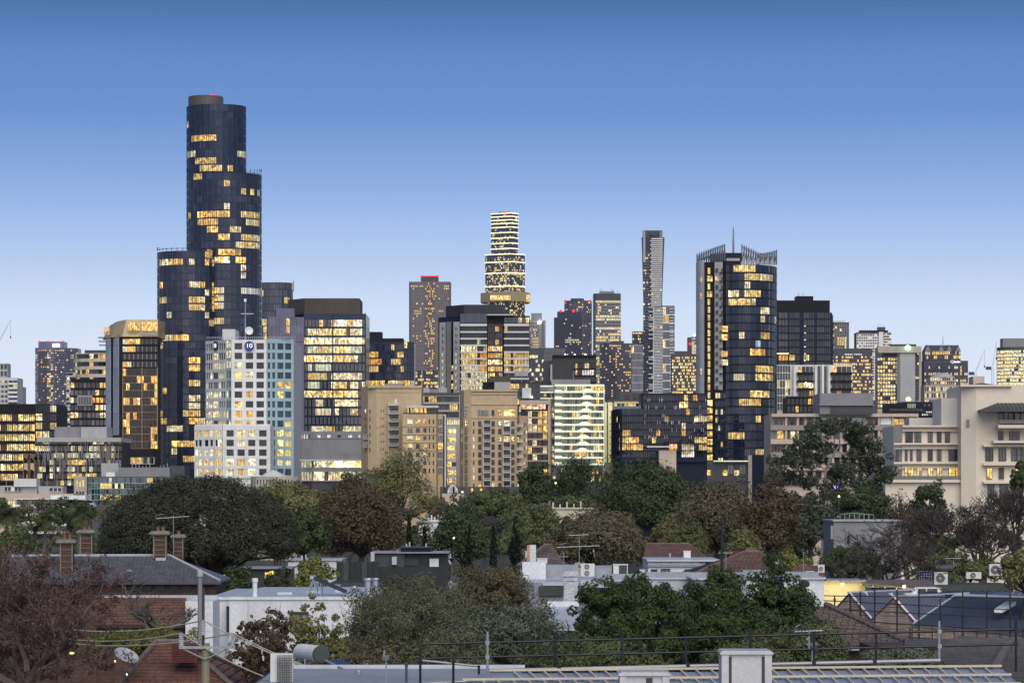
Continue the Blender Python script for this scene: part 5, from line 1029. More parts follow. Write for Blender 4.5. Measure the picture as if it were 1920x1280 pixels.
    # cream white apartments at right
    d = 480; mIv = M('ivory_render', (.68, .6, .48), var=.06, scale=.3); mIv2 = M('ivory_render_cool', (.6, .56, .5), var=.06, scale=.3); mIvB = M('ivory_cornice', (.7, .62, .51), var=.05)
    B = Bd('ivory_apartment_building', 'ivory apartment building with hipped roof pavilion and warm lit windows at right', 'building', 1790, d)
    B.body(mIv, [(1675, d+3), (1692, d), (1805, d)], 797, None, 14); B.body(mIv, [(1802, d-4), (1830, d-5), (2200, d-5)], 722, None, 16, 'tall_block'); B.body(mIv2, [(1765, d+1), (1806, d)], 746, 799, 10, 'mid_block'); B.box('tall_cornice', mIvB, 1801, 1898, 721, 724.5, d-5.6, 2)
    wr = [(809, 829), (843, 863), (877, 897), (909, 928)]; dk = ((.03, .03, .034), (.07, .07, .072), (.12, .12, .12)); rg = random.Random(3)
    wins = {0: [(1698, 1711), (1715, 1727), (1740, 1748.5), (1757, 1765), (1772, 1781)], 1: [(1680, 1689), (1697, 1701.5), (1706.5, 1711), (1719, 1727.5), (1740, 1748.5), (1757, 1765), (1779, 1797)], 2: [(1680, 1688), (1697, 1712), (1720, 1728), (1740, 1749), (1757, 1766), (1779, 1797)], 3: [(1645, 1655), (1705, 1715), (1745, 1762), (1778, 1796)]}
    for k, ws in wins.items():
        for a, b in ws:
            c = (W if a > 1770 else Y) if k == 2 else None; de = d-.08 if a > 1692 else d+1.4; B.win(a, b, *wr[k], de, (*c, .95) if c else (*rg.choice(dk), 0), FR1 if b-a < 10 else FR3)
    for y in (797, 830, 866): B.box('cornice', mIvB, 1676 if y > 800 else 1692, 1806, y, y+3.2, d-.9, .85); B.box('cornice_lower', mIvB, 1676 if y > 800 else 1692, 1806, y+10, y+11.2, d-.5, .45)
    B.box('terrace', mIvB, 1660, 1808, 899, 904, d-3.5, 3.6); B.box('terrace_wall', mIv, 1660, 1808, 904, None, d-2.8, 2.6)
    MB().box(X(1662, d-3.4), X(1806, d-3.4), d-3.45, d-3.4, Z(899, d), Z(892, d)).ob('glass_rail', M('rail_glass', (.16, .16, .15), rough=.15), B.o)
    for a, b, in ((1812, 1818),): B.win(a, b, 786, 800, d-4.6, (.2, .19, .17, 0))
    for k, (t, b) in enumerate(((809, 824), (841, 863), (877, 897), (909, 930))):
        for a, w, c in (((1872, 9, 0), (1893, 18, 0)), ((1848, 14, 0), (1873, 13, 0), (1897, 26, 0)), ((1850, 10, 1), (1873, 9, 0), (1904, 16, 1)), ((1852, 12, 0), (1875, 14, 0), (1898, 20, 0)))[k]:
            B.win(a, a+w, t, b, d-5.1, (*(W if a < 1900 else OR), 1.1) if c else (*rg.choice(dk), 0), FR1 if w < 16 else FR3)
    for y in (833, 868, 902): B.box('cornice', mIvB, 1844, 2200, y, y+4, d-6, .95)
    B.box('balcony_slab', mIvB, 1872, 2200, 796, 802, d-8, 3); B.box('balcony_slab', mIvB, 1863, 2200, 826, 830, d-7, 2)
    MB().box(X(1873, d-8), X(2200, d-8), d-7.95, d-7.9, Z(796, d), Z(789, d)).ob('glass_rail', MATS['rail_glass'], B.o)
    for a, w in ((1873, 7), (1881, 19), (1902, 22)): B.win(a, a+w, 770, 795, d-5.1, (.025, .028, .032, 0) if a == 1881 else (.16, .17, .17, 0), FR1)
    mRf = M('dark_metal_roof', (.055, .056, .062), rough=.5); x0, x1, xr = X(1823, d), X(2010, d), X(1898, d); z0, z1 = Z(768, d-9), Z(742, d-3)
    r = MB(); r.add([(x0, d-9, z0), (x1, d-9, z0), (x1, d+7, z0), (x0, d+7, z0), (xr, d-1, z1), (X(1960, d), d-1, z1)], [(0, 1, 5, 4), (1, 2, 5), (2, 3, 4, 5), (3, 0, 4), (0, 3, 2, 1)]); r.ob('hip_roof', mRf, B.o)
    q = MB()
    for k in range(26):
        t = k/25; xx = x0+(x1-x0)*t; top = (min(max(xx, xr), X(1960, d)), d-1, z1)
        f_ = min(1, max(0, (xx-x0)/(xr-x0))) if xx < xr else 1
        e = (xx, d-9+8*f_, z0+(z1-z0)*f_); q.tube((xx, d-9.02, z0+.04), (e[0], e[1], e[2]+.04), .05, .05, 4)
    q.ob('roof_ribs', mRf, B.o, 'stuff'); MB().box(x0-.1, x1, d-9.3, d-9.0, z0-.28, z0+.03).ob('gutter', mGreyD, B.o)
    B.box('rear_roof_house', mPink, 1825, 1846, 705, 722, d+4, 5); g = MB(); g.prism([(X(1815, d), d), (X(1880, d), d), (X(1880, d), d+10), (X(1815, d), d+10)], Z(723, d), Z(716, d), [(X(1845, d), d+4), (X(1850, d), d+4), (X(1850, d), d+5), (X(1845, d), d+5)]); g.ob('rear_roof', mRf, B.o); B.body(mIv2, [(1705, d+16), (1768, d+15)], 783, None, 6, 'low_roof_wall'); B.done()
right_group()

# ================================================================== vegetation
def leaf_mat(name, c1, c2, c3, s1=.7, s2=7, trans=.25):
    m = bpy.data.materials.new(name); MATS[name] = m; m.use_nodes = True; nt = m.node_tree; L = nt.links.new; b = nt.nodes['Principled BSDF']
    g = nd(nt, 'ShaderNodeNewGeometry')
    n1 = nd(nt, 'ShaderNodeTexNoise'); n1.inputs['Scale'].default_value = s1; n1.inputs['Detail'].default_value = 2; L(g.outputs['Position'], n1.inputs[0])
    n2 = nd(nt, 'ShaderNodeTexNoise'); n2.inputs['Scale'].default_value = s2; n2.inputs['Detail'].default_value = 1; L(g.outputs['Position'], n2.inputs[0])
    r1 = nd(nt, 'ShaderNodeMapRange'); r1.inputs[1].default_value = .38; r1.inputs[2].default_value = .62; L(n1.outputs[0], r1.inputs[0])
    r2 = nd(nt, 'ShaderNodeMapRange'); r2.inputs[1].default_value = .35; r2.inputs[2].default_value = .68; L(n2.outputs[0], r2.inputs[0])
    m1 = nd(nt, 'ShaderNodeMix', data_type='RGBA'); L(r1.outputs[0], m1.inputs[0]); m1.inputs[6].default_value = (*c1, 1); m1.inputs[7].default_value = (*c2, 1)
    m2 = nd(nt, 'ShaderNodeMix', data_type='RGBA'); ml = nd(nt, 'ShaderNodeMath', operation='MULTIPLY'); ml.inputs[1].default_value = .6; L(r2.outputs[0], ml.inputs[0]); L(ml.outputs[0], m2.inputs[0]); L(m1.outputs[2], m2.inputs[6]); m2.inputs[7].default_value = (*c3, 1)
    L(m2.outputs[2], b.inputs['Base Color']); b.inputs['Roughness'].default_value = .6; b.inputs['Specular IOR Level'].default_value = .2
    if trans:
        t = nd(nt, 'ShaderNodeBsdfTranslucent'); L(m2.outputs[2], t.inputs[0]); mx = nd(nt, 'ShaderNodeMixShader'); mx.inputs[0].default_value = trans
        L(b.outputs[0], mx.inputs[1]); L(t.outputs[0], mx.inputs[2]); L(mx.outputs[0], nt.nodes['Material Output'].inputs[0])
    return m
lfPine = leaf_mat('pine_needles', (0.036, 0.043, 0.029), (0.060, 0.068, 0.043), (0.111, 0.111, 0.072), .5)
lfCyp = leaf_mat('cypress_leaves', (.012, .018, .01), (.02, .028, .014), (.035, .042, .022))
lfDark = leaf_mat('dark_green_leaves', (0.034, 0.054, 0.024), (0.063, 0.092, 0.036), (0.128, 0.155, 0.066))
lfMid = leaf_mat('mid_green_leaves', (0.074, 0.097, 0.042), (0.120, 0.141, 0.059), (0.185, 0.197, 0.097))
lfOlive = leaf_mat('olive_leaves', (0.122, 0.129, 0.053), (0.192, 0.186, 0.074), (0.274, 0.260, 0.122))
lfYell = leaf_mat('yellow_green_leaves', (0.112, 0.131, 0.042), (0.192, 0.208, 0.058), (0.288, 0.280, 0.096))
lfRust = leaf_mat('rusty_autumn_leaves', (0.070, 0.054, 0.037), (0.115, 0.079, 0.047), (0.168, 0.136, 0.074))
lfBrown = leaf_mat('brown_olive_leaves', (0.091, 0.084, 0.048), (0.145, 0.125, 0.068), (0.212, 0.193, 0.111))
lfMaroon = leaf_mat('maroon_leaves', (0.077, 0.045, 0.043), (0.136, 0.068, 0.065), (0.194, 0.141, 0.116), 1.2, 9)
lfGum = leaf_mat('gum_leaves', (0.042, 0.058, 0.036), (0.073, 0.092, 0.058), (0.144, 0.157, 0.106))
lfGrey = leaf_mat('grey_green_leaves', (0.081, 0.093, 0.045), (0.133, 0.145, 0.077), (0.214, 0.217, 0.131), .8, 9)
lfSilver = leaf_mat('silvery_leaves', (0.059, 0.072, 0.044), (0.108, 0.122, 0.080), (0.237, 0.255, 0.187), 1, 10)
lfFicus = leaf_mat('glossy_ficus_leaves', (0.026, 0.053, 0.021), (0.053, 0.089, 0.030), (0.115, 0.147, 0.052), 1, 8)
bkBrown = M('brown_bark', (.05, .038, .03), var=.3, scale=3, stretch=(1, 1, .3)); bkGrey = M('grey_bark', (.13, .115, .1), var=.3, scale=3, stretch=(1, 1, .3)); bkPale = M('pale_gum_bark', (.3, .27, .24), var=.25, scale=2, stretch=(1, 1, .3)); bkTwig = M('bare_twigs', (.045, .036, .034), var=.25, scale=3); bkRed = M('reddish_twigs', (.13, .09, .082), var=.25, scale=3)

def unit(a): return a/np.maximum(1e-9, np.linalg.norm(a, axis=-1, keepdims=True))
def leaves(rs, centers, radii, n, size, aspect=1.5, flat=.8, up=.25, outer=None, hang=0., squash=.85):
    """n leaf quads spread over clumps; the blades face outwards from their clump with much jitter."""
    k = len(centers); w = radii**2; idx = rs.choice(k, n, p=w/w.sum())
    dr = unit(rs.normal(size=(n, 3))); rr = np.cbrt(rs.uniform(.25, 1, n))[:, None]
    pos = centers[idx]+dr*rr*radii[idx][:, None]*np.array([1, 1, squash])
    nrm = dr*flat+rs.normal(size=(n, 3))*.45+np.array([0, 0, up])
    if outer is not None: nrm += unit(centers[idx]-outer)*.35
    nrm = unit(nrm); t = rs.normal(size=(n, 3)); t[:, 2] -= hang; a = unit(t-nrm*(t*nrm).sum(1, keepdims=True)); b = np.cross(nrm, a)
    s = size*rs.uniform(.6, 1.35, n)[:, None]; a = a*s*aspect/2; b = b*s/2
    return np.stack([pos-a, pos+b*.9-a*.1, pos+a, pos-b*.9-a*.1], 1).reshape(-1, 3)
def crown_pts(rs, c, r, n, fill=.55, low=-.5, lump=.28, front=True):
    """clump centres through a lumpy ellipsoid, denser towards its skin."""
    d = unit(rs.normal(size=(n*3, 3))); d = d[d[:, 2] > low]
    ph = rs.uniform(0, 6.28, 5); fr = rs.normal(size=(5, 3))*2.6
    l = 1+lump*np.sin(d@fr.T+ph).mean(1)*2
    if front: d_, l_ = d, l; keep = rs.uniform(size=len(d)) < np.where(d[:, 1] > .45, .35, 1); d, l = d[keep], l[keep]
    d, l = d[:n], l[:n]
    rad = (fill+(1-fill)*rs.uniform(0, 1, len(d))**.5)*l
    return np.array(c)+d*rad[:, None]*np.array(r)
def seg_tubes(S_, n=4):
    """S_: list of (p0, p1, r0, r1) -> quads of n-sided tapered tubes."""
    if not len(S_): return np.zeros((0, 3))
    p0 = np.array([s[0] for s in S_], float); p1 = np.array([s[1] for s in S_], float); r0 = np.array([s[2] for s in S_])[:, None]; r1 = np.array([s[3] for s in S_])[:, None]
    d = unit(p1-p0); ref = np.where(np.abs(d[:, 2:3]) > .9, np.array([[1., 0, 0]]), np.array([[0, 0, 1.]])); a = unit(np.cross(d, ref)); b = np.cross(d, a); out = []
    for i in range(n):
        t0, t1 = 2*math.pi*i/n, 2*math.pi*(i+1)/n; e0 = a*math.cos(t0)+b*math.sin(t0); e1 = a*math.cos(t1)+b*math.sin(t1)
        out.append(np.stack([p0+e0*r0, p0+e1*r0, p1+e1*r1, p1+e0*r1], 1))
    return np.concatenate(out).reshape(-1, 3)
def limb(rs, a, b, r0, r1, k=5, wob=.08, sag=0.):
    a, b = np.array(a, float), np.array(b, float); L_ = np.linalg.norm(b-a); pts = [a+(b-a)*i/k+(rs.normal(size=3)*wob*L_*math.sin(math.pi*i/k)) + np.array([0, 0, sag*L_*math.sin(math.pi*i/k)]) for i in range(k+1)]
    return [(pts[i], pts[i+1], r0+(r1-r0)*i/k, r0+(r1-r0)*(i+1)/k) for i in range(k)]
def mesh_child(name, V, mat, parent, kind=None, n=4):
    o = wpos(parent); me = np_mesh(name, np.asarray(V)-np.array(o), n, mat); q = bpy.data.objects.new(name, me); COL.objects.link(q); q.parent = parent
    if kind: q['kind'] = kind
    return q
def tree(name, label, px, d, top, w, h, lm, n=12000, leaf=.2, clumps=90, cr=None, bark=None, seed=1, fill=.5, low=-.55, lump=.36, depth=None, trunk=True, hang=0, aspect=1.6, lean=0, group=None, cat='tree', flat=.8, limbs=14, twigs=0):
    """px: crown centre, top: photo row of the top, w/h: crown size in photo pixels."""
    rs = np.random.RandomState(seed); x = X(px, d); zt = Z(top, d); rx = S(w, d)/2; rz = S(h, d)/2; ry = depth or rx; c = np.array([x, d, zt-rz])
    base = (x+S(lean, d), d, 0); T = thing(name, label, cat, base, group); cr = cr or min(rx, rz)*.32
    r_in = np.array([max(rx-cr*.7, rx*.5), max(ry-cr*.7, ry*.5), max(rz-cr*.6, rz*.5)])
    pts = crown_pts(rs, c, r_in, clumps, fill, low, lump); rad = cr*rs.uniform(.5, 1.3, len(pts))
    ns = max(6, clumps//4); dv = unit(rs.normal(size=(ns, 3))); dv[:, 2] = np.abs(dv[:, 2])*.9-.15; dv[:, 1] = -np.abs(dv[:, 1])*.8; ex = c+dv*np.array([rx, ry, rz])*rs.uniform(.9, 1.07, (ns, 1)); pts = np.concatenate([pts, ex]); rad = np.concatenate([rad, cr*rs.uniform(.22, .5, ns)])     # loose sprigs that break the outline
    mesh_child('crown', leaves(rs, pts, rad, n, leaf, aspect, flat, outer=c, hang=hang), lm, T)
    if trunk:
        bark = bark or bkBrown; fork = np.array([x, d, max(zt-2*rz, .8)+rz*.25]); r0 = max(.12, rx*.055); sg = limb(rs, base, fork, r0*1.3, r0, 5, .03)
        order = np.argsort(rs.uniform(size=len(pts)))[:limbs]
        for i in order:
            m = fork+(pts[i]-fork)*.5+rs.normal(size=3)*rx*.08; sg += limb(rs, fork, m, r0*.6, r0*.32, 3, .05)+limb(rs, m, pts[i], r0*.32, r0*.08, 3, .06)
            for _ in range(twigs):
                e = pts[i]+rs.normal(size=3)*cr*1.2; sg += limb(rs, m+(pts[i]-m)*rs.uniform(.3, 1), e, r0*.1, r0*.03, 2, .06)
        mesh_child('trunk', seg_tubes(sg, 5), bark, T)
    return T
def grow(rs, p, d, L_, r, lev, out, spread=.5, kids=(2, 4), shrink=.72, upb=.12, minr=.008):
    k = 3 if lev > 1 else 2; pts = [p]; dd = d
    for i in range(k):
        dd = unit(dd+rs.normal(size=3)*.13+np.array([0, 0, upb*.3])); pts.append(pts[-1]+dd*L_/k)
    rr = [max(minr, r*(1-.35*i/k)) for i in range(k+1)]
    for i in range(k): out.append((pts[i], pts[i+1], rr[i], rr[i+1]))
    if lev <= 0: return
    for j in range(rs.randint(kids[0], kids[1]+1)):
        q = pts[-1] if j < 2 else pts[rs.randint(1, k+1)]
        nd_ = unit(dd+rs.normal(size=3)*spread+np.array([0, 0, upb])); grow(rs, q, nd_, L_*shrink*rs.uniform(.75, 1.2), r*(.62 if j < 2 else .45), lev-1, out, spread, kids, shrink, upb, minr)
def bare_tree(name, label, px, d, top, h, bark, seed=1, lev=6, spread=.5, minr=.012, base_py=None, lm=None, n=0, leaf=.1, width=None, kids=(2, 4), group=None, L0=.24):
    rs = np.random.RandomState(seed); zt = Z(top, d); x = X(px, d); H_ = zt; T = thing(name, label, 'tree', (x, d, 0), group); out = []
    t0 = np.array([x, d, 0.]); fork = np.array([x+rs.normal()*.1, d, max(.8, zt-S(h, d))]); r0 = max(.1, H_*.02); out += limb(rs, t0, fork, r0*1.25, r0, 5, .02)
    for j in range(5):
        a = 6.28*j/5+rs.uniform(-.4, .4); dr = unit(np.array([math.cos(a)*.62, math.sin(a)*.62, 1.])); grow(rs, fork, dr, (zt-fork[2])*L0*rs.uniform(.85, 1.2)*1.35, r0*.6, lev, out, spread, kids, .78, .16, minr)
    P1 = np.array([s[1] for s in out]); ext = P1[:, 2].max(); k = (zt-fork[2])/max(.1, ext-fork[2])
    sx = k if not width else S(width, d)/max(.1, (np.percentile(P1[:, 0], 98)-np.percentile(P1[:, 0], 2)))
    f = np.array([sx, sx, k])
    def tr(q): q = np.array(q); return fork+(q-fork)*f if q[2] >= fork[2]-.3 else q
    out = [(tr(a), tr(b), r, s) for a, b, r, s in out]
    mesh_child('branches', seg_tubes(out, 3 if len(out) > 2500 else 5), bark, T)
    if n:
        tips = np.array([s[1] for s in out if s[2] < r0*.2]); rs2 = np.random.RandomState(seed+9); c = tips[rs2.choice(len(tips), min(len(tips), 900))]
        mesh_child('foliage', leaves(rs2, c, np.full(len(c), leaf*3), n, leaf, 1.5), lm, T)
    return T

def planting():
    # --- big stone pine: dense cauliflower crown on spreading limbs
    rs = np.random.RandomState(3); d = 260; x = X(372, d); T = thing('stone_pine', 'huge dark umbrella pine with dense rounded crown behind the slate roof', 'tree', (x, d, 0))
    c = np.array([x, d, Z(1010, d)]); pts = []
    dr = unit(rs.normal(size=(2400, 3))); dr = dr[(dr[:, 2] > -.35) & (dr[:, 1] < .6)][:560]
    up = np.where(dr[:, 2] > 0, S(118, d), S(95, d)); sq = dr
    pts = c+np.stack([sq[:, 0]*S(186, d), dr[:, 1]*6.5, dr[:, 2]*up], 1)*rs.uniform(.86, .97, (len(dr), 1)); rad = rs.uniform(.55, .9, len(pts))
    inner = c+(pts[::5]-c)*.6; pts2 = np.concatenate([pts, inner]); rad = np.concatenate([rad, np.full(len(inner), 1.1)])
    mesh_child('crown', leaves(rs, pts2, rad, 100000, .115, 1.7, 1.1, .3, c), lfPine, T)
    sg = limb(rs, (x+1, d, 0), (x+1, d, Z(1080, d)), .55, .45)
    for i in rs.choice(len(pts), 26): sg += limb(rs, (x+1, d, Z(1080, d)), pts[i], .26, .06, 5, .06, .04)
    mesh_child('trunk', seg_tubes(sg, 6), bkBrown, T)
    # --- middle distance
    tree('round_tree', 'dark green rounded tree tucked behind the right of the umbrella pine', 570, 290, 945, 90, 110, lfDark, 9000, .2, 60, seed=5)
    tree('olive_tree', 'olive yellow tree before the stone rotunda', 560, 420, 898, 150, 90, lfOlive, 9000, .26, 70, seed=6, bark=bkBrown)
    tree('olive_tree', 'muted olive tree right of the stone rotunda, behind the rusty tree', 660, 450, 895, 90, 80, lfBrown, 6000, .28, 50, seed=61)
    tree('autumn_tree', 'large rusty brown autumn tree right of the umbrella pine', 678, 330, 905, 178, 160, lfRust, 20000, .2, 130, seed=7, low=-.7)
    tree('airy_tree', 'airy yellow green tree in front of the glowing pavilion', 752, 520, 850, 130, 125, lfOlive, 7500, .26, 60, seed=8, fill=.3, bark=bkGrey, lump=.4)
    tree('airy_tree', 'airy pale green tree at the left end of the glowing pavilion', 700, 545, 872, 80, 80, lfOlive, 3500, .26, 34, seed=9, fill=.3, bark=bkGrey)
    tree('dark_conifer', 'dark broad conifer between the black penthouse and the cream blocks', 868, 330, 950, 130, 130, lfDark, 13000, .2, 90, seed=10, lump=.4)
    tree('leafy_tree', 'mid green tree below the right cream apartment block', 925, 470, 905, 120, 80, lfMid, 9000, .26, 70, seed=11)
    tree('leafy_tree', 'grey green tree with wide crown between the cypresses and the brown tree', 1000, 400, 948, 130, 100, lfMid, 9000, .24, 70, seed=12)
    tree('dark_tree', 'dark upright tree below the pink slab block', 1005, 520, 868, 72, 100, lfDark, 7000, .26, 50, seed=13, lump=.4)
    bare_tree('bare_tree', 'thinly leaved dark tree in front of the wavy balcony building', 1078, 500, 848, 95, bkTwig, 14, 5, .5, .035, lm=lfDark, n=5000, leaf=.26, width=75)
    tree('fig_tree', 'large dark green tree at the centre right below the navy apartments', 1215, 420, 845, 200, 165, lfDark, 24000, .24, 130, seed=15, lump=.35, low=-.7)
    tree('brown_tree', 'broad round brown olive tree behind the rooftop antenna', 1122, 270, 960, 190, 125, lfBrown, 26000, .16, 150, seed=16, low=-.4)
    tree('olive_brown_tree', 'broad olive brown tree below the curved crown tower', 1345, 340, 895, 180, 160, lfBrown, 20000, .2, 120, seed=17, low=-.7, lump=.35)
    tree('autumn_tree', 'dark rusty autumn tree beside the gum tree base', 1440, 330, 900, 110, 150, lfRust, 12000, .2, 80, seed=18, low=-.8)
    tree('olive_tree', 'low olive tree left of the olive brown tree under the crown tower', 1265, 350, 960, 90, 90, lfOlive, 6500, .2, 50, seed=19)
    tree('leafy_tree', 'dark green tree behind the gum tree at its right', 1620, 370, 905, 120, 100, lfDark, 9000, .22, 70, seed=20)
    tree('leafy_tree', 'dark bluish tree low behind the gum tree', 1520, 360, 930, 130, 110, lfGum, 9000, .22, 70, seed=21)
    for i, (px, d, t, w, h, lm, lab) in enumerate(((1495, 255, 1028, 90, 45, lfYell, 'low bright yellow green bush right of the tiled hip roof'), (585, 215, 1050, 80, 48, lfYell, 'low yellow green bush left of the black penthouse'), (1300, 300, 985, 70, 40, lfMid, 'small green bush left of the tiled hip roof'), (445, 225, 1068, 60, 45, lfDark, 'small dark bush below the umbrella pine'), (790, 345, 985, 60, 50, lfBrown, 'small brownish bush behind the black penthouse'), (1390, 290, 985, 80, 60, lfOlive, 'small olive bush behind the tiled hip roof'), (235, 250, 1050, 90, 50, lfPine, 'dark bush below the left of the umbrella pine'), (520, 235, 1062, 60, 45, lfPine, 'dark round bush at the right foot of the umbrella pine'), (20, 300, 985, 110, 60, lfMid, 'green hedge mass at the left edge below the palms'), (150, 330, 975, 110, 50, lfMid, 'grey green shrubs behind the chimneys'))):
        tree('bush', lab, px, d, t, w*1.1, h*2.6, lm, 9000, .16, 80, S(h, d)*.28, seed=40+i, cat='bush', limbs=6, low=-.95)
    # filler canopy that hides the far street
    rs = np.random.RandomState(77)
    for i in range(22):
        px = -40+i*93+rs.uniform(-20, 20); d = rs.uniform(560, 630) if i % 2 else rs.uniform(460, 540); t = rs.uniform(915, 940)
        if 1640 < px: t = 955
        tree('street_tree', 'far street tree seen just below the '+['left edge terrace', 'pink parapet', 'white balconied terrace', 'teal gridded office', 'tan end wall', 'umbrella pine top', 'white and teal office', 'stone hall', 'pavilion roof edge', 'glowing pavilion', 'left cream block', 'arched trellis', 'right cream block', 'pink slab block', 'wavy balconies', 'tall cream columns', 'navy balcony apartments', 'crown tower base', 'tower annex', 'long pink building', 'purple sign', 'ivory terrace'][i], px, d, t, rs.uniform(110, 150), rs.uniform(60, 80), (lfMid, lfBrown, lfDark, lfOlive)[i % 4], 3000, .3, 36, seed=200+i, group='street trees before the far buildings', limbs=5)
    for i in range(16):
        px = 20+i*122+rs.uniform(-20, 20); d = rs.uniform(350, 410); t = rs.uniform(975, 1000)
        tree('garden_tree', 'dim garden tree in the belt behind the '+['left edge hedge', 'left palms', 'leftmost chimney', 'right chimneys', 'pine trunk', 'low pale roof', 'rusty tree', 'black penthouse', 'slim cypresses', 'dark conifer', 'rendered chimney', 'round brown tree', 'long brown tile roof', 'tall black post', 'concrete block house', 'tall bare tree'][i], px, d, t, rs.uniform(120, 170), rs.uniform(60, 80), (lfDark, lfBrown, lfMid)[i % 3], 4500, .24, 44, seed=300+i, group='garden trees behind the houses', limbs=5)
    for i, (px, d, t, lm) in enumerate(((-90, 300, 985, lfMid), (-170, 420, 930, lfDark), (-60, 200, 1060, lfBrown), (2010, 300, 960, lfDark), (2080, 420, 900, lfMid), (2050, 200, 1040, lfBrown), (2150, 260, 1000, lfOlive))):
        tree('garden_tree', 'garden tree just outside the %s edge, %s' % (('left', 'left', 'left', 'right', 'right', 'right', 'right')[i], ('nearest the palms', 'farthest', 'closest', 'behind the dark leafy crown', 'beside the ivory building', 'beside the blue roofs', 'outermost')[i]), px, d, t, 140, 150, lm, 7000, .2, 70, seed=400+i, group='trees just outside the picture')
    # cypresses
    for i, (px, t, b, w, lab) in enumerate(((966, 970, 1052, 21, 'tallest slim dark cypress, nearest the brown round tree'), (925, 985, 1048, 13, 'slim dark cypress left of the tallest cypress'), (767, 968, 1030, 12, 'slim dark cypress above the left of the black penthouse'), (796, 990, 1030, 11, 'shortest cypress above the middle of the black penthouse'), (880, 985, 1050, 12, 'slim cypress in front of the dark broad conifer'))):
        d = 290; rs = np.random.RandomState(60+i); x = X(px, d); T = thing('cypress', lab, 'tree', (x, d, 0)); z1 = Z(t, d); z0 = Z(b, d)-3; n = 60; u = rs.uniform(0, 1, n); r = S(w, d)/2*np.sin(np.pi*np.minimum(1, .12+u*.9))**.7
        a = rs.uniform(0, 6.28, n); pts = np.stack([x+np.cos(a)*r*.55, d+np.sin(a)*r*.55, z0+(z1-z0)*u], 1); mesh_child('crown', leaves(rs, pts, np.maximum(.12, r*.6), 3500, .13, 2, .8, .3, hang=-2, squash=2.2), lfCyp, T); mesh_child('trunk', seg_tubes(limb(rs, (x, d, 0), (x, d, z0+2), .12, .08), 5), bkBrown, T)
    # gum tree: pale forking limbs, foliage in separate pads
    rs = np.random.RandomState(31); d = 380; T = thing('gum_tree', 'tall gum tree with pale forking limbs and dark foliage pads', 'tree', (X(1545, d), d, 0))
    def gp(px, py, dd=0): return np.array([X(px, d), d+dd, Z(py, d)])
    sg = limb(rs, gp(1540, 1120), gp(1548, 880), .22, .17, 6, .01); forks = [(1548, 880, 1566, 845, .32, .24), (1566, 845, 1580, 815, .24, .12), (1580, 815, 1600, 800, .11, .05), (1566, 845, 1562, 812, .2, .1), (1562, 812, 1575, 790, .1, .04), (1562, 812, 1545, 800, .1, .04), (1566, 845, 1602, 858, .2, .12), (1602, 858, 1640, 850, .12, .05), (1548, 880, 1525, 862, .22, .12), (1525, 862, 1520, 840, .1, .04), (1525, 862, 1495, 865, .1, .05), (1580, 815, 1572, 800, .08, .03), (1602, 858, 1625, 880, .1, .04), (1548, 905, 1600, 935, .16, .07), (1600, 935, 1630, 925, .07, .03), (1548, 895, 1510, 915, .16, .06), (1510, 915, 1485, 905, .06, .03), (1545, 930, 1530, 890, .14, .06)]
    for a, b, c_, e, r0, r1 in forks: sg += limb(rs, gp(a, b), gp(c_, e, rs.uniform(-1.5, 1.5)), r0*.5, r1*.6, 4, .06)
    pads = [(1572, 798, 26, 12), (1545, 803, 24, 12), (1610, 803, 22, 10), (1520, 825, 30, 16), (1490, 845, 28, 20), (1470, 870, 26, 20), (1535, 850, 28, 20), (1505, 865, 34, 18), (1600, 822, 16, 8), (1628, 835, 30, 18), (1645, 860, 28, 20), (1660, 885, 22, 16), (1620, 865, 28, 16), (1600, 890, 34, 20), (1640, 905, 30, 18), (1575, 880, 22, 16), (1610, 850, 22, 12), (1480, 900, 30, 18), (1520, 905, 28, 18), (1560, 925, 36, 20), (1620, 935, 36, 20), (1650, 945, 26, 16), (1500, 935, 34, 20), (1590, 950, 40, 20), (1455, 895, 14, 14)]
    C_, R_ = [], []
    for a, b, w, h in pads:
        for _ in range(10): C_.append(gp(a+rs.normal()*w*.45, b+rs.normal()*h*.4, rs.uniform(-2.5, 2.5))); R_.append(rs.uniform(.45, .95))
    mesh_child('crown', leaves(rs, np.array(C_), np.array(R_), 26000, .17, 2.6, .6, .3, hang=.6), lfGum, T); mesh_child('trunk', seg_tubes(sg, 6), bkPale, T)
    # palms
    for i, (px, t, d, lab) in enumerate(((12, 952, 300, 'palm at the left edge with drooping fronds'), (148, 950, 310, 'palm in front of the teal gridded office, right of the left edge palm'), (85, 965, 330, 'smaller dark palm between the two taller palms'))):
        rs = np.random.RandomState(90+i); x = X(px, d); z = Z(t+14, d); T = thing('palm_tree', lab, 'palm', (x, d, 0)); sg = limb(rs, (x, d, 0), (x, d, z), .22, .18, 6, .01); V = []
        for k in range(34):
            a = rs.uniform(0, 6.28); e = rs.uniform(-.3, 1.2); L_ = S(30, d)*rs.uniform(.8, 1.15); p = np.array([x, d, z]); dd = np.array([math.cos(a)*math.cos(e), math.sin(a)*math.cos(e), math.sin(e)]); n = 10
            for j in range(n):
                q = p+dd*L_/n; s_ = unit(np.cross(dd, [0, 0, 1.])); ll = .55*math.sin(math.pi*(j+1)/(n+1.5))+.1
                for sd in (-1, 1):
                    for _ in range(2):
                        tip = q+s_*sd*ll+dd*.25+np.array([0, 0, -.25*rs.uniform(.5, 1.4)]); o = dd*.05; V += [q-o, q+o, tip+o*.3, tip-o*.3]
                p = q; dd = unit(dd+np.array([0, 0, -.17]))
        mesh_child('crown', np.array(V), lfMid, T); mesh_child('trunk', seg_tubes(sg, 6), bkGrey, T)
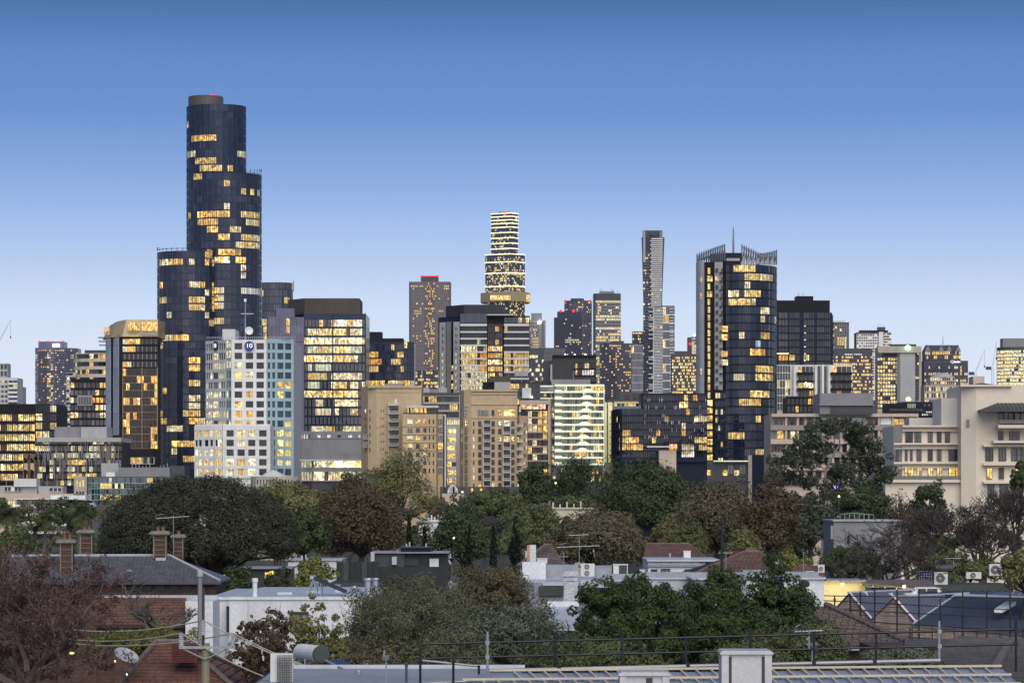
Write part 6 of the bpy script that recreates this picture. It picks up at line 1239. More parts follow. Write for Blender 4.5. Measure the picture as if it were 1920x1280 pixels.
    # bare trees at right
    bare_tree('bare_tree', 'bare dark twiggy tree with leaning limbs above the blue roofs', 1650, 215, 950, 175, bkTwig, 101, 7, .55, .014, width=210, kids=(2, 3), L0=.2)
    bare_tree('bare_tree', 'tall bare purple brown tree filling the right edge', 1840, 240, 918, 165, bkTwig, 102, 7, .5, .016, width=190, kids=(2, 3), L0=.2)
    bare_tree('bare_tree', 'bare twiggy tree behind, between the two large bare trees', 1755, 285, 930, 130, bkTwig, 103, 6, .5, .018, width=120, kids=(2, 4), L0=.2)
    bare_tree('bare_tree', 'reddish bare tree before the ivory terrace', 1700, 320, 915, 120, bkRed, 104, 6, .5, .02, width=80, kids=(2, 3), lm=lfRust, n=1500, leaf=.18)
    bare_tree('bare_tree', 'bare tree at the right edge in front of the ivory windows', 1905, 330, 905, 110, bkTwig, 105, 6, .5, .022, width=110, kids=(2, 4))
    tree('dark_conifer', 'dark green conifer in front of the ivory building', 1742, 330, 908, 85, 110, lfDark, 9000, .18, 70, seed=24, lump=.45)
    tree('leafy_tree', 'dark leafy crown at the right edge before the ivory building', 1916, 350, 868, 46, 60, lfDark, 3500, .2, 30, seed=25)
    tree('leafy_tree', 'yellow green tree cut by the right edge above the blue roofs', 1925, 190, 1015, 90, 110, lfOlive, 9000, .13, 60, seed=26)
    tree('leafy_tree', 'low dark green shrubs beneath the tall bare tree', 1790, 230, 1030, 160, 90, lfMid, 8000, .15, 60, seed=27, cat='shrubs', fill=.4)
    tree('leafy_tree', 'dark shrub mass beneath the leaning bare tree', 1600, 250, 1020, 130, 80, lfDark, 7000, .17, 60, seed=28, cat='shrubs')
    # foreground
    bare_tree('autumn_tree', 'dark maroon autumn tree filling the lower left corner', 50, 108, 1012, 290, bkRed, 110, 7, .65, .01, lm=lfMaroon, n=22000, leaf=.06, width=330, kids=(2, 3), L0=.2)
    bare_tree('autumn_tree', 'maroon leaved tree behind the lower left autumn tree', -10, 122, 1020, 260, bkRed, 111, 6, .6, .01, lm=lfMaroon, n=14000, leaf=.062, width=300, kids=(2, 4))
    bare_tree('bare_shrub', 'pale bare twigs in front of the red tiled wall', 285, 128, 1075, 120, bkGrey, 112, 5, .35, .008, width=150, kids=(2, 3))
    tree('fine_leaf_tree', 'grey green fine leaved tree at the lower centre', 770, 122, 1085, 280, 200, lfGrey, 60000, .052, 330, .42, bkGrey, 113, .4, -.8, .3, 2.8, twigs=6, limbs=60)
    tree('dark_twiggy_tree', 'dark brown green tree with dense top at the lower centre', 930, 126, 1052, 190, 170, lfBrown, 42000, .052, 240, .36, bkTwig, 114, .4, -.8, .3, 2.2, twigs=6, limbs=60)
    tree('silver_leaf_shrub', 'silvery long leaved shrub below the dark twiggy tree', 945, 105, 1125, 220, 140, lfSilver, 14000, .055, 150, .36, bkGrey, 115, .5, -.7, .3, 1.6, aspect=3.2, twigs=2)
    tree('silver_leaf_shrub', 'grey long leaved shrub behind the left scaffold rails', 850, 100, 1175, 160, 120, lfGrey, 15000, .055, 110, .34, bkGrey, 116, .5, -.7, .3, 1.5, aspect=2.8)
    for i, (px, w, t) in enumerate(((1130, 130, 1085), (1230, 130, 1075), (1345, 120, 1072), (1430, 130, 1078), (1180, 110, 1110), (1290, 120, 1095), (1495, 70, 1112))):
        tree('hedge_tree', ('leftmost dark green glossy tree of the hedge row', 'dark green hedge tree second from left', 'tall dark green hedge tree at the middle', 'dark green hedge tree right of the middle', 'front dark hedge tree left of the middle', 'front dark hedge tree at the middle', 'rightmost small dark green hedge tree')[i], px, 128+(i % 3)*4, t, w, 210, lfFicus, 24000, .08, 170, .34, None, 120+i, .55, -.9, .4, 1.8, group='dark green hedge trees behind the scaffold rails')
    for i, (px, t, w, h, lm, lab) in enumerate(((1110, 1185, 330, 110, lfMid, 'low mid green hedge behind the scaffold rails at centre'), (1530, 1150, 110, 130, lfGrey, 'grey green shrub in front of the dark tiled hip'), (1440, 1190, 220, 90, lfMid, 'low green hedge behind the white flue cap'), (715, 1190, 260, 110, lfBrown, 'brown green undergrowth left of the scaffold rails'), (600, 1150, 110, 140, lfYell, 'sparse yellow leaved tree in front of the white house'), (500, 1140, 130, 150, lfRust, 'sparse reddish leaved tree beside the power pole'), (1705, 1205, 120, 70, lfSilver, 'feathery grey shrub by the galvanised post'), (275, 1172, 200, 60, lfYell, 'yellow green shrub below the red tiled wall'), (1640, 1215, 60, 50, lfSilver, 'small feathery shrub below the dark tiled hip'))):
        sp = lm in (lfYell, lfRust) and h > 100
        tree('shrub', lab, px, 98 if px > 900 else (128 if px < 400 else 112), t, w, h, lm, 16000 if not sp else 7000, .06 if not sp else .075, 130 if not sp else 200, .28 if not sp else .14, bkRed if sp else None, 140+i, .35, -.9, .4, 1.4, cat='shrub', twigs=3 if sp else 0, limbs=14 if not sp else 60)
planting()

# ================================================================== houses and rooftops in front
def P3(px, py, d): return (X(px, d), d, Z(py, d))
def poly_ob(name, pts, mat, parent, thick=.12):
    """A flat panel with real thickness below it."""
    n = len(pts); v = [tuple(p) for p in pts]+[(p[0], p[1], p[2]-thick) for p in pts]
    return MB().add(v, [tuple(range(n)), tuple(range(n, 2*n))[::-1]]+[(i, n+i, n+(i+1) % n, (i+1) % n) for i in range(n)]).ob(name, mat, parent)
def tiles(parent, A, B, C, D, cu, cv, mat, name='tile_courses', t=.03, seed=1, lift=.02):
    """Overlapping tiles on the face A-B (eave) to D-C (ridge), joined because each is only a few pixels."""
    A, B, C, D = map(np.array, (A, B, C, D)); n = max(2, int(np.linalg.norm((D+C)/2-(A+B)/2)/cv)); nrm = unit(np.cross(B-A, (D-A) if np.linalg.norm(D-A) > .1 else (C-A)))
    if nrm[2] < 0: nrm = -nrm
    rs = np.random.RandomState(seed); V = []
    for j in range(n):
        v0, v1 = (j+.07)/n, (j+1.06)/n; L0, R0, L1, R1 = A+(D-A)*v0, B+(C-B)*v0, A+(D-A)*min(1, v1), B+(C-B)*min(1, v1)
        w = np.linalg.norm(R0-L0); m = max(1, int(w/cu)); off = .5*(j % 2)/m
        for i in range(m+1):
            u0, u1 = max(0, i/m-off), min(1, (i+.92)/m-off)
            if u1-u0 < .1/m: continue
            h = nrm*(t+lift+rs.uniform(-.3, .5)*t); g = nrm*(lift*.5)
            a, b = L0+(R0-L0)*u0, L0+(R0-L0)*u1; c, d_ = L1+(R1-L1)*u1, L1+(R1-L1)*u0; V += [a+h, b+h, c+g, d_+g, a+h*.3, b+h*.3, b+h, a+h]
    return mesh_child(name, np.array(V), mat, parent, 'stuff')
def ridge(parent, pts, mat, r=.09, name='ridge_cap'):
    return MB().path(pts, r, 6).ob(name, mat, parent)
mSlate = M('slate_tiles', (.13, .135, .15), var=.35, scale=1.5, fine=7, stretch=(1, 1, 1), rough=.5); mTerra = M('terracotta_tiles', (.165, .083, .062), var=.45, scale=1.2, fine=8, stretch=(1, 1, 1)); mBrownT = M('brown_roof_tiles', (.17, .1, .085), var=.4, scale=1.2, fine=8, stretch=(1, 1, 1))
mGreyT = M('grey_brown_tiles', (.15, .12, .11), var=.35, scale=1.2, fine=8, stretch=(1, 1, 1)); mBrick = M('dark_red_brick', (.1, .055, .042), var=.3, scale=1, pattern=(.23, .086, .012, (.5, .45, .4))); mBrickT = M('tan_brick', (.25, .2, .165), var=.3, scale=1, pattern=(.36, .13, .022, (1.5, 1.45, 1.4)))
mHouse = M('white_house_render', (.64, .65, .67), var=.2, scale=.9, stretch=(1, 1, .12)); mRoofW = M('pale_metal_roof', (.5, .53, .58), rough=.35, metal=.1, var=.12, scale=.5, stretch=(1, 1, 1)); mRoofG = M('grey_membrane_roof', (.27, .29, .33), var=.2, scale=.5, stretch=(1, 1, 1)); mBlueM = M('blue_metal_roof', (.125, .14, .185), rough=.35, metal=.2, var=.15, scale=.6, stretch=(1, 1, 1)); mBlueR = M('blue_metal_rib', (.05, .065, .1), rough=.4, metal=.2)
mAC = M('ac_casing', (.62, .62, .6), rough=.4, var=.06); mFan = M('fan_grille', (.05, .05, .055), rough=.5); mPotR = M('chimney_pot', (.17, .08, .055), var=.25, scale=3); mQuoin = M('pale_brick_quoin', (.22, .18, .14), var=.2, scale=3); mCapS = M('chimney_cap_stone', (.2, .2, .17), var=.3, scale=3)
mFlash = M('lead_flashing', (.4, .43, .48), rough=.4, var=.12); mTimber = M('pole_timber', (.24, .215, .13), var=.25, scale=3, stretch=(3, 3, .2)); mTube = M('dark_scaffold_tube', (.03, .033, .036), rough=.4, metal=.4); mGalv = M('galvanised_tube', (.34, .36, .38), rough=.55, metal=.4); mBatten = M('pine_batten', (.52, .46, .34), var=.15, scale=2); mSark = M('blue_sarking', (.2, .24, .33), rough=.3, var=.15, scale=.8)
mWire = M('pale_cable', (.6, .56, .42), var=.1); mDarkW = M('black_cladding', (.02, .024, .024), rough=.4, var=.3); mDarkG = M('dark_green_grey_cladding', (.05, .058, .055), rough=.5, var=.2); mCoolB = M('maroon_plastic', (.13, .035, .03), rough=.5); mPV = M('solar_cell', (.015, .03, .07), rough=.15, spec=.8); mTubeC = M('collector_tube', (.03, .035, .05), rough=.15, spec=.8); mDish = M('dish_grey', (.42, .44, .47), rough=.4)
mTrim = M('pink_white_flashing', (.6, .48, .56), rough=.4, var=.25, scale=4)

mShadeBase = M('roof_base_painted_shade', (.04, .03, .027), var=.3)  # dark base paints shadow lines between tiles; plain dark slope on far roofs
def house(name, label, px, d, cat='house'): return thing(name, label, cat, (X(px, d), d, 0))
def ac_unit(label, px0, px1, top, bot, d, fans=1, vert=True, rz=0, group=None, grid=False):
    w, h = S(px1-px0, d), S(bot-top, d); cx = X((px0+px1)/2, d); T = thing('air_conditioner', label, 'air conditioner', (cx, d, Z(bot, d)), group); z = Z(bot, d)
    MB().box(cx-w/2, cx+w/2, d, d+w*.42, z+.06, z+h).ob('casing', mAC, T); MB().box(cx-w/2+.05, cx-w/2+.12, d-.02, d+w*.4, z, z+.06).box(cx+w/2-.12, cx+w/2-.05, d-.02, d+w*.4, z, z+.06).ob('feet', mGreyD, T)
    r = min(w*.36, h/max(1, fans)*.4)
    for k in range(fans):
        cz = z+.06+(h-.06)*(k+.5)/fans; fx = cx-w*.06; n = 18
        def ring(ra, rb, y): return [(fx+q*math.cos(6.2832*i/n), y, cz+q*math.sin(6.2832*i/n)) for q in (ra, rb) for i in range(n)]
        MB().add(ring(r*.05, r*.94, d-.012), [(i, (i+1) % n, n+(i+1) % n, n+i) for i in range(n)]).ob('fan_disc', mFan, T)
        MB().add([(fx+r*q*math.cos(6.2832*i/n), d+o, cz+r*q*math.sin(6.2832*i/n)) for q, o in ((.94, 0), (.94, -.035), (1.06, -.035), (1.06, 0)) for i in range(n)], [(a*n+i, a*n+(i+1) % n, (a+1)*n+(i+1) % n, (a+1)*n+i) for a in range(3) for i in range(n)]).ob('fan_ring', mAC, T)
        b = MB()
        for q in (.4, .7): b.path([(fx+r*q*math.cos(6.2832*i/12), d-.03, cz+r*q*math.sin(6.2832*i/12)) for i in range(13)], .008, 4)
        b.tube((fx, d-.02, cz), (fx, d-.045, cz), r*.2, r*.2, 10); b.ob('fan_guard', mAC, T)
    return T
def tv_antenna(label, px, top, bot, d, arms=((0, 14, 7), (10, 26, 9)), tilt=0):
    T = thing('tv_antenna', label, 'antenna', P3(px, bot, d)); x = X(px, d); MB().tube((x, d, Z(bot, d)), (x, d, Z(top, d)), .022, .018, 6).ob('mast', mSteel, T)
    for dy, half, n in arms:
        z = Z(top+dy, d); L_ = S(half, d); b = MB().tube((x-L_, d-.1, z-tilt*L_), (x+L_*.9, d+.1, z+tilt*L_*.2), .016, .016, 5)
        for k in range(n): xx = x-L_+(1.9*L_)*k/(n-1); b.tube((xx, d-.45, z), (xx, d+.45, z), .009, .009, 4); 
        b.tube((x-L_*.9, d, z+.1), (x-L_*.6, d, z+.16), .012, .012, 4); b.ob('boom', mSteel, T)
def flue(label, px, top, bot, d, w, mat=None, cap=True, group=None):
    T = thing('roof_vent', label, 'vent', P3(px, bot, d), group); x = X(px, d); r = S(w, d)/2; z0, z1 = Z(bot, d), Z(top, d); m = mat or mHouse
    MB().lathe((x, d, z0), [(r, -.05), (r, (z1-z0)*.8)], 12).ob('pipe', m, T)
    if cap: MB().lathe((x, d, z0+(z1-z0)*.8), [(r*1.3, 0), (r*1.35, (z1-z0)*.1), (r*1.25, (z1-z0)*.2)], 12).ob('cap', m, T)
def box_obj(name, label, cat, mat, px0, px1, top, bot, d, dep, lipm=None, group=None):
    T = thing(name, label, cat, P3((px0+px1)/2, bot, d), group); x0, x1, z0, z1 = X(px0, d), X(px1, d), Z(bot, d), Z(top, d)
    MB().box(x0, x1, d, d+dep, z0, z1-.05).ob('body', mat, T); MB().box(x0-.03, x1+.03, d-.03, d+dep+.03, z1-.05, z1).ob('lid', lipm or mat, T); return T
def brick_chimney(label, px, top, bot, d, w, pots=2):
    T = thing('chimney', label, 'chimney', P3(px, bot, d), 'chimneys of the slate roofed house'); x = X(px, d); h = S(w, d)/2; z0, z1 = Z(bot, d)-.3, Z(top, d); H_ = z1-z0
    zc = z0+H_*.76
    MB().box(x-h, x+h, d-h, d+h, z0, zc).ob('shaft', mBrick, T); MB().box(x-h*1.15, x+h*1.15, d-h*1.15, d+h*1.15, z0, z0+H_*.16).ob('base_course', mBrick, T)
    q = MB()
    for s in (-.95, .95): q.box(x+s*h-.035, x+s*h+.035, d-h-.035, d-h, z0+H_*.17, zc)
    for k in range(4): z = z0+H_*(.24+.13*k); q.box(x-h*1.02, x+h*1.02, d-h-.05, d-h-.005, z, z+.035)
    q.ob('brick_trim', mQuoin, T); MB().box(x-h*1.3, x+h*1.3, d-h*1.3, d+h*1.3, zc, zc+.07).box(x-h*1.6, x+h*1.6, d-h*1.6, d+h*1.6, zc+.07, zc+.19).box(x-h*1.35, x+h*1.35, d-h*1.35, d+h*1.35, zc+.19, zc+.27).ob('cap', mCapS, T)
    for k in range(pots):
        xx = x+(k-(pots-1)/2)*h*.8; MB().lathe((xx, d, zc+.27), [(.15, 0), (.12, .12), (.125, max(.2, z1-zc-.35)), (.15, max(.25, z1-zc-.27))], 10).ob('chimney_pot', mPotR, T)

def near_houses():
    # ---- slate roofed house
    d = 200; H_ = house('slate_roofed_house', 'old brick house with long grey slate hip roof at left', 215, d); e0, e1 = P3(10, 1090, 197.5), P3(412, 1089, 197.5); r0, r1 = P3(20, 1043, 201.5), P3(318, 1042, 201.5); b1 = P3(420, 1089, 206)
    poly_ob('roof_slope', [e0, e1, r1, r0], mSlate, H_); tiles(H_, e0, e1, r1, r0, .25, .17, mSlate, 'slate_courses', .02)
    bk0, bk1 = (e0[0], 205.5, e0[2]), (e1[0], 205.5, e1[2]); poly_ob('roof_slope', [bk1, bk0, r0, r1], mSlate, H_); poly_ob('roof_hip', [e1, bk1, r1], mSlate, H_)
    MB().box(e0[0]+.3, e1[0]-.3, 198, 205, 0, e0[2]-.1).ob('wall', mBrick, H_); MB().box(e0[0], e1[0]+.1, 197.35, 197.5, e0[2]-.16, e0[2]).ob('gutter', mGreyD, H_)
    ridge(H_, [(r0[0], r0[1], r0[2]+.05), (r1[0], r1[1], r1[2]+.05)], mFlash); ridge(H_, [(r1[0], r1[1], r1[2]+.05), (e1[0], e1[1], e1[2]+.05)], mFlash, name='hip_cap')
    for k in range(2): MB().rbox(P3(185+k*58, 1072, 199.2), (.35, .1, .25), 0, .4).ob('roof_vent', mFlash, H_)
    for k in range(6): MB().rbox((X(250+k*25, 197.8), 197.95, Z(1100, 198)), (.55, .06, .5)).ob('window_panel', mDarkW, H_)
    brick_chimney('front brick chimney, leftmost and lowest on the slate roof', 126, 998, 1076, 199.3, 23); brick_chimney('brick chimney second from left with tall pots', 163, 984, 1044, 202.5, 22); brick_chimney('brick chimney with flashing near the right end of the slate ridge', 301, 986, 1048, 201.3, 24); brick_chimney('brick chimney behind the right end of the slate ridge', 335, 994, 1048, 204.5, 18, 1)
    MB().box(X(293, 201), X(312, 201), 200.7, 201.8, Z(1050, 201), Z(1045, 201)).ob('chimney_flashing', mFlash, H_)
    tv_antenna('curved tv antenna beside the slate house chimneys', 325, 966, 1042, 203, ((2, 32, 7),), .12)
    tree_post = MB().tube(P3(230, 1110, 196), P3(230, 1075, 196), .05).ob('wall_pole', mGreyD, H_)
    # ---- white flat house
    d = 160; H_ = house('white_flat_roof_house', 'white rendered flat roofed house behind the power pole', 550, d); zt = Z(1122, d)
    MB().box(X(430, d), X(700, d), d, d+20, 0, zt).ob('wall', mHouse, H_); MB().box(X(372, d), X(430.5, d+3), d+3, d+20, 0, zt-.1).ob('side_wing', mHouse, H_)
    MB().box(X(430, d)+.15, X(700, d)-.15, d+.25, d+19.8, zt, zt+.03).ob('roof_sheet', mRoofW, H_); MB().box(X(372, d)+.15, X(430, d), d+3.2, d+19.8, zt-.1, zt-.06).ob('roof_sheet', mRoofW, H_)
    MB().box(X(428, d), X(702, d), d-.08, d+.22, zt-.05, zt+.1).ob('parapet', mHouse, H_); MB().box(X(370, d), X(430, d), d+2.9, d+3.15, zt-.15, zt).ob('parapet', mHouse, H_); MB().box(X(465, d), X(466.3, d), d-.05, d, 3, zt-.1).ob('downpipe', mRoofW, H_)
    def pane(T, px0, px1, t, b, dd, c, fr=FR1):
        o = link('window', PANE_ME, T, (X((px0+px1)/2, dd), dd, (Z(t, dd)+Z(b, dd))/2), (S(px1-px0, dd), .06, S(b-t, dd))); o.color = c
        if fr: q = bpy.data.objects.new('window_frame', fr); COL.objects.link(q); q.parent = o
    pane(H_, 425, 432, 1137, 1182, d+2.9, (.08, .14, .18, 0)); pane(H_, 545, 576, 1150, 1182, d-.03, (.28, .24, .2, 0), FR3); MB().box(X(542, d), X(579, d), d-.12, d, Z(1150, d), Z(1146, d)).ob('window_head', mBrick, H_)
    for i in range(3): MB().box(X(520+i*50, d+6), X(548+i*50, d+6), d+6+i*2, d+7+i*2, zt+.03, zt+.15).ob('skylight', mRoofW, H_)
    flue('white capped flue pipe on the white flat roof', 478, 1083, 1120, 161, 9); flue('small round vent left of the black penthouse on the white roof', 594, 1090, 1106, 172, 6, mSteel); flue('galvanised cowl at the right of the white roof', 664, 1098, 1122, 162, 9, mSteel); flue('tall cream canister vents right of the solar rack', 690, 1083, 1110, 165, 12, mSteel); flue('second galvanised canister vent right of the solar rack', 704, 1083, 1105, 166, 11, mSteel)
    T = thing('solar_rack', 'tilted solar tube collector on an A frame on the white roof', 'solar collector', P3(612, 1112, 164)); a, b = Vector(P3(585, 1083, 164)), Vector(P3(648, 1110, 164))
    for k in range(7): MB().tube(a+Vector((0, k*.28, 0)), b+Vector((0, k*.28, 0)), .07, .07, 6).ob('collector_tube', mTubeC, T)
    MB().tube(a+Vector((0, -.1, .03)), a+Vector((0, 1.9, .03)), .1).ob('manifold', mSteel, T)
    for k in (0, 1.7):
        q = MB(); 
        for s in (-.25, .25): q.tube(a+Vector((.1, k, 0)), (a.x+s-.05, 164+k, zt), .035)
        q.tube(a.lerp(b, .25)+Vector((0, k, 0)), (a.lerp(b, .25).x, 164+k, zt), .03); q.ob('frame_leg', mSteel, T)
    # ---- red tile skillion
    d = 150; H_ = house('red_tiled_outbuilding', 'low outbuilding with weathered red tile slope behind the bare shrub', 290, d); A, B, C, D = P3(175, 1172, d), P3(349, 1172, d), P3(349, 1120, d+3), P3(175, 1120, d+3)
    poly_ob('roof_slope', [A, B, C, D], mShadeBase, H_); tiles(H_, A, B, C, D, .22, .3, mTerra); MB().box(A[0]+.1, B[0]-.1, d+.2, d+5.5, 0, A[2]-.1).ob('wall', mBrick, H_); MB().box(A[0]-.3, B[0]+1.2, d+3, d+3.3, D[2]-.5, D[2]+.12).ob('parapet', mFlash, H_); MB().box(B[0]+.02, B[0]+1.3, d-.5, d+3, 0, D[2]-.05).ob('white_end_wall', mHouse, H_)
    # ---- red tile hip
    d = 112; H_ = house('red_tiled_house', 'house with mottled red tile hip roof at the bottom left', 335, d); z0 = 6.3; z1 = Z(1207, 114); xa, xb = X(165, 108), X(520, 108); ra, rb = (X(292, 114), 114, z1), (X(342, 114), 114, z1)
    c = [(xa, 107, z0), (xb, 107, z0), (xb, 121, z0), (xa, 121, z0)]
    poly_ob('roof_slope', [c[0], c[1], rb, ra], mTerra, H_); poly_ob('roof_hip', [c[1], c[2], rb], mTerra, H_); poly_ob('roof_slope', [c[2], c[3], ra, rb], mTerra, H_); poly_ob('roof_hip', [c[3], c[0], ra], mTerra, H_)
    tiles(H_, c[0], c[1], rb, ra, .24, .3, mTerra); tiles(H_, c[3], c[0], ra, ra, .24, .3, mTerra); tiles(H_, c[1], c[2], rb, rb, .24, .3, mTerra)
    for p, q in ((c[0], ra), (c[1], rb), (ra, rb), (c[2], rb)): ridge(H_, [(p[0], p[1], p[2]+.1), (q[0], q[1], q[2]+.1)], mGreyT, .1, 'hip_cap')
    MB().box(xa+.4, xb-.4, 107.5, 120.5, 0, z0-.1).ob('wall', mBrick, H_)
    T = thing('satellite_dish', 'grey oval satellite dish on the red tile roof', 'satellite dish', P3(236, 1240, 110)); g = MB().lathe((0, 0, 0), [(.03, -.1), (.25, -.07), (.4, 0), (.45, .05), (.44, .06), (.24, -.04)], 20); o = g.ob('dish', mDish); o.parent = T; o.location = (0, 0, .2); o.rotation_euler = (math.radians(24), math.radians(24), 0)
    MB().tube(P3(236, 1243, 110), P3(236, 1230, 110), .03).tube(P3(236, 1230, 109.9), P3(228, 1217, 109.4), .012).tube(P3(240, 1229, 109.9), P3(228, 1217, 109.4), .012).ob('mount', mSteel, T)
    T = box_obj('evaporative_cooler', 'dark maroon evaporative cooler box on the red tile roof', 'cooler', mCoolB, 321, 369, 1206, 1241, 111, .8)
    for k in range(7): bx(T, 'louvre', mCoolB, (X(345, 111), 110.97, Z(1212+k*4, 111)), (S(42, 111), .04, .03))
    # ---- flat roof with unit and tank, bottom
    d = 88; H_ = house('flat_roof_house', 'dark flat roofed house at the bottom left of centre', 700, d); zt = Z(1264, d); MB().box(X(498, d), X(985, d), d-6, d+3, 0, zt).ob('wall', mDarkG, H_); MB().box(X(498, d), X(985, d), d+2.8, d+3, zt, zt+.12).ob('parapet', mRoofW, H_); MB().box(X(498, d)+.1, X(985, d)-.1, d-5.8, d+2.7, zt, zt+.02).ob('roof_sheet', mRoofG, H_)
    T = ac_unit('tall white air conditioner beside the power lines at the bottom', 507, 549, 1224, 1282, 84, 0)
    q = MB(); x0, x1 = X(520, 83.9), X(547, 83.9)
    for k in range(9): xx = x0+(x1-x0)*k/8; q.box(xx-.006, xx+.006, 83.9, 83.93, Z(1280, 84), Z(1227, 84))
    for k in range(12): z = Z(1228+k*4.5, 84); q.box(x0, x1, 83.88, 83.9, z-.006, z+.006)
    q.ob('coil_guard', mFan, T)
    T = thing('solar_water_heater', 'white solar water tank with dark end and sloping collector at the bottom', 'water heater', P3(590, 1266, 92)); a, b = Vector(P3(565, 1222, 93.6)), Vector(P3(602, 1226, 91.6)); MB().tube(a, b, .25, .25, 20).ob('tank', mWhite, T); MB().tube(b, b+(b-a).normalized()*.05, .26, .24, 20).ob('tank_end', mDarkG, T)
    for p in (572, 603): MB().tube(P3(p, 1234, 92), P3(p, 1266, 92), .03).ob('stand_leg', mSteel, T)
    c1, c2 = P3(605, 1238, 91.8), P3(690, 1280, 89); poly_ob('collector', [c1, (c1[0]+.5, c1[1]+.9, c1[2]), (c2[0]+.5, c2[1]+.9, c2[2]), c2], mTubeC, T, .08); MB().tube((c1[0], c1[1], c1[2]+.05), (c2[0], c2[1], c2[2]+.05), .035).ob('collector_rail', mGalv, T); box_obj('junction_box', 'small grey meter box under the solar water tank', 'box', mGalv, 576, 592, 1247, 1268, 91.5, .25)
    tv_antenna('small forked antenna on the dark flat roof', 724, 1228, 1282, 84, ((1, 5, 3), (4, 5, 3), (7, 5, 3))); flue('thin roof pipe left of the scaffold', 762, 1240, 1282, 84, 5, mGreyD); flue('low capped roof vent above the dark flat roof', 672, 1256, 1268, 88, 8, mSteel)
    # ---- black penthouse
    d = 230; H_ = house('black_penthouse', 'black clad rooftop penthouse with screen fence', 735, d); z0 = Z(1090, d)
    MB().box(X(690, d), X(842, d), d, d+9, 0, Z(1062, d)).ob('base', mDarkW, H_); MB().box(X(698, d), X(758, d), d+.5, d+6, Z(1063, d), Z(1036, d)).ob('upper_box', mDarkG, H_); MB().box(X(756, d), X(838, d), d+1, d+6, Z(1063, d), Z(1037, d)).ob('upper_box', mDarkW, H_); MB().box(X(750, d), X(806, d), d+2, d+6, Z(1037, d), Z(1027.5, d)).ob('top_box', mNavy, H_)
    MB().box(X(694, d), X(842, d), d+.2, d+7, Z(1037, d)+.01, Z(1035, d)).ob('roof_slab', mRoofG, H_); MB().box(X(749, d), X(808, d), d+1.8, d+6.2, Z(1027.5, d)+.01, Z(1026, d)).ob('roof_slab', mGreyD, H_)
    MB().box(X(752, d), X(784, d), d+.9, d+1, Z(1060, d), Z(1047, d)).ob('recessed_panel', mDarkG, H_); MB().box(X(805, d), X(822, d), d+.7, d+1.05, Z(1063, d), Z(1047, d)).ob('white_panel', mHouse, H_); MB().box(X(735, d), X(744, d), d-.2, d+.3, Z(1058, d), Z(1043, d)).ob('meter_box', mFlash, H_); MB().box(X(695, d), X(702, d), d, d+.5, Z(1052, d), Z(1034, d)).ob('vent_duct', mFlash, H_)
    for k in range(7):
        p = 631+k*11.5; MB().box(X(p, d-1), X(p+1.2, d-1), d-1.1, d-.9, 4, Z(1050, d)).ob('fence_post', mDarkW, H_); MB().box(X(p+1.4, d-1), X(p+11.2, d-1), d-1.05, d-1, Z(1087, d), Z(1052, d)).ob('fence_panel', mDarkG if k % 3 == 1 else mDarkW, H_)
    MB().box(X(618, d-3), X(720, d-3), d-3, d+5, 0, z0).ob('lower_block', mDarkG, H_); MB().box(X(560, d-5), X(640, d-5), d-6, d-5, Z(1094, d), Z(1091, d)).ob('low_canopy', mRoofG, H_)
    for p, t in ((799, 1015), (762, 1016), (768, 1012)): flue('thin roof pipe standing on the black penthouse, at its '+{799: 'middle', 762: 'left end', 768: 'left, taller'}[p], p, t, 1030, d+4, 3, mFlash, False)
    H2 = house('white_garden_roof', 'low pale flat roof left of the black penthouse', 585, 300); MB().box(X(540, 300), X(640, 300), 300, 308, 0, Z(1050, 300)).ob('wall', mHouse, H2); MB().box(X(538, 300), X(642, 300), 299.8, 308.2, Z(1050, 300), Z(1048, 300)).ob('roof_sheet', mRoofW, H2)
    flue('pair of thin vent poles on the low pale roof, left one', 566, 1028, 1050, 303, 2.5, mHouse); flue('pair of thin vent poles on the low pale roof, right taller one', 573, 1022, 1050, 303, 2.5, mHouse)
    # ---- grey roofs in the centre
    d = 190; H_ = house('grey_flat_roof_house', 'pale grey flat roofed house with plant and white chimney at centre', 1090, d); zt = Z(1092, d)
    MB().box(X(840, d), X(1200, d), d, d+14, 0, zt).ob('wall', mRoofG, H_); MB().box(X(842, d), X(1198, d), d+.2, d+13.8, zt, zt+.03).ob('roof_sheet', mRoofW, H_); MB().box(X(984, d), X(1090, d), d+9, d+9.4, zt, Z(1058, d+9)).ob('parapet_wall', mRoofG, H_); MB().box(X(980, d), X(1026, d), d+8, d+8.4, zt, Z(1053, d+8)).ob('parapet_wall', mHouse, H_); MB().box(X(1088, d), X(1155, d), d-1, d-.1, Z(1100, d), Z(1086, d)).ob('fascia', mRoofW, H_); MB().box(X(1018, d), X(1086, d), d-.25, d-.05, Z(1097, d), Z(1092, d)).ob('fascia', mRoofW, H_)
    MB().box(X(1010, d), X(1056, d), d-.2, d-.1, Z(1116, d), Z(1098, d)).ob('painted_recess_shade', mDarkG, H_)  # dark panel on the wall stands in for shade in a recess
    ac_unit('double fan air conditioner beside the rooftop antenna', 1089, 1115, 1056, 1082, d+2, 2); box_obj('duct_box', 'grey duct cabinet right of the double fan unit', 'duct', mRoofG, 1116, 1147, 1060, 1082, d+2.4, .9); T = box_obj('open_plant_box', 'white plant box with black open side on the grey roof', 'plant box', mAC, 1150, 1177, 1057, 1081, d+2.2, .9); MB().box(X(1161, d+2), X(1175.5, d+2), d+2.15, d+2.19, Z(1079, d+2), Z(1059.5, d+2)).ob('opening', mFan, T)
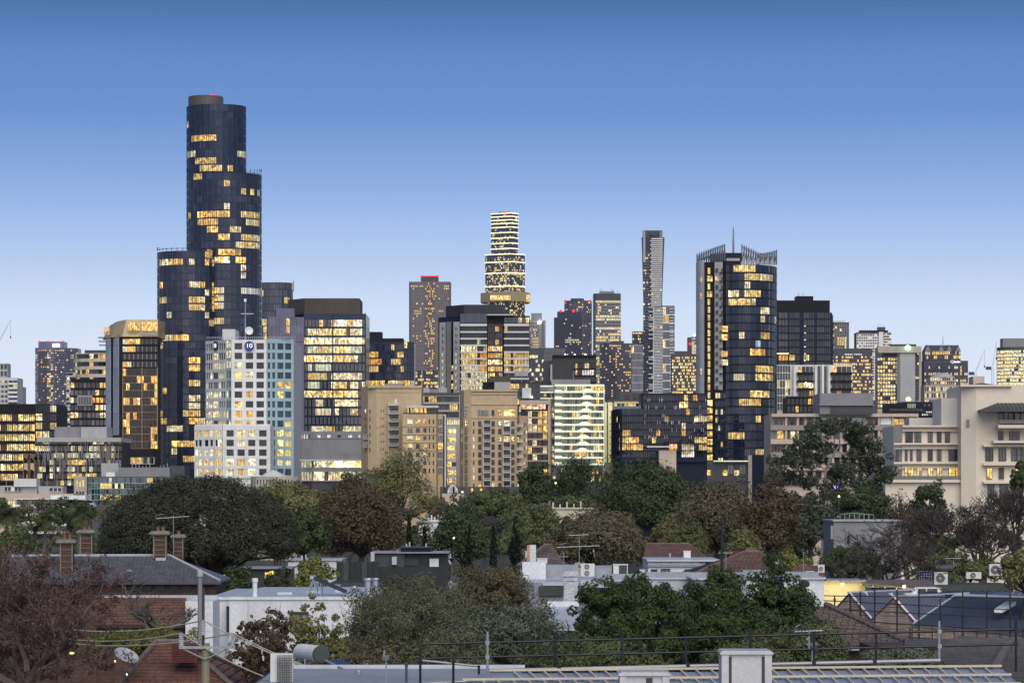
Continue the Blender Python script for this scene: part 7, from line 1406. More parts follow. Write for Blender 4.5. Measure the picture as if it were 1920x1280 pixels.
    box_obj('vent_box', 'small white vent box right of the open plant box', 'vent', mAC, 1200, 1209, 1067, 1083, d+3, .3); box_obj('roof_hatch', 'small pale roof hatch left of the double fan unit', 'hatch', mHouse, 1067, 1076, 1062, 1070, d+10, .3); box_obj('roof_hatch', 'pale roof hatch nearest the white chimney', 'hatch', mHouse, 1057, 1063, 1058, 1066, d+10, .3)
    T = thing('white_chimney', 'white painted brick chimney in front of the grey roofs', 'chimney', P3(1070, 1132, d-4)); x = X(1070, d-4); w = S(13, d-4); z0, z1 = Z(1135, d-4), Z(1070, d-4); mWB = M('white_painted_brick', (.6, .62, .66), pattern=(.24, .1, .012, (.6, .6, .6))); MB().box(x-w, x+w, d-4-w, d-4+w, z0-2, z1-.3).ob('shaft', mWB, T); MB().box(x-w*1.1, x+w*1.1, d-4-w*1.1, d-4+w*1.1, z0-.1, z0+.45).ob('plinth', mWB, T); MB().box(x-w*1.12, x+w*1.12, d-4-w*1.12, d-4+w*1.12, z1-.55, z1-.45).box(x-w*1.2, x+w*1.2, d-4-w*1.2, d-4+w*1.2, z1-.3, z1-.1).box(x-w*1.05, x+w*1.05, d-4-w*1.05, d-4+w*1.05, z1-.1, z1).ob('cap', mWB, T)
    H2 = house('blue_grey_lean_to', 'pale blue grey lean to roof below the white chimney', 1050, 175); A, B, C, D = P3(1015, 1178, 172), P3(1085, 1178, 172), P3(1085, 1135, 180), P3(1025, 1137, 180); poly_ob('roof_sheet', [A, B, C, D], mRoofW, H2, .1); MB().box(A[0]+.1, B[0]-.1, 172.3, 180, 0, A[2]-.15).ob('wall', mDarkG, H2); MB().box(D[0], C[0], 180, 180.3, A[2], D[2]+.3).ob('parapet', mHouse, H2)
    tv_antenna('tall two level tv antenna above the grey roofs', 1086, 1001, 1086, d+1, ((1, 20, 7), (22, 42, 9)), .06); tv_antenna('small tv antenna left of the tall two level one', 1057, 1036, 1062, d+12, ((0, 4, 3), (7, 9, 4)))
    T = thing('rendered_chimney', 'white and terracotta rendered chimney left of the round brown tree', 'chimney', P3(997, 1055, 235)); x0, x1 = X(988, 235), X(1005, 235); MB().box(x0+.2, x1, 235, 235.6, Z(1060, 235), Z(1021, 235)).ob('shaft', mHouse, T); MB().box(x0, x0+.2, 235.05, 235.6, Z(1060, 235), Z(1021.5, 235)).ob('terracotta_face', M('terracotta_render', (.5, .28, .18)), T); box_obj('parapet_block', 'white parapet block right of the rendered chimney', 'parapet', mHouse, 1007, 1026, 1046, 1056, 232, .6)
    H2 = house('dark_tiled_cottage', 'dark tiled hip roof behind the rendered chimney', 1010, 245); A, B = P3(970, 1060, 243), P3(1060, 1060, 243); R_ = P3(1035, 1020, 247); L_ = P3(1020, 1022, 247); poly_ob('roof_slope', [A, B, R_, L_], mShadeBase, H2); tiles(H2, A, B, R_, L_, .3, .33, mGreyT); MB().box(A[0]+.2, B[0]-.2, 243.5, 250, 0, A[2]-.1).ob('wall', mHouse, H2); ridge(H2, [A, L_, R_], mGreyT, .1)
    # ---- right of centre
    d = 262; H2 = house('brown_tiled_house', 'long brown tile roof behind the white cottage', 1250, d); A, B, C, D = P3(1205, 1050, d), P3(1330, 1050, d), P3(1292, 1019, d+5), P3(1212, 1019, d+5); poly_ob('roof_slope', [A, B, C, D], mShadeBase, H2); tiles(H2, A, B, C, D, .3, .36, mBrownT, t=.04); MB().box(A[0]+.2, B[0]-.3, d+.4, d+9, 0, A[2]-.1).ob('wall', mHouse, H2); ridge(H2, [D, C, B], mBrownT, .1)
    d = 235; H2 = house('white_cottage', 'white cottage with blue grey flat roof and lit window', 1265, d); zt = Z(1052, d); MB().box(X(1215, d), X(1312, d), d, d+9, 0, zt).ob('wall', mHouse, H2); MB().box(X(1213, d), X(1350, d), d-.3, d+9, zt, zt+.14).ob('roof_sheet', mRoofW, H2); MB().box(X(1214, d), X(1312, d), d-.15, d, Z(1062, d), Z(1058, d)).ob('fascia', mRoofG, H2)
    pane(H2, 1284, 1299, 1067, 1087, d-.02, (*W, .8)); pane(H2, 1221, 1232, 1067, 1080, d-.02, (.1, .12, .14, 0)); pane(H2, 1240, 1256, 1066, 1080, d-.02, (.2, .2, .2, 0))
    T = box_obj('short_chimney', 'short cream chimney on the white cottage', 'chimney', mHouse, 1282, 1295, 1032, 1045, d+6, .5); flue('small cowl in the middle of the white cottage roof', 1256, 1037, 1046, d+6, 4, mSteel)
    d = 215; H2 = house('hip_roofed_house', 'house with brown tile hip roof and brick chimney at right of centre', 1380, d); z0 = Z(1079, d-3); A, B = (X(1293, d-3), d-3, z0), (X(1475, d-3), d-3, z0); R0, R1 = P3(1396, 1034, d+2.5), P3(1424, 1034, d+2.5); V0 = P3(1362, 1060, d-1)
    poly_ob('roof_slope', [A, B, R1, R0], mShadeBase, H2); tiles(H2, A, B, R1, R0, .3, .34, mBrownT, t=.04); Bk0, Bk1 = (A[0], d+8, z0), (B[0], d+8, z0); poly_ob('roof_hip', [B, Bk1, R1], mShadeBase, H2); poly_ob('roof_hip', [Bk0, A, R0], mShadeBase, H2); poly_ob('roof_slope', [Bk1, Bk0, R0, R1], mShadeBase, H2)
    for p, q in ((A, R0), (R0, R1), (R1, B)): ridge(H2, [p, q], mBrownT, .12, 'hip_cap')
    MB().box(A[0]+.3, B[0]-.3, d-2.6, d+7.5, 0, z0-.05).ob('wall', mHouse, H2); MB().box(X(1374, d+3), X(1398, d+3), d+3, d+3.9, Z(1060, d), Z(1030, d)).ob('chimney', mBrick, H2); MB().box(X(1373, d+3), X(1399, d+3), d+2.9, d+4, Z(1030, d), Z(1028, d)).ob('chimney_cap', mBrick, H2)
    T = thing('dark_post', 'tall black post in front of the tiled hip roof', 'post', P3(1353.5, 1070, 205)); x = X(1353.5, 205); MB().lathe((x, 205, 0), [(S(2.8, 205), 0), (S(2.4, 205), Z(978, 205))], 8).ob('shaft', mDarkW, T); MB().lathe((x, 205, Z(978, 205)), [(.12, -.1), (.12, .1), (.06, .2)], 8).ob('finial', mDarkW, T)
    tv_antenna('bent tv antenna on the tiled hip roof', 1361, 1036, 1075, 208, ((0, 14, 5),)); tv_antenna('thin antenna left of the dark shrubs', 1507, 1034, 1095, 190, ((1, 3, 3), (5, 3, 3)))
    # clutter of pale roofs behind the hedge
    for i, (p0, p1, t, b, dd, m, lab) in enumerate(((1210, 1300, 1082, 1100, 185, mRoofW, 'pale low roof behind the left of the dark hedge'), (1300, 1400, 1083, 1105, 180, mRoofG, 'grey low roof behind the middle of the dark hedge'), (1400, 1480, 1078, 1100, 186, mHouse, 'white low wall behind the right of the dark hedge'), (1470, 1545, 1082, 1110, 178, mHouse, 'white low annex left of the yellow lit wall'), (1150, 1215, 1086, 1110, 181, mRoofW, 'pale low roof right of the white chimney'))):
        T = thing('low_roof', lab, 'roof', P3((p0+p1)/2, b, dd), 'pale low roofs behind the hedge'); x0, x1 = X(p0, dd), X(p1, dd); z = Z(t, dd); MB().box(x0, x1, dd, dd+6, 0, z-.1).ob('wall', m, T); MB().box(x0-.1, x1+.1, dd-.15, dd+6, z-.1, z).ob('roof_sheet', mRoofW, T); MB().box(x0, x1, dd+3, dd+3.2, z, z+.25).ob('parapet', mRoofG, T)
    T = thing('small_gabled_roof', 'small dull red tile roof right of the thin antenna', 'roof', P3(1515, 1085, 200)); A, B, C, D = P3(1475, 1085, 200), P3(1550, 1085, 200), P3(1540, 1060, 203), P3(1492, 1060, 203); poly_ob('roof_slope', [A, B, C, D], mShadeBase, T); tiles(T, A, B, C, D, .3, .3, mBrownT); MB().box(A[0]+.2, B[0]-.2, 200.3, 206, 0, A[2]-.05).ob('wall', mHouse, T)
    ac_unit('small air conditioner on the dull red tile roof', 1511, 1527, 1070, 1083, 198, 1); ac_unit('small upper air conditioner at the right of the dull red roof', 1534, 1546, 1058, 1075, 201, 1)
    T = thing('black_drum', 'round dark ventilation drum left of the yellow lit wall', 'vent drum', P3(1508, 1100, 176)); MB().tube(P3(1503, 1094, 176), P3(1512, 1094, 176.6), .2, .2, 14).ob('drum', mFan, T); MB().tube(P3(1508, 1099, 176.3), P3(1508, 1106, 176.3), .05).ob('stand', mSteel, T)
    for k in range(5): flue('white service pipe standing behind the hedge, %s from left' % ('first', 'second', 'third', 'fourth', 'fifth')[k], 1386+k*22, 1068+(k % 3)*6, 1088, 184, 3, mHouse, False)
    # ---- yellow lit wall and pergola
    d = 205; H2 = house('lit_garden_house', 'pale house wall glowing yellow under an assumed lamp behind the bare tree', 1600, d); mYW = M('cream_garden_wall', (.62, .56, .36), var=.1); MB().box(X(1543, d), X(1622, d), d, d+5, 0, Z(1090, d)).ob('wall', mYW, H2); MB().box(X(1541, d), X(1624, d), d-.2, d+5, Z(1090, d), Z(1087.5, d)).ob('roof_edge', mRoofG, H2); MB().box(X(1650, d), X(1780, d), d+4, d+9, 0, Z(1106, d)).ob('rear_wall', mYW, H2)
    a, b, c_, e = P3(1615, 1092, d-1), P3(1770, 1108, d-1), P3(1740, 1086, d+6), P3(1620, 1086, d+6); poly_ob('pergola_roof', [a, b, c_, e], mGreyT, H2, .08)
    for k in range(8): t = k/7; p = Vector(a).lerp(Vector(b), t); q = Vector(e).lerp(Vector(c_), t); MB().tube(p-Vector((0, 0, .14)), q-Vector((0, 0, .14)), .05).ob('pergola_beam', mBatten, H2)
    for px, pz, en in ((1575, 1096, 60), (1690, 1100, 35)):  # both lamps assumed from the yellow glow; bulb, bracket and point light are added
        T = thing('assumed_lamp', 'assumed warm lamp added for the yellow light on the pale house wall' if px < 1600 else 'assumed warm lamp added out of sight under the pergola', 'lamp', P3(px, pz, d-1.4)); MB().lathe((X(px, d), d-1.5, Z(pz, d)), [(.04, .0), (.09, .05), (.07, .16)], 8).ob('bulb', M('assumed_lamp_bulb', (1, .8, .4), emit=(1, .75, .25, 8)), T); MB().tube((X(px, d), d-1.5, Z(pz, d)+.16), (X(px, d), d, Z(pz, d)+.3), .02).ob('bracket', mGreyD, T)
        l = bpy.data.lights.new('assumed_lamp_light', 'POINT'); l.energy = en; l.color = (1, .72, .22); l.shadow_soft_size = .1; lo = bpy.data.objects.new('assumed_lamp_light', l); COL.objects.link(lo); lo.parent = T; lo.location = (0, -.6, -.1)
    T = thing('parked_car', 'white car roof showing under the pergola', 'car', P3(1738, 1112, d-4)); q = MB(); x0, x1 = X(1716, d-4), X(1764, d-4); z = Z(1112, d-4); q.prism([(x0-.6, d-4), (x1+.5, d-4), (x1+.5, d-2.2), (x0-.6, d-2.2)], z-.75, z); q.prism([(x0-.2, d-3.9), (x1+.2, d-3.9), (x1+.2, d-2.3), (x0-.2, d-2.3)], z, Z(1101, d-4), [(x0+.25, d-3.75), (x1-.2, d-3.75), (x1-.2, d-2.45), (x0+.25, d-2.45)]); q.ob('body', mHouse, T)
    MB().box(x0+.2, X(1736, d-4), d-3.98, d-3.9, z+.03, Z(1103, d-4)).box(X(1739, d-4), x1-.2, d-3.98, d-3.9, z+.03, Z(1103, d-4)).ob('side_window', mFan, T)
    for p in (1720, 1758): MB().tube((X(p, d-4), d-4.05, z-.75), (X(p, d-4), d-3.85, z-.75), .32, .32, 14).ob('wheel', mFan, T)
    dd = 212; H2 = house('service_roof', 'dark roof deck carrying panels, tank and air conditioners under the bare trees', 1780, dd); MB().box(X(1700, dd), X(1900, dd), dd, dd+6, 0, Z(1096, dd)).ob('deck', mDarkG, H2)
    T = thing('photovoltaic_module', 'tilted blue solar panel beside the black tank', 'solar module', P3(1733, 1096, dd)); A, B, C, D = P3(1719, 1094, dd-.4), P3(1747, 1094, dd-.4), P3(1747, 1071, dd+.5), P3(1719, 1071, dd+.5); poly_ob('panel', [A, B, C, D], mPV, T, .05); q = MB(); A, B, C, D = map(Vector, (A, B, C, D))
    for k in range(7): q.tube(A.lerp(B, k/6)+Vector((0, -.02, .01)), D.lerp(C, k/6)+Vector((0, -.02, .01)), .012, .012, 4)
    for k in range(6): q.tube(A.lerp(D, k/5)+Vector((0, -.02, .01)), B.lerp(C, k/5)+Vector((0, -.02, .01)), .012, .012, 4)
    q.ob('cell_grid', mFlash, T); ac_unit('air conditioner beside the tilted solar panel under the black tank', 1752, 1777, 1072, 1097, dd, 1); ac_unit('far air conditioner right of the black tank', 1855, 1880, 1057, 1080, dd+14, 1); ac_unit('pale air conditioner between the black tank and the far one', 1812, 1840, 1072, 1086, dd+8, 1)
    T = thing('water_tank', 'black cylindrical water tank above the air conditioner', 'tank', P3(1770, 1073, dd)); MB().tube(P3(1753, 1065, dd+.3), P3(1785, 1065, dd+.3), .28, .28, 18).ob('tank', mFan, T); MB().tube(P3(1785, 1065, dd+.3), P3(1788, 1065, dd+.3), .27, .2, 18).ob('tank_end', mGreyD, T); tv_antenna('spiky tv antenna above the black tank', 1788, 1046, 1072, dd+2, ((0, 16, 9),))
    H2 = house('concrete_block_house', 'grey concrete block house behind the leaning bare tree', 1620, 300); MB().box(X(1563, 300), X(1690, 300), 300, 310, 0, Z(977, 300)).ob('wall', mGrey, H2); MB().box(X(1561, 300), X(1692, 300), 299.8, 310, Z(977, 300), Z(974, 300)).ob('parapet', mGreyL, H2); MB().tube(P3(1560, 1010, 299.5), P3(1560, 985, 299.5), .15).ob('downpipe', mSteel, H2)
    q = MB(); 
    for k in range(8): q.tube(P3(1575+k*9, 976, 301), P3(1575+k*9, 961+abs(k-3), 301), .03)
    q.path([P3(1575+k*9, 961+abs(k-3), 301) for k in range(8)], .03); q.ob('roof_rail', mSteel, H2); pane(H2, 1589, 1593, 1003, 1018, 299.9, (.02, .02, .02, 0), None)
    for i, (p0, p1, t, dd, m, lab) in enumerate(((785, 845, 978, 380, mHouse, 'long white far roof with vent pipes left of the dark conifer'), (985, 1115, 954, 430, mCreamL, 'long cream far roof with pipes and brick chimney below the wavy balconies'), (895, 945, 975, 400, mSlate, 'slate grey far roof right of the dark conifer'), (1045, 1085, 975, 400, mSlate, 'slate grey far roof left of the fig tree'))):
        T = thing('far_roof', lab, 'roof', P3((p0+p1)/2, t+14, dd)); x0, x1, z = X(p0, dd), X(p1, dd), Z(t, dd)
        if m is mSlate: poly_ob('roof_slope', [P3(p0, t+16, dd), P3(p1, t+16, dd), P3(p1-18, t-8, dd+5), P3(p0+14, t-8, dd+5)], mShadeBase, T); MB().box(x0+.5, x1-.5, dd+.3, dd+9, 0, Z(t+16, dd)).ob('wall', mGreyD, T)
        else:
            MB().box(x0, x1, dd, dd+8, 0, z).ob('wall', m, T); MB().box(x0-.2, x1+.2, dd-.2, dd+8, z, z+.2).ob('roof_edge', m, T); q = MB()
            for k in range(6): p = p0+(p1-p0)*(.3+.1*k); q.tube(P3(p, t, dd+3), P3(p, t-8-(k*5 % 9), dd+3), .09)
            q.ob('vent_pipes', mHouse, T, 'stuff')
            if i == 1: MB().box(X(1100, dd), X(1110, dd), dd+2, dd+2.8, z, Z(t-12, dd)).ob('chimney', mBrick, T)
    d = 275; H2 = house('added_glow_house', 'added low house whose small panes stand in for yellow glows below the umbrella pine', 470, d); MB().box(X(395, d), X(545, d), d, d+5, 0, Z(1066, d)).ob('wall', mDarkG, H2); MB().box(X(392, d), X(548, d), d-.3, d+5.2, Z(1066, d), Z(1063, d)).ob('roof_sheet', mRoofG, H2)  # added house; its panes stand in for string-lit glows behind the pine
    rg = random.Random(2)
    for k in range(17): p = 400+k*4.2+(46 if k > 11 else 0); pane(H2, p, p+3.2, 1069+rg.random()*4, 1082+rg.random()*6, d-.05, (*(W if k % 3 else Y), rg.uniform(.6, 1.5)), None)
    for i, (p, y, dd, lab) in enumerate(((867, 922, 465, 'round street lamp before the arched trellis'), (1181, 900, 430, 'orange street lamp at the left of the fig tree'), (851, 1008, 320, 'small garden lamp inside the dark conifer'), (1573, 930, 365, 'small garden lamp under the gum tree'), (1430, 1072, 205, 'small garden lamp at the right end of the hip roof'), (1042, 905, 480, 'street lamp under the pink slab block'))):
        T = thing('garden_lamp', lab, 'lamp', (X(p, dd), dd, 0), 'small lamps among the trees'); r = S(1.7, dd); MB().lathe((X(p, dd), dd, Z(y, dd)), [(r*.3, -r), (r, -r*.4), (r, r*.4), (r*.3, r)], 8).ob('globe', M('lamp_globe', (1, .8, .4), emit=(1, .72, .22, 2)), T); MB().tube((X(p, dd), dd, 0), (X(p, dd), dd, Z(y, dd)-r), .04).ob('post', mGreyD, T)
near_houses()

def roofs_and_scaffold():
    # ---- brick gables with new blue metal roofs
    H_ = house('brick_gabled_house', 'brick house with twin gables and new blue metal roof inside scaffolding', 1720, 195)
    def gable(apx, apy, d, lw, rw, drop, rl, verge):
        th = math.radians(38); e = np.array([math.sin(th), math.cos(th), 0]); f = np.array([math.cos(th), -math.sin(th), 0]); A = np.array(P3(apx, apy, d)); h = S(drop, d); L_ = A-f*S(lw, d)/math.cos(th)-np.array([0, 0, h]); R = A+f*S(rw, d)/math.cos(th)-np.array([0, 0, h])
        lo = 3.0; q = MB(); bk = e*.25
        v = [L_*[1, 1, 0]+[0, 0, lo], R*[1, 1, 0]+[0, 0, lo], R, A, L_]; q.add([tuple(p) for p in v]+[tuple(np.array(p)+bk) for p in v], [(0, 1, 2, 3, 4), (9, 8, 7, 6, 5), (0, 5, 6, 1), (1, 6, 7, 2), (2, 7, 8, 3), (3, 8, 9, 4), (4, 9, 5, 0)]); q.ob('gable_wall', mBrickT, H_)
        up = np.array([0, 0, .09]); off = -e*.12; a, r, l = A+up+off, R+up+off+f*.12-[0, 0, .1], L_+up+off-f*.12-[0, 0, .1]; B = e*rl
        poly_ob('roof_slope', [r, r+B, a+B, a], mBlueM, H_, .07); poly_ob('roof_slope', [a, a+B, l+B, l], mBlueM, H_, .07)
        n = int(rl/.42)
        for k in range(1, n): t = e*(rl*k/n); MB().tube(tuple(a+t+[0, 0, .02]), tuple(r+t+[0, 0, .02]), .035, .035, 4).ob('roof_rib', mBlueR, H_)
        MB().tube(tuple(a+off), tuple(a+B), .07).ob('ridge_cap', mFlash, H_)
        for s0, s1 in ((0, .3), (.33, .62), (.65, .97)): MB().tube(tuple(a+(r-a)*s0+[0, 0, .04]), tuple(a+(r-a)*s1+[0, 0, .04]), .085, .085, 4).ob('verge_flashing', mTrim, H_)
    gable(1594, 1113, 197, 42, 40, 50, 11, 1); gable(1677, 1121, 192, 42, 38, 46, 9, 1)
    # main roof facing us
    A, B, C, D = P3(1712, 1170, 190), P3(1990, 1194, 186), P3(1990, 1124, 194), P3(1790, 1117, 195); poly_ob('main_roof', [A, B, C, D], mBlueM, H_, .08); A, B, C, D = map(np.array, (A, B, C, D))
    sg = []
    for k in range(64):
        u = k/63; b0 = A+(B-A)*u; t0 = D+(C-D)*u; sg.append((b0+[0, 0, .03], t0+[0, 0, .03], .03, .03))
    mesh_child('corrugations', seg_tubes(sg, 4), mBlueR, H_, 'stuff')
    MB().path([tuple(D+[0, 0, .06]), tuple(C+[0, 0, .06])], .09).ob('ridge_cap', mFlash, H_); MB().tube(tuple(A+[0, 0, .05]), tuple(D+[0, 0, .05]), .06).ob('valley_flashing', mFlash, H_)
    a0, b0 = A-[0, 0, .12], B-[0, 0, .12]; q = MB(); nn = [(a0[0], a0[1]+.15), (b0[0], b0[1]+.15), (b0[0], b0[1]+.5), (a0[0], a0[1]+.5)]; q.add([(nn[0][0], nn[0][1], 2), (nn[1][0], nn[1][1], 2), (nn[2][0], nn[2][1], 2), (nn[3][0], nn[3][1], 2), (nn[0][0], nn[0][1], a0[2]), (nn[1][0], nn[1][1], b0[2]), (nn[2][0], nn[2][1], b0[2]), (nn[3][0], nn[3][1], a0[2])], BOXF); q.ob('brick_wall', mBrickT, H_)
    A2, B2, C2, D2 = P3(1790, 1117, 195.2), P3(1990, 1124, 195.2), P3(1990, 1108, 203), P3(1700, 1108, 203); poly_ob('rear_roof', [A2, B2, C2, D2], mBlueM, H_, .08)
    for k in range(20): u = k/19; p = np.array(A2)+(np.array(B2)-np.array(A2))*u; t = np.array(D2)+(np.array(C2)-np.array(D2))*u; MB().tube(tuple(p+[0, 0, .03]), tuple(t+[0, 0, .03]), .04, .04, 4).ob('roof_rib', mBlueR, H_)
    T = thing('skylight', 'long white framed skylight on the blue metal roof', 'skylight', P3(1885, 1135, 191)); poly_ob('frame', [P3(1864, 1141, 189.6), P3(1879, 1142, 189.6), P3(1905, 1127, 191.6), P3(1888, 1126, 191.6)], mHouse, T, .2); poly_ob('pane', [tuple(np.array(p)+[0, -.02, .03]) for p in (P3(1868, 1139.5, 189.8), P3(1878, 1140, 189.8), P3(1901, 1128, 191.4), P3(1890, 1127.5, 191.4))], mFlash, T, .02)
    T = thing('ladder', 'aluminium ladder leaning above the blue roof at the right edge', 'ladder', P3(1895, 1118, 193)); a, b = Vector(P3(1895, 1117, 193)), Vector(P3(1914, 1090, 193.4)); o = Vector((.5, .1, 0))
    for s in (0, 1): MB().tube(a+o*s, b+o*s, .035).ob('stile', mGalv, T)
    for k in range(5): MB().tube(a.lerp(b, (k+.5)/5), a.lerp(b, (k+.5)/5)+o, .025).ob('rung', mGalv, T)
    for k, (p, y) in enumerate(((1622, 1112), (1670, 1115), (1699, 1115))): T = thing('flashing_offcut', 'crumpled white foil on the blue ridge, %s' % ('at the left gable', 'between the gables', 'right of the second gable')[k], 'foil', P3(p, y, 196)); MB().add([P3(p-5, y-3, 195.6), P3(p+4, y-5, 195.8), P3(p+6, y+6, 195.2), P3(p-2, y+5, 195.3), P3(p, y-1, 195.0)], [(0, 1, 4), (1, 2, 4), (2, 3, 4), (3, 0, 4)]).ob('sheet', mHouse, T)
    # scaffold round the brick house
    T = thing('house_scaffold', 'dark tube scaffold standing round the brick gabled house', 'scaffold', P3(1740, 1230, 186)); dS = 186
    for p, t in ((1565, 1116), (1594, 1112), (1613, 1108), (1640, 1106), (1682, 1104), (1723, 1103), (1763, 1128), (1805, 1108), (1850, 1107), (1894, 1112)):
        MB().tube((X(p, dS), dS, 0), (X(p, dS), dS, Z(t, dS)), .045, .045, 6).ob('standard', mTube, T)
        for y in (1124, 1146, 1168, 1190): MB().rbox((X(p, dS), dS, Z(y, dS)), (.13, .13, .14)).ob('coupler', mTube, T)
    for y0, y1 in ((1116, 1121), (1125, 1144), (1140, 1160), (1160, 1183), (1186, 1206)): MB().tube((X(1540, dS), dS-.06, Z(y0, dS)), (X(1925, dS), dS-.06, Z(y1, dS)), .03, .03, 6).ob('ledger', mTube, T)
    for p in (1706, 1748, 1789, 1832, 1875, 1918): MB().tube((X(p, dS-1), dS-1, Z(1205, dS-1)), (X(p, dS-1), dS-1, Z(1176, dS-1)), .03, .03, 6).ob('guard_post', mTube, T)
    # ---- dark tile hip, lower right
    d = 140; H2 = house('dark_tiled_house', 'house with grey brown tile hip roof beside the scaffold', 1600, d); A, B, C, D = P3(1430, 1212, 137), P3(1705, 1209, 137), P3(1548, 1136, 146), P3(1500, 1138, 146); poly_ob('roof_slope', [A, B, C, D], mShadeBase, H2); tiles(H2, A, B, C, D, .3, .34, mGreyT, t=.05); ridge(H2, [tuple(np.array(C)+[0, 0, .08]), tuple(np.array(B)+[0, 0, .08])], mGreyT, .12, 'hip_cap'); poly_ob('roof_hip', [B, (B[0]+.2, 150, B[2]), C], mGreyT, H2); MB().box(A[0]+.3, B[0]-.5, 137.6, 150, 0, A[2]-.08).ob('wall', mBrick, H2); MB().box(A[0], B[0], 136.85, 137, A[2]-.14, A[2]).ob('gutter', mFlash, H2)
    for k in range(17): t = (k+.5)/17; c = np.array(C)+(np.array(B)-np.array(C))*t+[0, 0, .1]; MB().tube(tuple(c-(np.array(B)-np.array(C))/17*.45), tuple(c+(np.array(B)-np.array(C))/17*.42), .13, .15, 6).ob('hip_tile', mGreyT, H2)
    # ---- grey plank roof bottom right
    d = 100; H2 = house('grey_board_roof_house', 'house with grey boarded roof at the lower right', 1830, d); A, B, C, D = P3(1690, 1262, 96), P3(1990, 1285, 92), P3(1990, 1200, 108), P3(1800, 1192, 108); poly_ob('roof_slope', [A, B, C, D], mGreyT, H2, .1); A, B, C, D = map(np.array, (A, B, C, D))
    for k in range(15): u = k/15; p0, p1 = A+(D-A)*u, B+(C-B)*u; p2, p3 = A+(D-A)*(u+.058), B+(C-B)*(u+.058); up = np.array([0, 0, .05]); MB().add([tuple(p0+up*1.6), tuple(p1+up*1.6), tuple(p3+up*.5), tuple(p2+up*.5), tuple(p0), tuple(p1), tuple(p3), tuple(p2)], [(0, 1, 2, 3), (4, 7, 6, 5), (0, 4, 5, 1), (1, 5, 6, 2), (2, 6, 7, 3), (3, 7, 4, 0)]).ob('roof_board', M('grey_roof_board', (.1, .095, .095), var=.3, scale=1.5, stretch=(1, 1, 1)), H2)
    MB().tube(P3(1893, 1206, 105), P3(1868, 1250, 96), .16, .16, 4).ob('hip_flashing', mGreyT, H2); MB().box(A[0]+.6, B[0]-.5, 97.5, 108, 0, A[2]-.4).ob('wall', mBrick, H2); MB().box(X(1696, 112), X(1800, 112), 112, 112.4, Z(1212, 112), Z(1198, 112)).ob('fascia', mGreyD, H2); MB().box(X(1640, 113), X(1800, 113), 113, 118, 0, Z(1214, 113)).ob('rear_block', mBrick, H2)
    # ---- batten roof in front
    T = house('battened_roof', 'unfinished roof of pale battens over blue sarking at the bottom right', 1400, 58, 'roof'); 
    def rp(px, row): dl = 56.4-.75*row; d_ = dl+(px-810)/1100*1.7; return d_
    def zr(d_, row): return 10.93-.115*row
    rows = 6; pts = [(900, 0), (1880, 0), (1990, rows), (700, rows)]; V = []
    for px, r in pts: d_ = rp(px, r); V.append((X(px, d_), d_, zr(d_, r)-.06))
    poly_ob('sarking', V, mSark, T, .05); MB().box(X(720, 53), X(1985, 53), 53.5, 58, 0, 10.1).ob('wall', mBrick, T)
    for r in range(rows):
        a, b = (925-r*58, 1878+r*18); a = max(a, 700)
        p, q = rp(a, r), rp(b, r); MB().tube((X(a, p), p, zr(p, r)), (X(b, q), q, zr(q, r)), .028, .028, 4).ob('batten', mBatten, T)
        for k in range(40):
            px = 905-r*30+k*28.5
            if px > b-20 or px < a+10: continue
            d0, d1 = rp(px, r), rp(px+18, r+1); MB().tube((X(px, d0), d0-.03, zr(d0, r)-.02), (X(px+18, d1), d1+.05, zr(d1, r+1)-.02), .018, .018, 4).ob('counter_batten', mBatten, T)
    # ---- scaffold rails in front
    T = thing('guard_rail_scaffold', 'dark scaffold guard rails crossing the foreground above the battened roof', 'scaffold', P3(1400, 1280, 61)); dS = 61.5
    def rail(y0, y1, p0, p1, m=mTube, r=.021, dd=dS, name='ledger'): MB().tube((X(p0, dd), dd, Z(y0, dd)), (X(p1, dd), dd, Z(y1, dd)), r, r, 8).ob(name, m, T)
    rail(1207, 1179, 788, 1908); rail(1234, 1207, 788, 1908); rail(1237, 1248, 788, 896, mGalv, .022); rail(1281, 1275, 788, 905, mGalv, .022)
    for p, t, b, m in ((788, 1204, 1282, mTube), (850, 1221, 1284, mTube), (914, 1183, 1268, mGalv), (1041, 1188, 1256, mTube), (1166, 1180, 1256, mTube), (1286, 1196, 1258, mTube), (1407, 1176, 1256, mTube), (1526, 1183, 1250, mTube), (1643, 1187, 1250, mTube), (1761, 1163, 1240, mGalv), (1905, 1160, 1258, mTube), (898, 1246, 1284, mTube)):
        MB().tube((X(p, dS-.06), dS-.06, Z(b, dS)-(0 if b < 1270 else 1)), (X(p, dS-.06), dS-.06, Z(t, dS)), .024, .024, 8).ob('standard', m, T)
        for y in (1207-(p-788)*.025, 1234-(p-788)*.024):
            if t < y: MB().rbox((X(p, dS), dS-.03, Z(y, dS)), (.075, .1, .07)).ob('coupler', m, T)
    rail(1257, 1237.5, 918, 1763, mGalv, .04, 60, 'gutter_pipe')
    for p in (1048, 1290, 1526, 1640): MB().rbox((X(p, 60), 60.02, Z(1258-(p-918)*.023, 60)), (.07, .12, .12)).ob('pipe_bracket', mTube, T)
    tv_antenna('low spiky antenna behind the middle scaffold rail', 1517, 1182, 1215, 80, ((0, 28, 9),), .05); tv_antenna('small antenna stub below the middle scaffold rail', 1523, 1207, 1240, 78, ((0, 12, 5),))
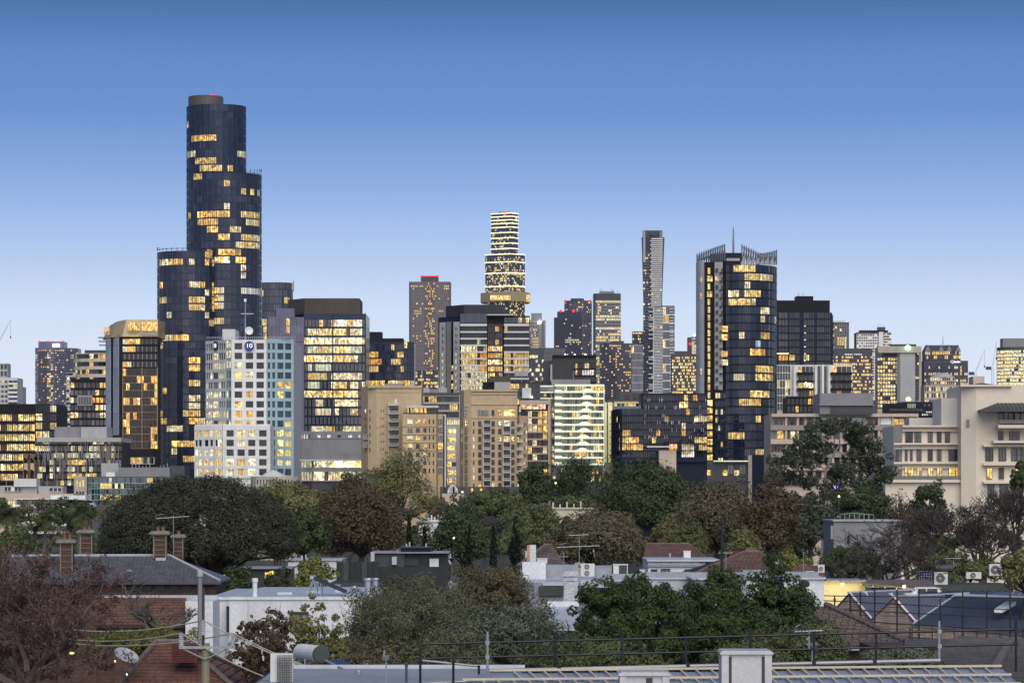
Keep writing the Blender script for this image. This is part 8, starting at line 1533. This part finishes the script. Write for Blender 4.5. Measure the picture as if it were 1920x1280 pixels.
    # ---- flue caps close to the camera
    for i, (p0, p1, t, lab) in enumerate(((1353, 1447, 1220, 'tall pale metal flue cap with dark slots at the bottom edge'), (1162, 1255, 1260, 'lower pale metal flue cap cut by the bottom edge'))):
        d = 18; T = thing('flue_cap', lab, 'flue', P3((p0+p1)/2, 1300, d), 'pale flue caps'); x0, x1 = X(p0, d), X(p1, d); w = x1-x0; z = Z(t, d); mF = M('weathered_flue_metal', (.5, .5, .5), rough=.45, metal=.2, var=.15, scale=6, fine=40)
        MB().box(x0+w*.14, x1-w*.14, d, d+w*.9, 12.4, z-.02).ob('casing', mF, T); MB().box(x0, x0+w*.14, d-.012, d+w*.9, 12.4, z-.018).box(x1-w*.14, x1, d-.012, d+w*.9, 12.4, z-.018).ob('side_sleeve', mF, T)
        q = MB(); q.prism([(x0-.008, d-.02), (x1+.008, d-.02), (x1+.008, d+w), (x0-.008, d+w)], z-.018, z-.004); q.prism([(x0+.004, d-.008), (x1-.004, d-.008), (x1-.004, d+w), (x0+.004, d+w)], z-.004, z+.002); q.ob('lid', mF, T)
        for s in ((.145, .2), (.8, .855)) if i == 0 else ((.53, .66),): MB().box(x0+w*s[0], x0+w*s[1], d-.004, d-.002, 12.4, z-.03).ob('slot', mFan, T)
    T = house('near_roof', 'flat roof under the flue caps just below the picture', 1300, 16, 'roof'); MB().box(X(1000, 18), X(1700, 18), 15, 22, 0, 12.35).ob('wall', mBrick, T); MB().box(X(990, 18), X(1710, 18), 14.9, 22.1, 12.35, 12.41).ob('roof_sheet', mRoofG, T)
    # ---- power pole and wires
    d = 104; T = thing('power_pole', 'timber power pole with crossarm and white insulators at left', 'power pole', P3(385.5, 1280, d)); x = X(385.5, d); MB().lathe((x, d, 0), [(.17, 0), (.14, Z(1205, d))], 12).ob('pole', mTimber, T); MB().tube((X(382, d), d-.1, Z(1212, d)), (X(382, d), d-.1, Z(1102, d)), .045, .04, 8).ob('steel_riser', M('rusty_riser', (.08, .05, .04)), T); MB().box(X(337, d), X(442, d), d-.22, d-.12, Z(1215, d), Z(1210, d)).ob('crossarm', mGalv, T)
    for s in (-1, 1): MB().tube((x, d-.17, Z(1235, d)), (x+s*.75, d-.17, Z(1214, d)), .025).ob('brace', mGalv, T)
    ins = {}
    for nme, p, t, b in (('l', 341, 1187, 1211), ('c', 382, 1163, 1190), ('r', 437, 1187, 1211)):
        prof = [(.03, 0)]; n = 7; H_ = S(b-t, d)
        for k in range(n): prof += [(.045, H_*(k+.1)/n), (.095, H_*(k+.3)/n), (.095, H_*(k+.55)/n), (.045, H_*(k+.8)/n)]
        MB().lathe((X(p, d), d-.17, Z(b, d)), prof+[(.03, H_)], 10).ob('insulator', M('porcelain', (.6, .62, .64), rough=.25), T); ins[nme] = (X(p, d), d-.17, Z(t, d)+.02)
    T2 = thing('grey_service_post', 'slim grey service post behind the power pole', 'post', P3(375, 1200, 126)); MB().lathe((X(375, 126), 126, 0), [(.1, 0), (.09, Z(1080, 126))], 10).ob('shaft', mGrey, T2); MB().lathe((X(375, 126), 126, Z(1080, 126)), [(.13, 0), (.12, .2), (.06, .26)], 10).ob('cap', mGreyL, T2)
    def cable(label, a, b, sag, r=.022):
        a, b = Vector(a), Vector(b); n = 14; pts = [a.lerp(b, i/n)-Vector((0, 0, sag*4*(i/n)*(1-i/n))) for i in range(n+1)]; o = MB().path(pts, r, 6).ob('power_cable', mWire); tag(o, label, 'cable', 'cables of the power pole')
    cable('upper cable running left from the top insulator', ins['c'], P3(120, 1178, 122), .22); cable('cable running left from the left insulator', ins['l'], P3(120, 1196, 122), .18); cable('lowest cable running left from the right insulator', ins['r'], P3(120, 1204, 122), .25)
    cable('cable falling right from the top insulator to the flat roof', ins['c'], P3(655, 1276, 90), .15); cable('cable falling right from the left insulator, lowest of the three', ins['l'], P3(545, 1285, 88), .15); cable('cable falling right from the right insulator', ins['r'], P3(680, 1282, 90), .12)
    T = thing('string_lights', 'string of warm fairy lights in the maroon tree', 'string lights', P3(180, 1250, 104)); pts = [P3(135+k*9+(k % 3)*2, 1222-4*math.sin(k)+(max(0, k-6)**1.5)*3.2, 104) for k in range(13)]; MB().path(pts, .008, 4).ob('cord', mGreyD, T)
    for k, p in enumerate(pts[:1]+pts[9::2]): MB().lathe((p[0], p[1]-.03, p[2]-.03), [(.006, -.03), (.02 if k else .07, -.012), (.02 if k else .07, .015), (.006, .035)], 8).ob('bulb', M('fairy_bulb', (1, .8, .4), emit=(1, .7, .2, 1.6)), T)
roofs_and_scaffold()

def air():
    m = bpy.data.materials.new('thin_evening_haze'); m.use_nodes = True; nt = m.node_tree; nt.nodes.remove(nt.nodes['Principled BSDF'])
    v = nt.nodes.new('ShaderNodeVolumePrincipled'); v.inputs['Color'].default_value = (.86, .91, 1, 1); v.inputs['Density'].default_value = HAZE; v.inputs['Anisotropy'].default_value = .2
    nt.links.new(v.outputs[0], nt.nodes['Material Output'].inputs['Volume'])
    o = MB().box(-1600, 1600, -150, 4200, -1, 330).ob('haze', m); o['kind'] = 'stuff'; tag(o, 'thin pale evening haze over the city', 'haze')
HAZE = .000018
air()
